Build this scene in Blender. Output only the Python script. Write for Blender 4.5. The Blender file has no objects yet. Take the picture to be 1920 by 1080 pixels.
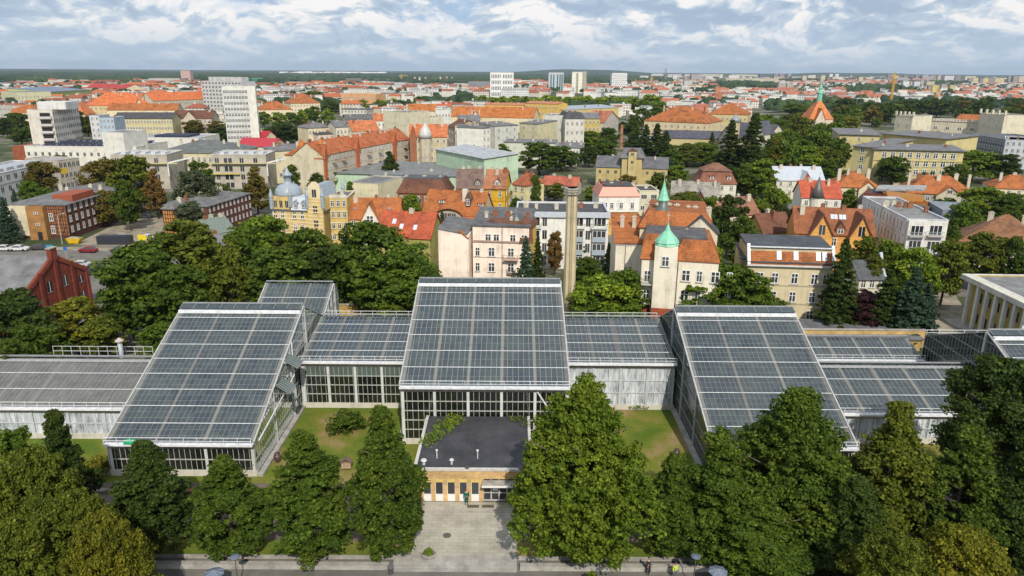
import bpy, math, random
import numpy as np
from mathutils import Matrix, Vector, Euler
R = math.radians
random.seed(7)
S = bpy.context.scene
COL = S.collection

# ------------------------------------------------------------------ camera
W_, H_, F_ = 1920.0, 1080.0, 1350.0
CH = 44.0
PITCH, ROLL = 16.75, 0.36
cam = bpy.data.objects.new('camera', bpy.data.cameras.new('camera'))
COL.objects.link(cam); S.camera = cam
cam.data.sensor_width = 36.0
cam.data.lens = F_ / W_ * 36.0
cam.data.clip_start = 0.5; cam.data.clip_end = 60000
CM = Matrix.Rotation(R(90 - PITCH), 3, 'X') @ Matrix.Rotation(R(ROLL), 3, 'Z')
cam.matrix_world = Matrix.Translation((0, 0, CH)) @ CM.to_4x4()
def ray(px, py):
    return CM @ Vector(((px - W_ / 2) / F_, (H_ / 2 - py) / F_, -1.0))
def G(px, py, z=0.0):                     # point seen at a pixel, at height z
    d = ray(px, py); t = (z - CH) / d.z
    return Vector((d.x * t, d.y * t, z))
def D(px, py, Y):                         # point seen at a pixel, at depth Y
    d = ray(px, py); t = Y / d.y
    return Vector((d.x * t, Y, CH + d.z * t))
CMI = CM.transposed()
def PX(p):                                # world point -> pixel
    c = CMI @ (Vector(p) - Vector((0, 0, CH)))
    return (W_ / 2 + F_ * c.x / -c.z, H_ / 2 - F_ * c.y / -c.z)

# ------------------------------------------------------------------ light
SUN_EL, SUN_AZ = 42.0, 12.0               # azimuth: degrees to the right of straight behind the camera
sun = bpy.data.objects.new('sun', bpy.data.lights.new('sun', 'SUN'))
COL.objects.link(sun)
sun.data.energy = 4.3; sun.data.angle = R(0.5); sun.data.color = (1.0, 0.93, 0.82)
sd = Vector((math.sin(R(SUN_AZ)) * math.cos(R(SUN_EL)), -math.cos(R(SUN_AZ)) * math.cos(R(SUN_EL)), math.sin(R(SUN_EL))))
sun.rotation_euler = sd.to_track_quat('Z', 'Y').to_euler()
S.view_settings.view_transform = 'Standard'; S.view_settings.look = 'None'
S.view_settings.gamma = 1.0; S.view_settings.exposure = 0.0
S.view_settings.use_curve_mapping = False

class NT:                                  # small node helper
    def __init__(s, tree): s.t = tree; s.n = tree.nodes; s.l = tree.links
    def __call__(s, typ, ins=None, **kw):
        n = s.n.new(typ)
        for k, v in kw.items(): setattr(n, k, v)
        if ins:
            for k, v in ins.items():
                if isinstance(v, bpy.types.NodeSocket): s.l.new(v, n.inputs[k])
                else: n.inputs[k].default_value = v
        return n
    def math(s, op, a, b=0.0, c=0.0, clamp=False):
        n = s('ShaderNodeMath', {0: a, 1: b, 2: c}, operation=op); n.use_clamp = clamp
        return n.outputs[0]
    def mix(s, f, a, b, blend='MIX'):
        n = s('ShaderNodeMix', data_type='RGBA', blend_type=blend)
        for k, v in ((0, f), (6, a), (7, b)):
            if isinstance(v, bpy.types.NodeSocket): s.l.new(v, n.inputs[k])
            elif k and len(v) == 3: n.inputs[k].default_value = (*v, 1)
            else: n.inputs[k].default_value = v
        return n.outputs[2]
    def ramp(s, f, *st):
        n = s('ShaderNodeValToRGB', {0: f}); e = n.color_ramp.elements
        while len(e) < len(st): e.new(0.5)
        for i, (p, c) in enumerate(st):
            e[i].position = p; e[i].color = (c, c, c, 1) if isinstance(c, (int, float)) else (*c, 1)
        return n.outputs[0]
    def noise(s, vec, scale, detail=4, rough=0.55, dim='3D'):
        n = s('ShaderNodeTexNoise', {'Scale': scale, 'Detail': detail, 'Roughness': rough})
        if vec is not None: s.l.new(vec, n.inputs['Vector'])
        return n.outputs[0]

world = bpy.data.worlds.new('World'); S.world = world; world.use_nodes = True
nt = NT(world.node_tree); nt.n.clear()
sky = nt('ShaderNodeTexSky', sky_type='NISHITA'); sky.sun_disc = False
sky.sun_elevation = R(SUN_EL); sky.sun_rotation = R(180 - SUN_AZ); sky.air_density = 1.2; sky.dust_density = 1.5
tc = nt('ShaderNodeTexCoord').outputs['Generated']
sep = nt('ShaderNodeSeparateXYZ', {0: tc})
zz = nt.math('MAXIMUM', sep.outputs[2], 0.0)
zs = nt.math('MULTIPLY', zz, 2.3)
vec = nt('ShaderNodeCombineXYZ', {0: sep.outputs[0], 1: sep.outputs[1], 2: zs}).outputs[0]
wv = nt('ShaderNodeTexNoise', {'Scale': 5.0, 'Detail': 4.0, 'Roughness': 0.55}); nt.l.new(vec, wv.inputs['Vector'])
vec = nt('ShaderNodeVectorMath', {0: nt('ShaderNodeVectorMath', {0: wv.outputs['Color'], 1: (0.16, 0.16, 0.16)}, operation='MULTIPLY').outputs[0], 1: vec}, operation='ADD').outputs[0]
vec2 = nt('ShaderNodeVectorMath', {0: vec, 1: (0.006, 0, 0.020)}, operation='ADD').outputs[0]
n1 = nt.noise(vec, 8.0, 10, 0.55); n2 = nt.noise(vec2, 8.0, 10, 0.55)
big = nt.noise(vec, 3.2, 3, 0.5)
cov = nt.math('ADD', nt.math('MULTIPLY', n1, 0.5), nt.math('MULTIPLY', big, 0.5))
mask = nt.ramp(cov, (0.37, 0.0), (0.49, 1.0))
lit = nt.math('ADD', nt.math('MULTIPLY', nt.math('SUBTRACT', n1, n2), 7.0), 0.46)
lit = nt.math('ADD', lit, nt.math('MULTIPLY', nt.math('SUBTRACT', 0.55, cov), 1.6), clamp=True)
ccol = nt.ramp(lit, (0.05, (0.40, 0.50, 0.66)), (0.40, (0.54, 0.64, 0.78)), (0.58, (0.76, 0.81, 0.87)), (0.80, (1.08, 1.03, 1.0)))
low = nt.ramp(zz, (0.0, 0.0), (0.045, 1.0))
bluec = nt.mix(low, (0.52, 0.66, 0.82), (0.38, 0.57, 0.84))
hz = nt.ramp(zz, (0.0, 0.85), (0.022, 0.62), (0.065, 0.0))
skyb = nt('ShaderNodeBackground', {0: sky.outputs[0], 1: 0.1})
tot = nt.mix(nt.math('MULTIPLY', mask, 0.92), bluec, ccol)
tot = nt.mix(hz, tot, (0.53, 0.67, 0.83))
clb = nt('ShaderNodeBackground', {0: tot, 1: 1.0})
out = nt('ShaderNodeOutputWorld')
mx = nt('ShaderNodeMixShader', {0: 0.9, 1: skyb.outputs[0], 2: clb.outputs[0]})
nt.l.new(mx.outputs[0], out.inputs[0])

# ------------------------------------------------------------------ materials
MATS = {}
def material(name, fn):
    m = bpy.data.materials.new(name); m.use_nodes = True
    n = NT(m.node_tree); n.n.clear()
    o = n('ShaderNodeOutputMaterial')
    s = fn(n); n.l.new(s, o.inputs[0]); MATS[name] = m; return m
def bsdf(n, col, rough=0.8, bump=None, bs=0.3, spec=0.3, **kw):
    p = n('ShaderNodeBsdfPrincipled', {'Roughness': rough, 'Specular IOR Level': spec, **kw})
    if isinstance(col, bpy.types.NodeSocket): n.l.new(col, p.inputs[0])
    else: p.inputs[0].default_value = (*col, 1)
    if bump is not None:
        b = n('ShaderNodeBump', {'Strength': bs, 'Height': bump}); n.l.new(b.outputs[0], p.inputs['Normal'])
    return p.outputs[0]
def ocol(n): return n('ShaderNodeObjectInfo').outputs['Color']
def oc(n): return n('ShaderNodeTexCoord').outputs['Object']
def wp(n): return n('ShaderNodeNewGeometry').outputs['Position']

def m_wall(n):                             # painted render, with grime and runs of its own
    c = oc(n); a = n.noise(c, 0.35, 5, 0.6)
    st = n('ShaderNodeMapping', {'Vector': c, 'Scale': (1.5, 1.5, 0.12)}).outputs[0]
    b = n.noise(st, 1.2, 4, 0.6)
    k = n.ramp(n.math('ADD', n.math('MULTIPLY', a, 0.6), n.math('MULTIPLY', b, 0.4)), (0.36, 0.70), (0.52, 1.0), (0.7, 1.06))
    return bsdf(n, n.mix(1.0, ocol(n), k, 'MULTIPLY'), 0.9, n.noise(c, 6, 3), 0.1, 0.15)
material('painted_wall', m_wall)
def m_plain(n): return bsdf(n, n.mix(1.0, ocol(n), n.ramp(n.noise(oc(n), 1.7, 5, 0.65), (0.3, 0.78), (0.7, 1.08)), 'MULTIPLY'), 0.8)
material('plain', m_plain)
def m_brick(n):
    c = oc(n); s = n('ShaderNodeSeparateXYZ', {0: c})
    v = n('ShaderNodeCombineXYZ', {0: n.math('ADD', s.outputs[0], s.outputs[1]), 1: s.outputs[2]}).outputs[0]
    br = n('ShaderNodeTexBrick', {'Vector': v, 'Scale': 1.0, 'Brick Width': 0.5, 'Row Height': 0.16, 'Mortar Size': 0.018,
        'Color1': (0.8, 0.8, 0.8, 1), 'Color2': (1.15, 1.1, 1.05, 1), 'Mortar': (1.2, 1.25, 1.25, 1)})
    k = n.ramp(n.noise(c, 0.5, 5, 0.65), (0.3, 0.65), (0.65, 1.1))
    return bsdf(n, n.mix(1.0, n.mix(1.0, ocol(n), br.outputs[0], 'MULTIPLY'), k, 'MULTIPLY'), 0.9)
material('brick', m_brick)
def m_tile(n):                             # clay tiles: courses and mixed, weathered tones
    c = oc(n); s = n('ShaderNodeSeparateXYZ', {0: c})
    w = n.math('FRACT', n.math('MULTIPLY', s.outputs[2], 2.6))
    row = n.ramp(w, (0.0, 0.62), (0.22, 1.0), (1.0, 1.0))
    v = n('ShaderNodeTexVoronoi', {'Vector': c, 'Scale': 3.0}).outputs['Color']
    vv = n.ramp(v, (0.2, 0.82), (0.8, 1.12))
    k = n.ramp(n.noise(c, 0.3, 6, 0.7), (0.34, 0.55), (0.5, 0.95), (0.68, 1.1))
    q = n.mix(1.0, n.mix(1.0, n.mix(1.0, ocol(n), row, 'MULTIPLY'), vv, 'MULTIPLY'), k, 'MULTIPLY')
    pt = n.ramp(n.noise(c, 0.22, 6, 0.72), (0.50, 0.0), (0.64, 0.75))
    q = n.mix(pt, q, n.mix(1.0, q, (0.50, 0.62, 0.85), 'MULTIPLY'))
    return bsdf(n, q, 0.85, w, 0.3)
material('roof_tile', m_tile)
def m_felt(n):
    c = oc(n); k = n.ramp(n.noise(c, 0.45, 6, 0.7), (0.32, 0.6), (0.5, 1.0), (0.7, 1.45))
    s = n('ShaderNodeSeparateXYZ', {0: c}); w = n.math('FRACT', n.math('MULTIPLY', s.outputs[0], 0.9))
    k2 = n.ramp(w, (0.0, 1.35), (0.05, 1.0))
    return bsdf(n, n.mix(1.0, n.mix(1.0, ocol(n), k, 'MULTIPLY'), k2, 'MULTIPLY'), 0.75, spec=0.4)
material('roof_felt', m_felt)
def m_metal(n):
    return bsdf(n, n.mix(1.0, ocol(n), n.ramp(n.noise(oc(n), 2, 5, 0.6), (0.3, 0.75), (0.7, 1.1)), 'MULTIPLY'), 0.45, spec=0.6)
material('painted_metal', m_metal)
def m_facade(n):                           # distant facades: rows of windows as their own pattern
    c = oc(n); s = n('ShaderNodeSeparateXYZ', {0: c})
    u = n.math('FRACT', n.math('MULTIPLY', n.math('ADD', s.outputs[0], n.math('MULTIPLY', s.outputs[1], 1.01)), 1 / 3.1))
    v = n.math('FRACT', n.math('MULTIPLY', s.outputs[2], 1 / 3.1))
    def band(x, a, b): return n.math('MULTIPLY', n.math('GREATER_THAN', x, a), n.math('LESS_THAN', x, b))
    nz = n('ShaderNodeSeparateXYZ', {0: n('ShaderNodeTexCoord').outputs['Normal']}).outputs[2]
    m = n.math('MULTIPLY', n.math('MULTIPLY', band(u, 0.3, 0.72), band(v, 0.3, 0.8)), n.math('LESS_THAN', n.math('ABSOLUTE', nz), 0.5))
    k = n.ramp(n.noise(c, 0.12, 4, 0.6), (0.35, 0.8), (0.65, 1.05))
    return bsdf(n, n.mix(n.math('MULTIPLY', m, 0.85), n.mix(1.0, ocol(n), k, 'MULTIPLY'), (0.06, 0.07, 0.085)), 0.8)
material('windowed_facade', m_facade)
def m_pane(n):
    k = n('ShaderNodeObjectInfo').outputs['Random']
    return bsdf(n, n.mix(k, (0.015, 0.018, 0.022), (0.07, 0.075, 0.08)), 0.2, spec=0.45)
material('window_pane', m_pane)
material('white_paint', lambda n: bsdf(n, (0.72, 0.72, 0.70), 0.5))
material('grey_concrete', lambda n: bsdf(n, n.ramp(n.noise(oc(n), 0.8, 6, 0.7), (0.3, (0.20, 0.19, 0.17)), (0.7, (0.42, 0.40, 0.36))), 0.9))
material('dark', lambda n: bsdf(n, (0.02, 0.02, 0.022), 0.6))

def glassy(tint, dust, d0, d1, sc, rough=0.06, pane=False):
    def f(n):
        c = wp(n)
        tr = n('ShaderNodeBsdfTransparent', {0: (*tint, 1)}).outputs[0]
        gl = n('ShaderNodeBsdfGlossy', {'Color': (0.9, 0.93, 1, 1), 'Roughness': rough}).outputs[0]
        fr = n('ShaderNodeFresnel', {'IOR': 1.55}).outputs[0]
        a = n('ShaderNodeMixShader', {0: n.math('ADD', fr, 0.10 if pane else 0.04), 1: tr, 2: gl}).outputs[0]
        nn = n.math('ADD', n.math('MULTIPLY', n.noise(c, sc, 6, 0.7), 0.6), n.math('MULTIPLY', n.noise(c, sc * 0.22, 3, 0.5), 0.4))
        fl = n('ShaderNodeVectorMath', {0: n('ShaderNodeVectorMath', {0: c, 1: (1.61, 1.15, 0.0)}, operation='MULTIPLY').outputs[0]}, operation='FLOOR').outputs[0]
        wn = n('ShaderNodeTexWhiteNoise', {'Vector': fl}).outputs['Value']
        nn = n.math('ADD', nn, n.math('MULTIPLY', n.math('SUBTRACT', wn, 0.5), 0.2 if pane else 0.0))
        col = n.mix(n.noise(c, 0.5, 3), dust, tuple(x * 0.6 for x in dust))
        df = n('ShaderNodeBsdfDiffuse', {0: col}).outputs[0]
        return n('ShaderNodeMixShader', {0: n.ramp(nn, (0.35, d0), (0.65, d1)), 1: a, 2: df}).outputs[0]
    return f
material('roof_glass', glassy((0.36, 0.47, 0.42), (0.115, 0.145, 0.145), 0.05, 0.75, 0.45, 0.12, True))
material('dusty_roof_glass', glassy((0.30, 0.36, 0.36), (0.22, 0.215, 0.195), 0.4, 0.9, 0.6, 0.15, True))
material('wall_glass', glassy((0.42, 0.50, 0.44), (0.06, 0.075, 0.06), 0.05, 0.3, 0.5))
material('green_glass', glassy((0.5, 0.6, 0.52), (0.16, 0.21, 0.19), 0.5, 0.85, 0.6))
def m_white(n):                            # whitewashed panes, worn off in vertical runs
    c = wp(n); st = n('ShaderNodeMapping', {'Vector': c, 'Scale': (2.2, 2.2, 0.35)}).outputs[0]
    a = n.math('ADD', n.math('MULTIPLY', n.noise(st, 1.3, 6, 0.75), 0.7), n.math('MULTIPLY', n.noise(c, 0.4, 3), 0.3))
    return bsdf(n, n.ramp(a, (0.38, (0.10, 0.12, 0.13)), (0.47, (0.36, 0.39, 0.42)), (0.6, (0.62, 0.65, 0.69))), 0.55)
material('whitewashed_glass', m_white)

def foliage(tone):
    def f(n):
        g = n('ShaderNodeNewGeometry'); rnd = g.outputs['Random Per Island']
        k = n.ramp(rnd, (0.0, (0.55, 0.6, 0.5)), (0.5, (0.95, 1.0, 0.9)), (0.9, (1.25, 1.25, 1.0)), (1.0, (1.9, 1.75, 1.5)))
        big = n.ramp(n.noise(n('ShaderNodeTexCoord').outputs['Object'], 0.28, 2), (0.35, (0.75, 0.82, 0.8)), (0.65, (1.2, 1.1, 0.95)))
        c = n.mix(1.0, n.mix(1.0, ocol(n), k, 'MULTIPLY'), big, 'MULTIPLY')
        d = bsdf(n, c, 0.6, spec=0.12)
        t = n('ShaderNodeBsdfTranslucent', {0: n.mix(1.0, c, (1.2, 1.3, 0.6), 'MULTIPLY')}).outputs[0]
        return n('ShaderNodeMixShader', {0: 0.22, 1: d, 2: t}).outputs[0]
    return f
material('leaves', foliage(0))
material('bark', lambda n: bsdf(n, n.ramp(n.noise(oc(n), 3, 6, 0.7), (0.3, (0.05, 0.038, 0.028)), (0.7, (0.15, 0.12, 0.09))), 0.95))

# ------------------------------------------------------------------ mesh builder
class MB:
    def __init__(s): s.v = []; s.f = []; s.m = []
    def poly(s, pts, m=0):
        i = len(s.v); s.v.extend([tuple(p) for p in pts]); s.f.append(tuple(range(i, i + len(pts)))); s.m.append(m); return s
    def box(s, x0, y0, z0, x1, y1, z1, m=0):
        return s.hexa([(x0, y0, z0), (x1, y0, z0), (x1, y1, z0), (x0, y1, z0), (x0, y0, z1), (x1, y0, z1), (x1, y1, z1), (x0, y1, z1)], m)
    def hexa(s, p, m=0):
        i = len(s.v); s.v.extend([tuple(q) for q in p])
        for f in ((3, 2, 1, 0), (4, 5, 6, 7), (0, 1, 5, 4), (1, 2, 6, 5), (2, 3, 7, 6), (3, 0, 4, 7)):
            s.f.append(tuple(i + k for k in f)); s.m.append(m)
        return s
    def slab(s, a, b, c, d, t, m=0):       # a quad given a thickness, downwards along its normal
        a, b, c, d = map(Vector, (a, b, c, d)); n = (b - a).cross(d - a).normalized() * t
        return s.hexa([a - n, b - n, c - n, d - n, a, b, c, d], m)
    def prism(s, pts, z0, z1, m=0):
        n = len(pts); i = len(s.v)
        s.v.extend([(x, y, z0) for x, y in pts] + [(x, y, z1) for x, y in pts])
        s.f.append(tuple(i + k for k in range(n - 1, -1, -1))); s.f.append(tuple(i + n + k for k in range(n))); s.m += [m, m]
        for k in range(n):
            j = (k + 1) % n; s.f.append((i + k, i + j, i + n + j, i + n + k)); s.m.append(m)
        return s
    def bar(s, p, q, w, m=0, h=None):
        p, q = Vector(p), Vector(q); d = (q - p).normalized()
        u = d.cross(Vector((0, 0, 1))); u = Vector((1, 0, 0)) if u.length < 1e-4 else u.normalized()
        v = d.cross(u).normalized(); a = u * w / 2; b = v * (h or w) / 2
        return s.hexa([p - a - b, p + a - b, p + a + b, p - a + b, q - a - b, q + a - b, q + a + b, q - a + b], m)
    def tube(s, pts, rad, n=8, m=0, cap=True):
        i0 = len(s.v); pts = [Vector(p) for p in pts]
        for k, p in enumerate(pts):
            d = (pts[min(k + 1, len(pts) - 1)] - pts[max(k - 1, 0)]).normalized()
            u = d.cross(Vector((0.3, 0.2, 1)) if abs(d.z) < 0.9 else Vector((1, 0, 0))).normalized(); v = d.cross(u)
            for j in range(n):
                a = 2 * math.pi * j / n; s.v.append(tuple(p + (u * math.cos(a) + v * math.sin(a)) * rad[k]))
        for k in range(len(pts) - 1):
            for j in range(n):
                a = i0 + k * n + j; b = i0 + k * n + (j + 1) % n
                s.f.append((a, b, b + n, a + n)); s.m.append(m)
        if cap:
            s.f.append(tuple(i0 + j for j in range(n - 1, -1, -1))); s.m.append(m)
            e = i0 + (len(pts) - 1) * n; s.f.append(tuple(e + j for j in range(n))); s.m.append(m)
        return s
    def lathe(s, prof, cx=0, cy=0, n=12, m=0):
        return s.tube([(cx, cy, z + k * 1e-5) for k, (r, z) in enumerate(prof)], [max(r, 0.004) for r, z in prof], n, m)
    def mesh(s, name, mats, smooth=False):
        me = bpy.data.meshes.new(name); me.from_pydata(s.v, [], s.f)
        for x in mats: me.materials.append(MATS[x])
        if len(mats) > 1: me.polygons.foreach_set('material_index', s.m)
        if smooth: me.polygons.foreach_set('use_smooth', [True] * len(s.f))
        me.update(); return me
    def obj(s, name, mats, parent=None, color=(0.8, 0.8, 0.8), smooth=False):
        if isinstance(mats, str): mats = [mats]
        return link(name, s.mesh(name, mats, smooth), parent, color)
def link(name, me, parent=None, color=(0.8, 0.8, 0.8)):
    o = bpy.data.objects.new(name, me); COL.objects.link(o); o.parent = parent; o.color = (*color[:3], 1); return o
def tag(o, label, cat, group=None):
    o['label'] = label; o['category'] = cat
    if group: o['group'] = group
    return o
def thing(name, label, cat, loc=(0, 0, 0), rz=0.0, group=None):
    o = bpy.data.objects.new(name, None); COL.objects.link(o); o.empty_display_size = 0.5
    o.location = loc; o.rotation_euler = (0, 0, rz)
    return tag(o, label, cat, group)
def kind(o, k): o['kind'] = k; return o
def sheet(name, pts, z, mat, color=(0.5, 0.5, 0.5)):
    return kind(MB().poly([(x, y, z) for x, y in pts]).obj(name, mat, None, color), 'structure')
def gp(*pix): return [tuple(G(*p)[:2]) for p in pix]

# ------------------------------------------------------------------ ground, streets, paving
def m_ground(n):
    c = wp(n); a = n.noise(c, 0.03, 6, 0.65); b = n.noise(c, 0.6, 5, 0.6)
    col = n.ramp(a, (0.38, (0.035, 0.055, 0.018)), (0.50, (0.07, 0.085, 0.035)), (0.56, (0.20, 0.18, 0.145)), (0.64, (0.13, 0.125, 0.12)))
    s = n('ShaderNodeSeparateXYZ', {0: c})
    far = n.ramp(n.math('MULTIPLY', s.outputs[1], 1 / 2600.0), (0.3, 0.0), (0.75, 1.0))
    fcol = n.ramp(n.noise(c, 0.0035, 7, 0.7), (0.40, (0.016, 0.036, 0.014)), (0.52, (0.03, 0.055, 0.02)), (0.62, (0.12, 0.12, 0.09)))
    return bsdf(n, n.mix(1.0, n.mix(far, col, fcol), n.ramp(b, (0.3, 0.7), (0.7, 1.2)), 'MULTIPLY'), 0.95)
material('ground', m_ground)
def m_lawn(n):
    c = wp(n); a = n.noise(c, 0.16, 5, 0.65); b = n.noise(c, 5, 4, 0.7)
    col = n.ramp(a, (0.38, (0.075, 0.125, 0.008)), (0.48, (0.12, 0.15, 0.014)), (0.55, (0.17, 0.16, 0.028)), (0.64, (0.25, 0.185, 0.08)))
    return bsdf(n, n.mix(1.0, col, n.ramp(b, (0.3, 0.62), (0.7, 1.25)), 'MULTIPLY'), 0.95, b, 0.4)
material('lawn', m_lawn)
def m_slabs(n):
    c = wp(n)
    br = n('ShaderNodeTexBrick', {'Vector': c, 'Scale': 1.0, 'Brick Width': 1.0, 'Row Height': 0.5, 'Mortar Size': 0.012,
        'Color1': (0.36, 0.335, 0.275, 1), 'Color2': (0.41, 0.385, 0.32, 1), 'Mortar': (0.21, 0.195, 0.16, 1)})
    k = n.ramp(n.noise(c, 0.4, 6, 0.7), (0.3, 0.72), (0.55, 1.0), (0.75, 1.12))
    return bsdf(n, n.mix(1.0, br.outputs[0], k, 'MULTIPLY'), 0.85)
material('slab_paving', m_slabs)
material('asphalt', lambda n: bsdf(n, n.ramp(n.noise(wp(n), 0.3, 6, 0.7), (0.3, (0.10, 0.095, 0.085)), (0.7, (0.19, 0.18, 0.16))), 0.9))
material('gravel', lambda n: bsdf(n, n.ramp(n.noise(wp(n), 0.35, 8, 0.75), (0.34, (0.10, 0.085, 0.06)), (0.5, (0.27, 0.235, 0.175)), (0.7, (0.38, 0.34, 0.26))), 0.95))
material('dirt', lambda n: bsdf(n, n.ramp(n.noise(wp(n), 0.5, 8, 0.75), (0.34, (0.07, 0.055, 0.04)), (0.66, (0.17, 0.14, 0.11))), 0.95))

sheet('ground', [(-60000, -300), (60000, -300), (60000, 58000), (-60000, 58000)], 0.0, 'ground')
sheet('lawn', [(-75, 57.86), (70, 57.86), (70, 106), (-75, 106)], 0.004, 'lawn')
sheet('grass_verge', [(-75, 46), (70, 46), (70, 57.4), (-75, 57.4)], 0.004, 'lawn')
sheet('gravel_path', [(-75, 60.2), (70, 60.2), (70, 70.3), (-75, 70.3)], 0.008, 'dirt')
PL0, PL1 = D(766, 946, 66.8).x, D(968, 946, 66.8).x
sheet('plaza', [(PL0, 57.6), (PL1, 57.6), (PL1, 66.9), (PL0, 66.9)], 0.016, 'slab_paving')
MB().box(-75, 57.42, 0, 70, 57.85, 0.13).obj('kerb', 'grey_concrete', None)['kind'] = 'structure'
sheet('promenade', [(-75, 40), (70, 40), (70, 57.4), (-75, 57.4)], 0.012, 'asphalt')
kind(MB().box(PL0, 65.05, 0.0, PL1, 65.2, 0.03).obj('drain_channel', 'grey_concrete'), 'structure')
for k in range(3):
    kind(MB().box(PL0, 55.7 + k * 0.55, 0.0, PL1, 56.25 + k * 0.55, 0.05 + 0.05 * k).obj('step', 'grey_concrete'), 'structure')
# street and car park on the left
sheet('pavement', gp((-60, 459), (420, 470), (430, 480), (-60, 466)), 0.008, 'gravel')
sheet('road', gp((-60, 464), (430, 477), (440, 500), (-60, 478)), 0.012, 'asphalt')
sheet('street_verge', gp((-60, 478), (440, 500), (430, 506), (-60, 487)), 0.016, 'lawn')
sheet('bicycle_path', gp((-60, 484), (430, 504), (420, 520), (-60, 492)), 0.020, 'gravel')
sheet('car_park', gp((100, 492), (300, 505), (260, 640), (150, 620)), 0.024, 'asphalt')
sheet('courtyard', gp((140, 458), (400, 468), (330, 405), (240, 408)), 0.006, 'gravel')
sheet('path', gp((1730, 640), (1850, 640), (1790, 552), (1752, 548)), 0.012, 'gravel')
sheet('side_street', gp((1600, 548), (1900, 560), (1830, 500), (1600, 500)), 0.006, 'asphalt')
sheet('yard', gp((1090, 505), (1210, 520), (1170, 460), (1090, 460)), 0.006, 'asphalt')

# ------------------------------------------------------------------ trees
def crown_mesh(name, seed, shape, rad, h, z0, ncl, nlf, lf, clr, inner=0.5, size=''):
    g = np.random.default_rng(seed)
    t = g.random(ncl) ** (1.25 if shape == 'cone' else 0.95)
    def prof(t):
        if shape == 'round': return np.sqrt(np.clip(1 - (2 * t - 0.9) ** 2 / 1.22, 0.02, 1))
        if shape == 'tall': return np.clip(np.interp(t, [0, 0.12, 0.3, 0.5, 0.7, 0.87, 1], [0.6, 0.88, 1.0, 0.82, 0.52, 0.27, 0.05]), 0.05, 1)
        if shape == 'cone': return np.clip((1 - t) ** 0.85 + 0.03, 0.03, 1)
        return np.clip(np.interp(t, [0, 0.3, 0.7, 0.9, 1], [0.6, 1, 0.9, 0.65, 0.3]), 0.05, 1)
    a = g.random(ncl) * 2 * np.pi
    ph = g.random(6) * 6.28
    lump = 1 + 0.15 * np.sin(3 * a + ph[0] + 4 * t) + 0.13 * np.sin(5 * a + ph[1] - 11 * t) + 0.12 * np.sin(2 * a + 23 * t + ph[2]) + 0.08 * np.sin(9 * a + 31 * t)
    rr = np.sqrt(inner ** 2 + (1 - inner ** 2) * g.random(ncl))
    rr = np.where(g.random(ncl) < 0.06, rr * 1.12, rr)
    if shape == 'cone':
        tier = np.round(t * 15) / 15; t = t * 0.65 + tier * 0.35 + (1 - rr) * 0.04
    r = rad * prof(t) * lump * rr
    cz = z0 + t * (h - z0)
    c = np.stack([r * np.cos(a), r * np.sin(a), cz], 1)
    if shape != 'cone':                    # boughs: uneven masses standing out from the crown, each carrying its own leaf clumps
        nb = {'near': 40, 'huge': 85, 'bushy': 42}.get(size, 26)
        tb = (np.arange(nb) + g.random(nb)) / nb; ab = np.arange(nb) * 2.4 + g.random(nb) * 1.3
        pb = prof(tb); rb = rad * pb * (0.35 + 0.5 * g.random(nb)); sb = rad * (0.16 + 0.20 * g.random(nb)) * (0.45 + 0.55 * pb) * (1.25 if size not in ('near', 'huge', 'bushy') else 1.0)
        bc = np.stack([rb * np.cos(ab), rb * np.sin(ab), z0 + (0.04 + tb * 0.93) * (h - z0)], 1)
        pr_ = sb ** 2 / (sb ** 2).sum(); kb = g.choice(nb, ncl, p=pr_)
        d_ = g.normal(size=(ncl, 3)); d_[:, 2] = np.abs(d_[:, 2]) * 1.1 - 0.35; d_ /= np.linalg.norm(d_, axis=1)[:, None]
        cb = bc[kb] + d_ * (sb[kb] * (0.55 + 0.5 * g.random(ncl)))[:, None] * np.array([1, 1, 1.25 if shape == 'tall' else 0.85])
        use = g.random(ncl) < 0.80; c = np.where(use[:, None], cb, c * np.array([0.8, 0.8, 1.0]))
        c[:, 2] = np.clip(c[:, 2], z0 * 0.6, None)
    cr = clr * (0.65 + 0.7 * g.random(ncl)) * (0.45 + 0.55 * prof(t)) * rad
    n = ncl * nlf
    dirs = g.normal(size=(n, 3)); dirs[:, 2] = dirs[:, 2] * 0.9 + 0.35
    dirs /= np.linalg.norm(dirs, axis=1)[:, None]
    k = np.repeat(np.arange(ncl), nlf)
    rad_l = cr[k] * g.random(n) ** 0.4
    pos = c[k] + dirs * rad_l[:, None] * np.array([1, 1, 0.62 if shape != 'cone' else 0.42])
    nrm = dirs * 0.8 + g.normal(size=(n, 3)) * 0.55; nrm[:, 2] += 0.25; nrm /= np.linalg.norm(nrm, axis=1)[:, None]
    u = np.cross(nrm, g.normal(size=(n, 3))); u /= np.linalg.norm(u, axis=1)[:, None]; w = np.cross(nrm, u)
    s = lf * (0.6 + 0.8 * g.random(n))[:, None] / 2
    asp = (0.55 + 0.35 * g.random(n))[:, None]
    v = np.empty((n, 4, 3)); v[:, 0] = pos - u * s; v[:, 1] = pos - w * s * asp; v[:, 2] = pos + u * s; v[:, 3] = pos + w * s * asp
    me = bpy.data.meshes.new(name); me.vertices.add(n * 4); me.vertices.foreach_set('co', v.reshape(-1))
    me.loops.add(n * 4); me.loops.foreach_set('vertex_index', np.arange(n * 4, dtype=np.int32))
    me.polygons.add(n); me.polygons.foreach_set('loop_start', np.arange(0, n * 4, 4, dtype=np.int32))
    me.polygons.foreach_set('loop_total', np.full(n, 4, dtype=np.int32))
    me.materials.append(MATS['leaves']); me.update(calc_edges=True); me.validate()
    return me
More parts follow.
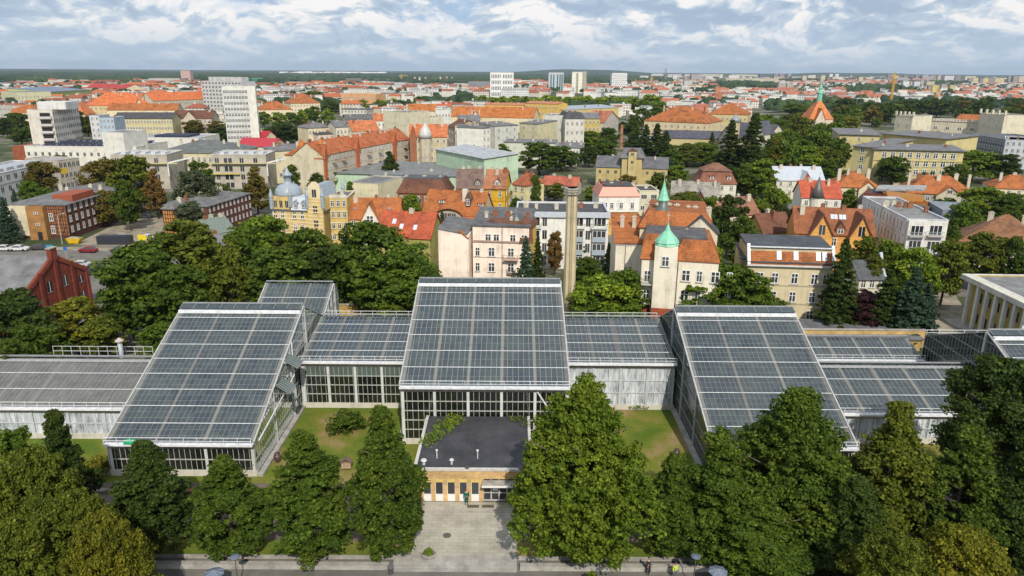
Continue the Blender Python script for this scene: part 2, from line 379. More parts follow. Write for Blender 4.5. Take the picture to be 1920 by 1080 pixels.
def trunk_mesh(name, seed, h, rad, r0, limbs=7, straight=False):
    g = random.Random(seed); b = MB(); top = h * (0.92 if straight else 0.72)
    b.tube([(0, 0, -0.1), (0.02 * h * g.uniform(-1, 1), 0.02 * h * g.uniform(-1, 1), top * 0.5), (0, 0, top)], [r0, r0 * 0.7, r0 * 0.2], 8)
    for k in range(limbs):
        a = 2 * math.pi * (k + g.random() * 0.6) / limbs; z = h * (0.22 + 0.5 * k / limbs); L = rad * (0.75 if not straight else 0.5) * g.uniform(0.7, 1)
        b.tube([(0, 0, z), (math.cos(a) * L * 0.5, math.sin(a) * L * 0.5, z + L * 0.45), (math.cos(a) * L, math.sin(a) * L, z + L * 0.8)], [r0 * 0.45, r0 * 0.25, 0.03], 6)
    return b.mesh(name, ['bark'], True)
# kind: list of (crown mesh, trunk mesh), radius, height
PROTO = {}
def proto(key, n, shape, rad, h, z0, ncl, nlf, lf, clr, inner=0.5, r0=0.22, straight=False, seed=0):
    PROTO[key] = ([(crown_mesh('crown', seed + 11 * i, shape, rad, h, z0, ncl, nlf, lf, clr, inner, key),
                    trunk_mesh('trunk', seed + i, h, rad, r0, 7, straight)) for i in range(n)], rad, h)
proto('near', 4, 'tall', 3.5, 13, 0.8, 1100, 54, 0.25, 0.15, 0.5, 0.2, seed=1)
proto('huge', 2, 'tall', 6.6, 17, 1.0, 2600, 54, 0.27, 0.095, 0.55, 0.32, seed=40)
proto('bushy', 2, 'round', 5.0, 10, 1.5, 1300, 52, 0.24, 0.12, 0.5, 0.25, seed=50)
proto('pine', 1, 'round', 5.0, 16, 4.0, 520, 70, 0.30, 0.19, 0.3, 0.3, seed=60)
proto('mid', 5, 'round', 4.2, 11, 1.8, 330, 34, 0.46, 0.19, 0.45, 0.25, seed=70)
proto('midtall', 2, 'tall', 3.4, 14, 1.5, 200, 42, 0.5, 0.28, 0.5, 0.25, seed=80)
proto('spruce', 2, 'cone', 3.1, 14, 0.6, 520, 34, 0.40, 0.17, 0.25, 0.2, True, seed=90)
proto('far', 4, 'round', 4.6, 10, 1.5, 90, 20, 0.95, 0.3, 0.55, 0.25, seed=100)
proto('shrub', 2, 'round', 1.5, 1.9, 0.1, 90, 40, 0.22, 0.3, 0.4, 0.05, seed=110)
GREENS = {'dark green': (0.042, 0.066, 0.014), 'deep green': (0.066, 0.102, 0.014), 'mid green': (0.088, 0.138, 0.018), 'bright green': (0.145, 0.205, 0.020), 'sunny green': (0.21, 0.27, 0.02), 'fresh green': (0.115, 0.165, 0.018),
          'olive green': (0.098, 0.118, 0.016), 'yellowish green': (0.14, 0.14, 0.016), 'brownish green': (0.13, 0.105, 0.024),
          'blue green': (0.045, 0.080, 0.058), 'dark purple': (0.040, 0.014, 0.022), 'grey green': (0.080, 0.098, 0.062), 'rusty brown': (0.17, 0.10, 0.035)}
TREES = []
tr_i = 0
def tree(loc, key, colour, width, height, kindname='tree', label=None, group=None, rz=None):
    global tr_i; tr_i += 1
    pr, rad, h = PROTO[key]; cm, tm = pr[tr_i % len(pr)]
    e = bpy.data.objects.new(kindname, None); COL.objects.link(e)
    e.location = loc; e.rotation_euler = (0, 0, random.random() * 6.28 if rz is None else rz)
    e.scale = (width / (2 * rad), width / (2 * rad), height / h)
    g = GREENS[colour]; j = 0.9 + 0.2 * random.random()
    link('crown', cm, e, (g[0] * j, g[1] * j, g[2] * j)); link('trunk', tm, e)
    if label: tag(e, label, 'tree' if 'shrub' not in kindname else 'shrub', group)
    else: TREES.append((e, colour, key, height, width))
    return e
def ftree(px, py, wpx, Y, key, colour, kindname='deciduous_tree', label=None):      # stands at depth Y
    p = D(px, py, Y); dcam = Y * math.cos(R(PITCH)) + (CH - p.z * 0.6) * math.sin(R(PITCH))
    return tree((p.x, Y, 0), key, colour, wpx * dcam / F_, p.z, kindname, label)
def htree(px, py, wpx, h, key, colour, kindname='deciduous_tree', label=None):      # top of a tree h metres tall
    p = G(px, py, h); return tree((p.x, p.y, 0), key, colour, wpx * p.y / F_ * 1.02, h, kindname, label)

# ------------------------------------------------------------------ greenhouses
FRAME = (0.27, 0.29, 0.30)
RAFT = {True: (0.19, 0.187, 0.172), False: (0.14, 0.137, 0.13)}
def greenhouse(name, label, X0, X1, Yf, zf, Yr, zr, Yb, zb, bays, caps, bar=0.62, laps=2, dusty=False, front='glass', rows=3, lsf=None, rsf=None, plinth=0.7, rail=True, rail_back=False, skylight=True, cond=0.16):
    t = thing(name, label, 'greenhouse', (X0, Yf, 0))
    Wd = X1 - X0; yr = Yr - Yf; yb = Yb - Yf
    gm = 'dusty_roof_glass' if dusty else 'roof_glass'
    ov = 0.25
    def sp(x, s, up=0.0, y0=-ov, z0=None):   # point on the front slope, s from 0 (eave) to 1 (ridge)
        sl = (zr - zf) / yr; za = zf - ov * sl
        return (x, y0 + s * (yr - y0), za + s * (zr - za) + up)
    MB().slab(sp(0, 0), sp(Wd, 0), sp(Wd, 1), sp(0, 1), 0.03).obj('front_slope', gm, t)
    MB().slab((0, yr, zr), (Wd, yr, zr), (Wd, yb, zb), (0, yb, zb), 0.03).obj('back_slope', gm, t)
    bw_ = 0.045 if caps == 7 or name == 'greenhouse_wing' else 0.03; b = MB(); n = max(2, round(Wd / bar))
    for k in range(n + 1):
        x = Wd * k / n; b.bar(sp(x, 0, 0.04), sp(x, 1, 0.04), bw_)
        b.bar((x, yr, zr + 0.04), (x, yb, zb + 0.04), 0.045)
    m = caps * laps
    for k in range(1, m):
        if k % laps:
            b.bar(sp(0, k / m, 0.035), sp(Wd, k / m, 0.035), 0.022)
    b.obj('glazing_bars', 'painted_metal', t, FRAME)
    for k in range(bays + 1):
        x = min(max(Wd * k / bays, 0.22), Wd - 0.22)
        MB().slab(sp(x - 0.2, 0, 0.03), sp(x + 0.2, 0, 0.03), sp(x + 0.2, 1, 0.03), sp(x - 0.2, 1, 0.03), 0.02).obj('rafter', 'plain', t, RAFT[x % 2 < 1])
    for k in range(1, caps):
        MB().bar(sp(0, k / caps, 0.10), sp(Wd, k / caps, 0.10), 0.08, h=0.06).obj('purlin_cap', 'painted_metal', t, (0.68, 0.70, 0.72))
    if skylight:
        s0 = 0.93
        a, c = sp(0, s0, 0.06), sp(Wd, s0, 0.06)
        f = MB().slab((0, a[1] + 0.3, a[2] + 0.5), (Wd, a[1] + 0.3, a[2] + 0.5), (Wd, yr, zr + 0.3), (0, yr, zr + 0.3), 0.05).obj('ridge_vent', gm, t)
        for k in range(0, n + 1, 3):
            x = Wd * k / n; MB().bar((x, a[1] + 0.3, a[2] + 0.55), (x, yr, zr + 0.34), 0.06).obj('vent_bar', 'painted_metal', f, FRAME)
        MB().box(-0.05, a[1] - 0.15, a[2] - 0.02, Wd + 0.05, a[1] + 0.3, a[2] + (0.18 if 'wing' in name else 0.36)).obj('ridge_gutter', 'painted_metal', t, (0.38, 0.39, 0.4) if 'wing' in name else (0.72, 0.74, 0.76))
    MB().bar((-.05, yr, zr + 0.38), (Wd + .05, yr, zr + 0.38), 0.16).obj('ridge_cap', 'painted_metal', t, FRAME)
    # eave
    e = sp(0, 0)
    MB().box(-0.1, -ov - 0.6, e[2] - 0.26, Wd + 0.1, -ov + 0.05, e[2] - 0.02).obj('gutter', 'painted_metal', t, (0.70, 0.71, 0.72))
    MB().box(0.0, -0.12, zf - 1.0, Wd, 0.12, zf - 0.36).obj('eave_beam', 'grey_concrete', t)
    if rail:
        r = MB(); y = -ov - 0.55; z = e[2] - 0.03; nn = max(3, round(Wd / 1.5))
        for k in range(nn + 1):
            x = Wd * k / nn; r.bar((x, y, z), (x, y, z + 0.85), 0.05)
        for zz_ in (0.45, 0.85): r.bar((0, y, z + zz_), (Wd, y, z + zz_), 0.055)
        r.obj('railing', 'painted_metal', t, (0.72, 0.74, 0.75))
    if rail_back:
        r = MB(); nn = max(3, round(Wd / 1.9))
        for k in range(nn + 1):
            x = Wd * k / nn; r.bar((x, yb - 0.1, zb), (x, yb - 0.1, zb + 0.85), 0.05)
        for zz_ in (0.42, 0.85): r.bar((0, yb - 0.1, zb + zz_), (Wd, yb - 0.1, zb + zz_), 0.06)
        r.obj('back_railing', 'painted_metal', t, (0.72, 0.74, 0.75))
    MB().box(0.15, yb - 0.2, 0, Wd - 0.15, yb - 0.05, zb - 0.1).obj('back_wall', 'plain', t, (0.07, 0.08, 0.06))
    MB().box(0.15, 0.2, 0.02, Wd - 0.15, yb - 0.25, 0.12).obj('planting_bed', 'plain', t, (0.03, 0.035, 0.018))
    # front wall
    zt = zf - 1.0
    wm = {'glass': 'wall_glass', 'white': 'whitewashed_glass', 'green': 'green_glass'}[front]
    if front == 'glass' and rows > 3 or front == 'glass2':
        MB().box(0.1, 0.0, plinth, Wd - 0.1, 0.03, zt).obj('front_glass', 'wall_glass', t)
    else: MB().box(0.1, 0.0, plinth, Wd - 0.1, 0.03, zt).obj('front_glass', wm, t)
    if front == 'glass' and rows == 4:
        MB().box(0.1, -0.02, zt - (zt - plinth) / 4, Wd - 0.1, -0.005, zt).obj('upper_panes', 'green_glass', t)
    fb = MB()
    for k in range(n + 1):
        x = Wd * k / n; fb.box(x - 0.025, -0.07, plinth, x + 0.025, -0.02, zt)
    for k in range(1, rows):
        z = plinth + (zt - plinth) * k / rows; fb.box(0, -0.12, z - 0.06, Wd, -0.07, z + 0.06)
    fb.obj('front_frame', 'painted_metal', t, (0.42, 0.42, 0.38) if front != 'white' else (0.55, 0.57, 0.58))
    for k in range(bays + 1):
        x = min(max(Wd * k / bays, 0.2), Wd - 0.2)
        MB().box(x - 0.17, -0.17, plinth, x + 0.17, -0.122, zt).obj('column', 'painted_wall', t, (0.55, 0.57, 0.54) if front != 'white' else (0.45, 0.48, 0.5))
    MB().box(-0.15, -0.2, 0, Wd + 0.15, 0.15, plinth).obj('plinth', 'painted_wall', t, (0.52, 0.49, 0.42))
    # gable sides
    for side, xs, sg in (('left', 0.0, -1), ('right', Wd, 1)):
        if (lsf if side == 'left' else rsf) == 'none': continue
        pts = [(0, 0.3), (0, zf - 0.05), (yr, zr - 0.05), (yb, zb - 0.05), (yb, 0.3)]
        a = MB(); a.prism([(y, z) for y, z in pts], 0, 0.03)
        a.v = [(xs + sg * (0.02 + w), y, z) for (y, z, w) in a.v]
        sw = a.obj('side_glass', 'wall_glass', t)
        def zt_(y): return (zf + (zr - zf) * y / yr if y < yr else zr + (zb - zr) * (y - yr) / (yb - yr)) - 0.05
        q = MB(); ny = round(yb / 0.7)
        for k in range(ny + 1):
            y = yb * k / ny; q.box(xs + sg * 0.06 - 0.02, y - 0.025, 0.3, xs + sg * 0.06 + 0.02, y + 0.025, zt_(y))
        for z in np.arange(2.0, zr - 0.5, 1.9):
            ya = 0 if z < zf else (z - zf) / (zr - zf) * yr
            ye = yb if z < zb else yr + (zr - z) / (zr - zb) * (yb - yr)
            q.box(xs + sg * 0.1 - 0.03, ya, z - 0.05, xs + sg * 0.1 + 0.03, ye, z + 0.05)
        ed = 0.10
        q.obj('side_bars', 'painted_metal', sw, (0.27, 0.29, 0.27))
        p = MB(); x = xs + sg * 0.12
        p.bar((x, -ov, zf), (x, yr, zr), ed * 1.6); p.bar((x, yr, zr), (x, yb, zb), ed)
        for k in (0.33, 0.66, 1.0):
            y = yr * k; p.bar((x, y, 0), (x, y, zt_(y)), 0.3 if k == 1 else 0.2)
        p.obj('gable_frame', 'painted_metal', sw, (0.42, 0.43, 0.42))
        MB().box(xs + (-0.75 if sg < 0 else 0.1), -0.2, 0, xs + (-0.1 if sg < 0 else 0.75), yb, 0.3).obj('side_plinth', 'grey_concrete', t)
    return t
XL0, XL1, XC0, XC1, XR0, XR1 = -45.0, -28.7, -13.3, 6.9, 22.4, 38.4
gC = greenhouse('greenhouse_pavilion', 'tall central glasshouse pavilion with a broad sloping roof behind the entrance building', XC0, XC1, 79.5, 8.0, 100.0, 15.0, 105, 10.5, 5, 7, 0.68, 2, False, 'glass', 5, cond=0)
gL = greenhouse('greenhouse_pavilion', 'sloping glasshouse pavilion with a green tarp on its gutter', XL0, XL1, 71.9, 4.4, 93.8, 13.0, 104, 8.0, 3, 9, 0.60, 3, False, 'glass', 2)
gR = greenhouse('greenhouse_pavilion', 'sloping glasshouse pavilion behind the dark green trees on the right', XR0, XR1, 71.9, 4.4, 93.8, 13.0, 104, 8.0, 3, 9, 0.60, 3, False, 'glass', 2)
gKL = greenhouse('greenhouse_wing', 'low glasshouse link with clear front panes between two tall pavilions', XL1 + 0.5, XC0 - 0.5, 89.3, 7.0, 101.0, 9.0, 103, 8.4, 4, 5, 0.62, 2, False, 'glass', 4, 'none', 'none', rail_back=True, skylight=False)
gKR = greenhouse('greenhouse_wing', 'low glasshouse link with a whitewashed front wall beside the big tree', XC1 + 0.5, XR0 - 0.5, 89.3, 7.0, 101.0, 9.0, 103, 8.4, 4, 5, 0.62, 2, False, 'white', 3, 'none', 'none', rail_back=True, skylight=False)
gWL = greenhouse('greenhouse_wing', 'low dusty glasshouse wing with a whitewashed wall at the far left', -68.0, XL0 - 0.6, 80.3, 4.5, 88.6, 7.2, 93, 5.2, 5, 3, 0.62, 2, True, 'white', 2, 'none', 'none')
gWR = greenhouse('greenhouse_wing', 'low glasshouse wing in front of the white roof railing on the right', XR1 + 0.6, 60.0, 80.3, 4.4, 88.6, 7.0, 91, 6.0, 5, 3, 0.62, 2, False, 'white', 2, 'none', 'none')
gWB = greenhouse('greenhouse_wing', 'rear glasshouse wing behind the white roof railing on the right', XR1 + 0.6, 60.0, 98.0, 4.2, 102.5, 5.6, 104, 5.0, 5, 2, 0.62, 2, False, 'green', 2, 'none', 'none', skylight=False)
gF = greenhouse('greenhouse_pavilion', 'glasshouse pavilion with an exposed dark gable cut off by the right edge', 60.6, 77.0, 67.0, 4.4, 86.2, 12.6, 99, 7.4, 3, 9, 0.60, 3, False, 'glass', 2, rail_back=True)
p = G(608, 541, 13.0)
gB = greenhouse('greenhouse_pavilion', 'small glasshouse with a bright striped roof behind the left pavilion', -39.6, -28.9, 105.2, 8.2, 111.5, 11.0, 114, 9, 3, 2, 0.6, 3, False, 'glass', 2, skylight=False, rail=False)
# details on the greenhouses
b = MB()
for k in range(12): b.box(-0.02, -0.3, 0.4 * k + 1, 0.5, -0.26, 0.4 * k + 1.04)
b.bar((-0.02, -0.28, 0.5), (-0.02, -0.28, 6.9), 0.06); b.bar((0.5, -0.28, 0.5), (0.5, -0.28, 6.9), 0.06)
b.obj('ladder', 'painted_metal', gKL, (0.7, 0.71, 0.72))
for y, z in ((8.2, 7.3), (12.0, 9.0)):
    b = MB().slab((16.45, y, z), (18.1, y - 0.1, z - 1.0), (18.1, y + 2.4, z - 1.0), (16.45, y + 2.5, z), 0.05)
    v = b.obj('open_vent', 'green_glass', gL)
    q = MB()
    for k in range(6):
        yy = y + 0.5 * k; q.bar((16.45, yy, z + 0.04), (18.1, yy - 0.1, z - 0.96), 0.05)
    q.bar((18.1, y - 0.1, z - 0.96), (18.1, y + 2.4, z - 0.96), 0.08); q.obj('vent_frame', 'painted_metal', v, FRAME)
q = MB(); q.bar((-0.3, 0.2, 0.4), (-0.3, 0.2, 4.4), 0.1)
q.obj('downpipe', 'painted_metal', gL, (0.6, 0.6, 0.6))
q = MB(); q.bar((16.75, 0.4, 4.2), (16.75, 14.5, 0.5 + 5.5), 0.12); q.bar((16.75, 14.5, 6.0), (16.75, 14.5, 10.6), 0.12)
q.obj('brace', 'painted_metal', gL, (0.72, 0.73, 0.73))
q = MB(); q.bar((16.4, -0.2, 7.2), (19.2, -0.2, 2.6), 0.16); q.obj('brace', 'painted_metal', gC, (0.7, 0.71, 0.7))
p = D(240, 828, 71.0)
b = MB()
for k in range(3): b.hexa([(-0.55, 0.2 * k - 0.3, 0), (0.55, 0.2 * k - 0.3, 0), (0.6, 0.2 * k - 0.1, 0), (-0.6, 0.2 * k - 0.1, 0), (-0.5, 0.2 * k - 0.28, 0.3 + 0.07 * k), (0.48, 0.2 * k - 0.28, 0.28), (0.5, 0.2 * k - 0.12, 0.4), (-0.52, 0.2 * k - 0.12, 0.36)])
o = b.obj('tarp', 'painted_metal', None, (0.02, 0.35, 0.16)); o.location = (p.x, 71.25, 4.35)
tag(o, 'folded bright green tarp lying on the pavilion gutter', 'tarp')
# steel chimney pipe with cap and railing behind the left wing
t = thing('flue_pipe', 'grey capped flue pipe rising behind the left glasshouse wing', 'flue', D(229, 672, 93.6)); t.location.z = 3.5
MB().tube([(0, 0, 0), (0, 0, 4.2)], [0.32, 0.32], 10).obj('pipe', 'painted_metal', t, (0.35, 0.4, 0.42), True)
MB().lathe([(0.55, 4.2), (0.6, 4.35), (0.1, 4.75)], n=10).obj('cap', 'painted_metal', t, (0.5, 0.4, 0.38))
a, c = D(102, 668, 95), D(288, 668, 95)
b = MB(); nn = 11
for k in range(nn + 1):
    x = a.x + (c.x - a.x) * k / nn; b.bar((x, 95, 4.8), (x, 95, 6.4), 0.05)
for z in (5.7, 6.4): b.bar((a.x, 95, z), (c.x, 95, z), 0.05)
tag(b.obj('railing', 'painted_metal', None, (0.7, 0.72, 0.72)), 'long thin white railing behind the left glasshouse wing', 'railing')

# plants under glass
def planting(name, label, x0, x1, y0, y1, n, h0, h1, seed):
    g = random.Random(seed)
    for k in range(n):
        x = x0 + (x1 - x0) * (k + 0.5) / n + g.uniform(-0.5, 0.5); h = g.uniform(h0, h1)
        tree((x, g.uniform(y0, y1), 0), 'mid', g.choice(['deep green', 'mid green', 'bright green', 'dark green']), g.uniform(3.0, 4.2), h, name, None)
planting('palm_house_plant', '', XC0 + 1.2, XC1 - 1.2, 82, 86, 8, 5.5, 9.5, 3)
planting('palm_house_plant', '', XL1 + 1.5, XC0 - 1.5, 91, 94, 5, 4.5, 7, 4)
planting('palm_house_plant', '', XL0 + 1.5, XL1 - 1.5, 76, 84, 5, 3.0, 4.5, 5)

# ------------------------------------------------------------------ entrance building
ex0, ex1 = D(778, 938, 67.0).x, D(778, 938, 67.0).x + 12.4
EW = ex1 - ex0; eh = 3.9
t = thing('entrance_building', 'low yellow brick entrance building with a flat dark roof', 'building', (ex0, 67.0, 0))
ENT = t
b = MB(); b.box(0, 0.0, 2.75, EW, 0.3, eh - 0.2); b.box(-0.0, 0.3, 0, 0.3, 12.2, eh - 0.2); b.box(EW - 0.3, 0.3, 0, EW, 12.2, eh - 0.2)
b.box(0, 0, 0, 0.95, 0.3, 2.75)
wn = [0.95 + 1.6 * k * 0.8 for k in range(5)]
pw = 1.27; wins = []
x = 0.95
for k in range(5):
    wins.append(x); b.box(x + 0.82, 0, 0, x + pw, 0.3, 2.75); x += pw
door0 = x; door1 = door0 + 3.7
b.box(door1 - 0.35, 0, 0, door1, 0.3, 2.75)
x = door1
while x + pw < EW:
    wins.append(x); b.box(x + 0.82, 0, 0, min(x + pw, EW), 0.3, 2.75); x += pw
b.box(x, 0, 0, EW, 0.3, 2.75)
b.obj('wall', 'brick', t, (0.54, 0.36, 0.17))
for x in wins:
    w = MB(); w.box(x, 0.05, 0.0, x + 0.82, 0.2, 0.82, 0); w.box(x, 0.08, 0.82, x + 0.82, 0.2, 2.3, 1); w.box(x, 0.04, 2.3, x + 0.82, 0.2, 2.75, 2)
    w.box(x, 0.03, 0.82, x + 0.82, 0.078, 0.88, 0); w.box(x, 0.035, 0.88, x + 0.04, 0.078, 2.3, 0); w.box(x + 0.78, 0.035, 0.88, x + 0.82, 0.078, 2.3, 0)
    o = w.obj('window', ['white_paint', 'window_pane', 'plain'], t, (0.66, 0.50, 0.16))
w = MB(); dx = (door1 - 0.35 - door0) / 4
for k in range(4):
    x = door0 + k * dx
    w.box(x, 0.14, 0, x + 0.07, 0.24, 2.75, 0); w.box(x + dx - 0.07, 0.14, 0, x + dx, 0.24, 2.75, 0); w.box(x + 0.07, 0.15, 2.1, x + dx - 0.07, 0.23, 2.2, 0)
    w.box(x + 0.07, 0.15, 0, x + dx - 0.07, 0.23, 0.2, 0); w.box(x + 0.07, 0.15, 0.95, x + dx - 0.07, 0.23, 1.05, 0); w.box(x + 0.07, 0.18, 0.2, x + dx - 0.07, 0.2, 2.75, 1)
w.obj('entrance_door', ['painted_metal', 'window_pane'], t, (0.45, 0.45, 0.44))
MB().box(door0 + dx + 0.15, 0.11, 1.25, door0 + 2 * dx - 0.12, 0.135, 2.15).obj('notice', 'white_paint', t)
MB().box(door0 - 0.1, -1.15, 2.45, door1 - 0.2, 0.0, 2.62).obj('canopy', 'grey_concrete', t)
MB().box(door0 - 0.12, -1.19, 2.43, door1 - 0.18, -1.152, 2.64).obj('canopy_trim', 'white_paint', t)
MB().box(0.25, 0.25, eh - 0.2, EW - 0.25, 12.2, eh - 0.05).obj('roof', 'roof_felt', t, (0.045, 0.045, 0.052))
b = MB(); b.box(-0.08, -0.08, eh - 0.2, EW + 0.08, 0.25, eh + 0.06); b.box(-0.08, 0.25, eh - 0.2, 0.25, 12.2, eh + 0.06); b.box(EW - 0.25, 0.25, eh - 0.2, EW + 0.08, 12.2, eh + 0.06)
b.obj('parapet_flashing', 'painted_metal', t, (0.55, 0.52, 0.48))
for x, y, h, r in ((2.2, 2.3, 1.0, 0.07), (6.6, 2.3, 1.0, 0.07), (0.95, 1.0, 0.55, 0.16), (3.9, 1.1, 0.55, 0.12)):
    MB().lathe([(r, eh - 0.05), (r, eh + h - 0.15), (r * 2.2, eh + h - 0.12), (r * 1.6, eh + h)], x, y, 8).obj('vent_pipe', 'painted_metal', t, (0.6, 0.6, 0.6))
for x in (0.1, 5.6, 11.2):
    MB().lathe([(0.14, eh + 0.05), (0.24, eh + 0.25), (0.1, eh + 0.3)], x, 0.05, 8).obj('roof_lamp', 'painted_metal', t, (0.08, 0.05, 0.04))
def ivy(name, label, pts, n, seed, size=0.3, thick=0.35, colour='bright green'):
    g = np.random.default_rng(seed); b = MB()
    for (x, y, z, r) in pts:
        for k in range(int(n * r * r)):
            a = g.random() * 6.28; q = r * math.sqrt(g.random()); c = Vector((x + math.cos(a) * q, y + math.sin(a) * q, z + g.random() * thick))
            u = Vector(g.normal(size=3)); nn = Vector((g.normal() * .5, g.normal() * .5, 1)).normalized(); u = (u - nn * u.dot(nn)).normalized() * size * g.uniform(.5, 1) * .5; w = nn.cross(u)
            b.poly([c - u, c - w * .8, c + u, c + w * .8])
    o = b.obj(name, 'leaves', None, GREENS[colour]); tag(o, label, 'creeper'); return o
ivy('creeper', 'leafy green creeper spreading over the left side of the dark entrance roof', [(ex0 + 0.6 + 0.36 * k, 72.2 + 0.72 * k, eh, 1.0 + 0.12 * (k % 3)) for k in range(9)] + [(ex0 + 2.2, 76.5, eh, 1.4), (ex0 + 3.4, 78.2, eh + .2, 1.2)], 60, 5)
ivy('creeper', 'dark green creeper at the rear right corner of the entrance roof', [(ex1 - 0.9 - 0.6 * k, 78.3, eh, 0.8) for k in range(3)] + [(ex1 - 0.4, 77.0, eh, 0.9)], 60, 6, colour='mid green')
ivy('creeper', 'small green creeper hanging at the foot of the whitewashed wall', [(D(1185, 768, 89.0).x + 0.6 * k, 88.8, 0.35, 0.5) for k in range(4)], 80, 7, colour='mid green')

# ------------------------------------------------------------------ plaza furniture
p = G(804, 1046)
t = thing('planter', 'round stone planter of yellow green plants on the plaza', 'planter', p)
MB().lathe([(0.42, 0), (0.5, 0.08), (0.68, 0.42), (0.72, 0.48), (0.6, 0.48), (0.5, 0.38)], n=20).obj('bowl', 'grey_concrete', t)
o = link('plant', PROTO['shrub'][0][0][0], t, (0.14, 0.20, 0.03)); o.location = (0, 0, 0.36); o.scale = (0.33, 0.33, 0.3)
o = MB().lathe([(0.42, 0), (0.42, 0.012), (0.30, 0.013)], n=24).obj('manhole_cover', 'painted_metal', None, (0.09, 0.085, 0.075)); o.location = G(838, 1004, 0.018); tag(o, 'round dark manhole cover in the plaza paving', 'manhole')
for px, s in ((887, 'left'), (915, 'right')):
    o = MB().box(-0.75 if 0 else -0.78, -0.25, 0, 0.78, 0.25, 0.02).obj('doormat', 'plain', None, (0.11, 0.09, 0.06)); o.location = G(px, 949.5, 0.018); o.scale = (0.8, 1, 1)
    tag(o, 'brown doormat in front of the %s pair of entrance doors' % s, 'doormat')
def bench(px, py, label, col):
    t = thing('bench', label, 'bench', G(px, py), 0, 'benches along the gravel path')
    b = MB()
    for k in range(4): b.box(-0.95, -0.22 + 0.13 * k, 0.42, 0.95, -0.12 + 0.13 * k, 0.47)
    b.obj('seat', 'plain', t, col)
    for x in (-0.7, 0.7): MB().box(x - 0.06, -0.2, 0, x + 0.06, 0.25, 0.42).obj('leg', 'grey_concrete', t)
bench(195, 925, 'weathered grey slatted bench on the gravel path at the left', (0.25, 0.23, 0.2))
bench(358, 926, 'reddish brown slatted bench between the two dark narrow trees', (0.32, 0.12, 0.05))
bench(483, 925, 'orange brown slatted bench below the corner of the left pavilion', (0.36, 0.13, 0.05))
t = thing('insect_hotel', 'small wooden insect hotel with a pitched roof on the lawn', 'insect hotel', G(650, 880), 0.1)
MB().box(-0.55, -0.3, 0.25, 0.55, 0.3, 1.0).obj('box', 'plain', t, (0.30, 0.20, 0.12))
b = MB()
for i in range(3):
    for j in range(2): b.box(-0.48 + 0.33 * i, -0.34, 0.3 + 0.34 * j, -0.2 + 0.33 * i, -0.302, 0.58 + 0.34 * j)
b.obj('compartments', 'plain', t, (0.42, 0.33, 0.22))
b = MB(); b.slab((-0.7, -0.4, 0.95), (0, -0.4, 1.45), (0, 0.4, 1.45), (-0.7, 0.4, 0.95), -0.06); b.slab((0, -0.4, 1.45), (0.7, -0.4, 0.95), (0.7, 0.4, 0.95), (0, 0.4, 1.45), -0.06)
b.obj('roof', 'plain', t, (0.16, 0.11, 0.09))
for x in (-0.45, 0.45): MB().box(x - 0.05, -0.05, 0, x + 0.05, 0.05, 0.25).obj('post', 'plain', t, (0.2, 0.13, 0.08))
for px, py, l in ((521, 866, 'dark glazed urn beside the left pavilion'), (1268, 859, 'dark glazed urn beside the right pavilion')):
    o = MB().lathe([(0.2, 0), (0.25, 0.05), (0.42, 0.45), (0.45, 0.7), (0.36, 0.95), (0.22, 1.05), (0.3, 1.15), (0.22, 1.16), (0.15, 1.0)], n=18).obj('urn', 'painted_metal', None, (0.09, 0.05, 0.05), True)
    o.location = G(px, py); tag(o, l, 'urn', 'glazed urns on the lawns')
def parasol(px, py, h, r, name, label, cat, col):
    p = G(px, py, h); t = thing(name, label, cat, (p.x, p.y, 0))
    b = MB(); N = 8
    for k in range(N):
        a0, a1 = 2 * math.pi * k / N, 2 * math.pi * (k + 1) / N
        q0, q1 = (math.cos(a0) * r, math.sin(a0) * r, h - 0.28 * r), (math.cos(a1) * r, math.sin(a1) * r, h - 0.28 * r)
        b.poly([(0, 0, h), q0, q1]); b.poly([q1, q0, (q0[0], q0[1], q0[2] - .08), (q1[0], q1[1], q1[2] - .08)]); b.poly([(0, 0, h - .03), q1, q0])
    b.obj('canopy', 'painted_metal', t, col)
    b = MB()
    for k in range(N):
        a0 = 2 * math.pi * k / N; b.bar((0, 0, h + .01), (math.cos(a0) * r, math.sin(a0) * r, h - 0.28 * r + .01), 0.03)
    b.obj('rib', 'painted_metal', t, (0.3, 0.33, 0.38))
    MB().tube([(0, 0, 0), (0, 0, h - 0.05)], [0.05, 0.035], 8).obj('pole', 'painted_metal', t, (0.1, 0.11, 0.12))
    return t
parasol(401, 1070, 2.6, 0.85, 'parasol', 'blue grey parasol at the bottom edge on the left', 'parasol', (0.13, 0.16, 0.22))
parasol(1347, 1067, 2.6, 0.85, 'parasol', 'blue grey parasol at the bottom edge on the right', 'parasol', (0.16, 0.2, 0.27))
for px, py, l in ((440, 1043, 'street lamp with a round blue grey disc shade on the left'), (1305, 1042, 'street lamp with a round blue grey disc shade on the right')):
    p = G(px, py, 3.4); t = thing('street_lamp', l, 'street lamp', (p.x, p.y, 0), 0, 'disc lamps on the promenade')
    MB().lathe([(0.07, 3.25), (0.42, 3.32), (0.40, 3.38), (0.05, 3.46)], n=20).obj('lamp_shade', 'painted_metal', t, (0.13, 0.16, 0.21))
    MB().tube([(0, 0, 0), (0, 0, 3.25)], [0.06, 0.04], 8).obj('post', 'painted_metal', t, (0.07, 0.07, 0.08))
t = thing('litter_bin', 'dark round litter bin beside the plaza steps', 'bin', G(733, 1076))
MB().lathe([(0.22, 0), (0.28, 0.75)], n=14).obj('body', 'painted_metal', t, (0.08, 0.08, 0.085)); MB().lathe([(0.3, 0.75), (0.3, 0.82), (0.2, 0.83), (0.19, 0.7)], n=14).obj('rim', 'painted_metal', t, (0.16, 0.16, 0.17))
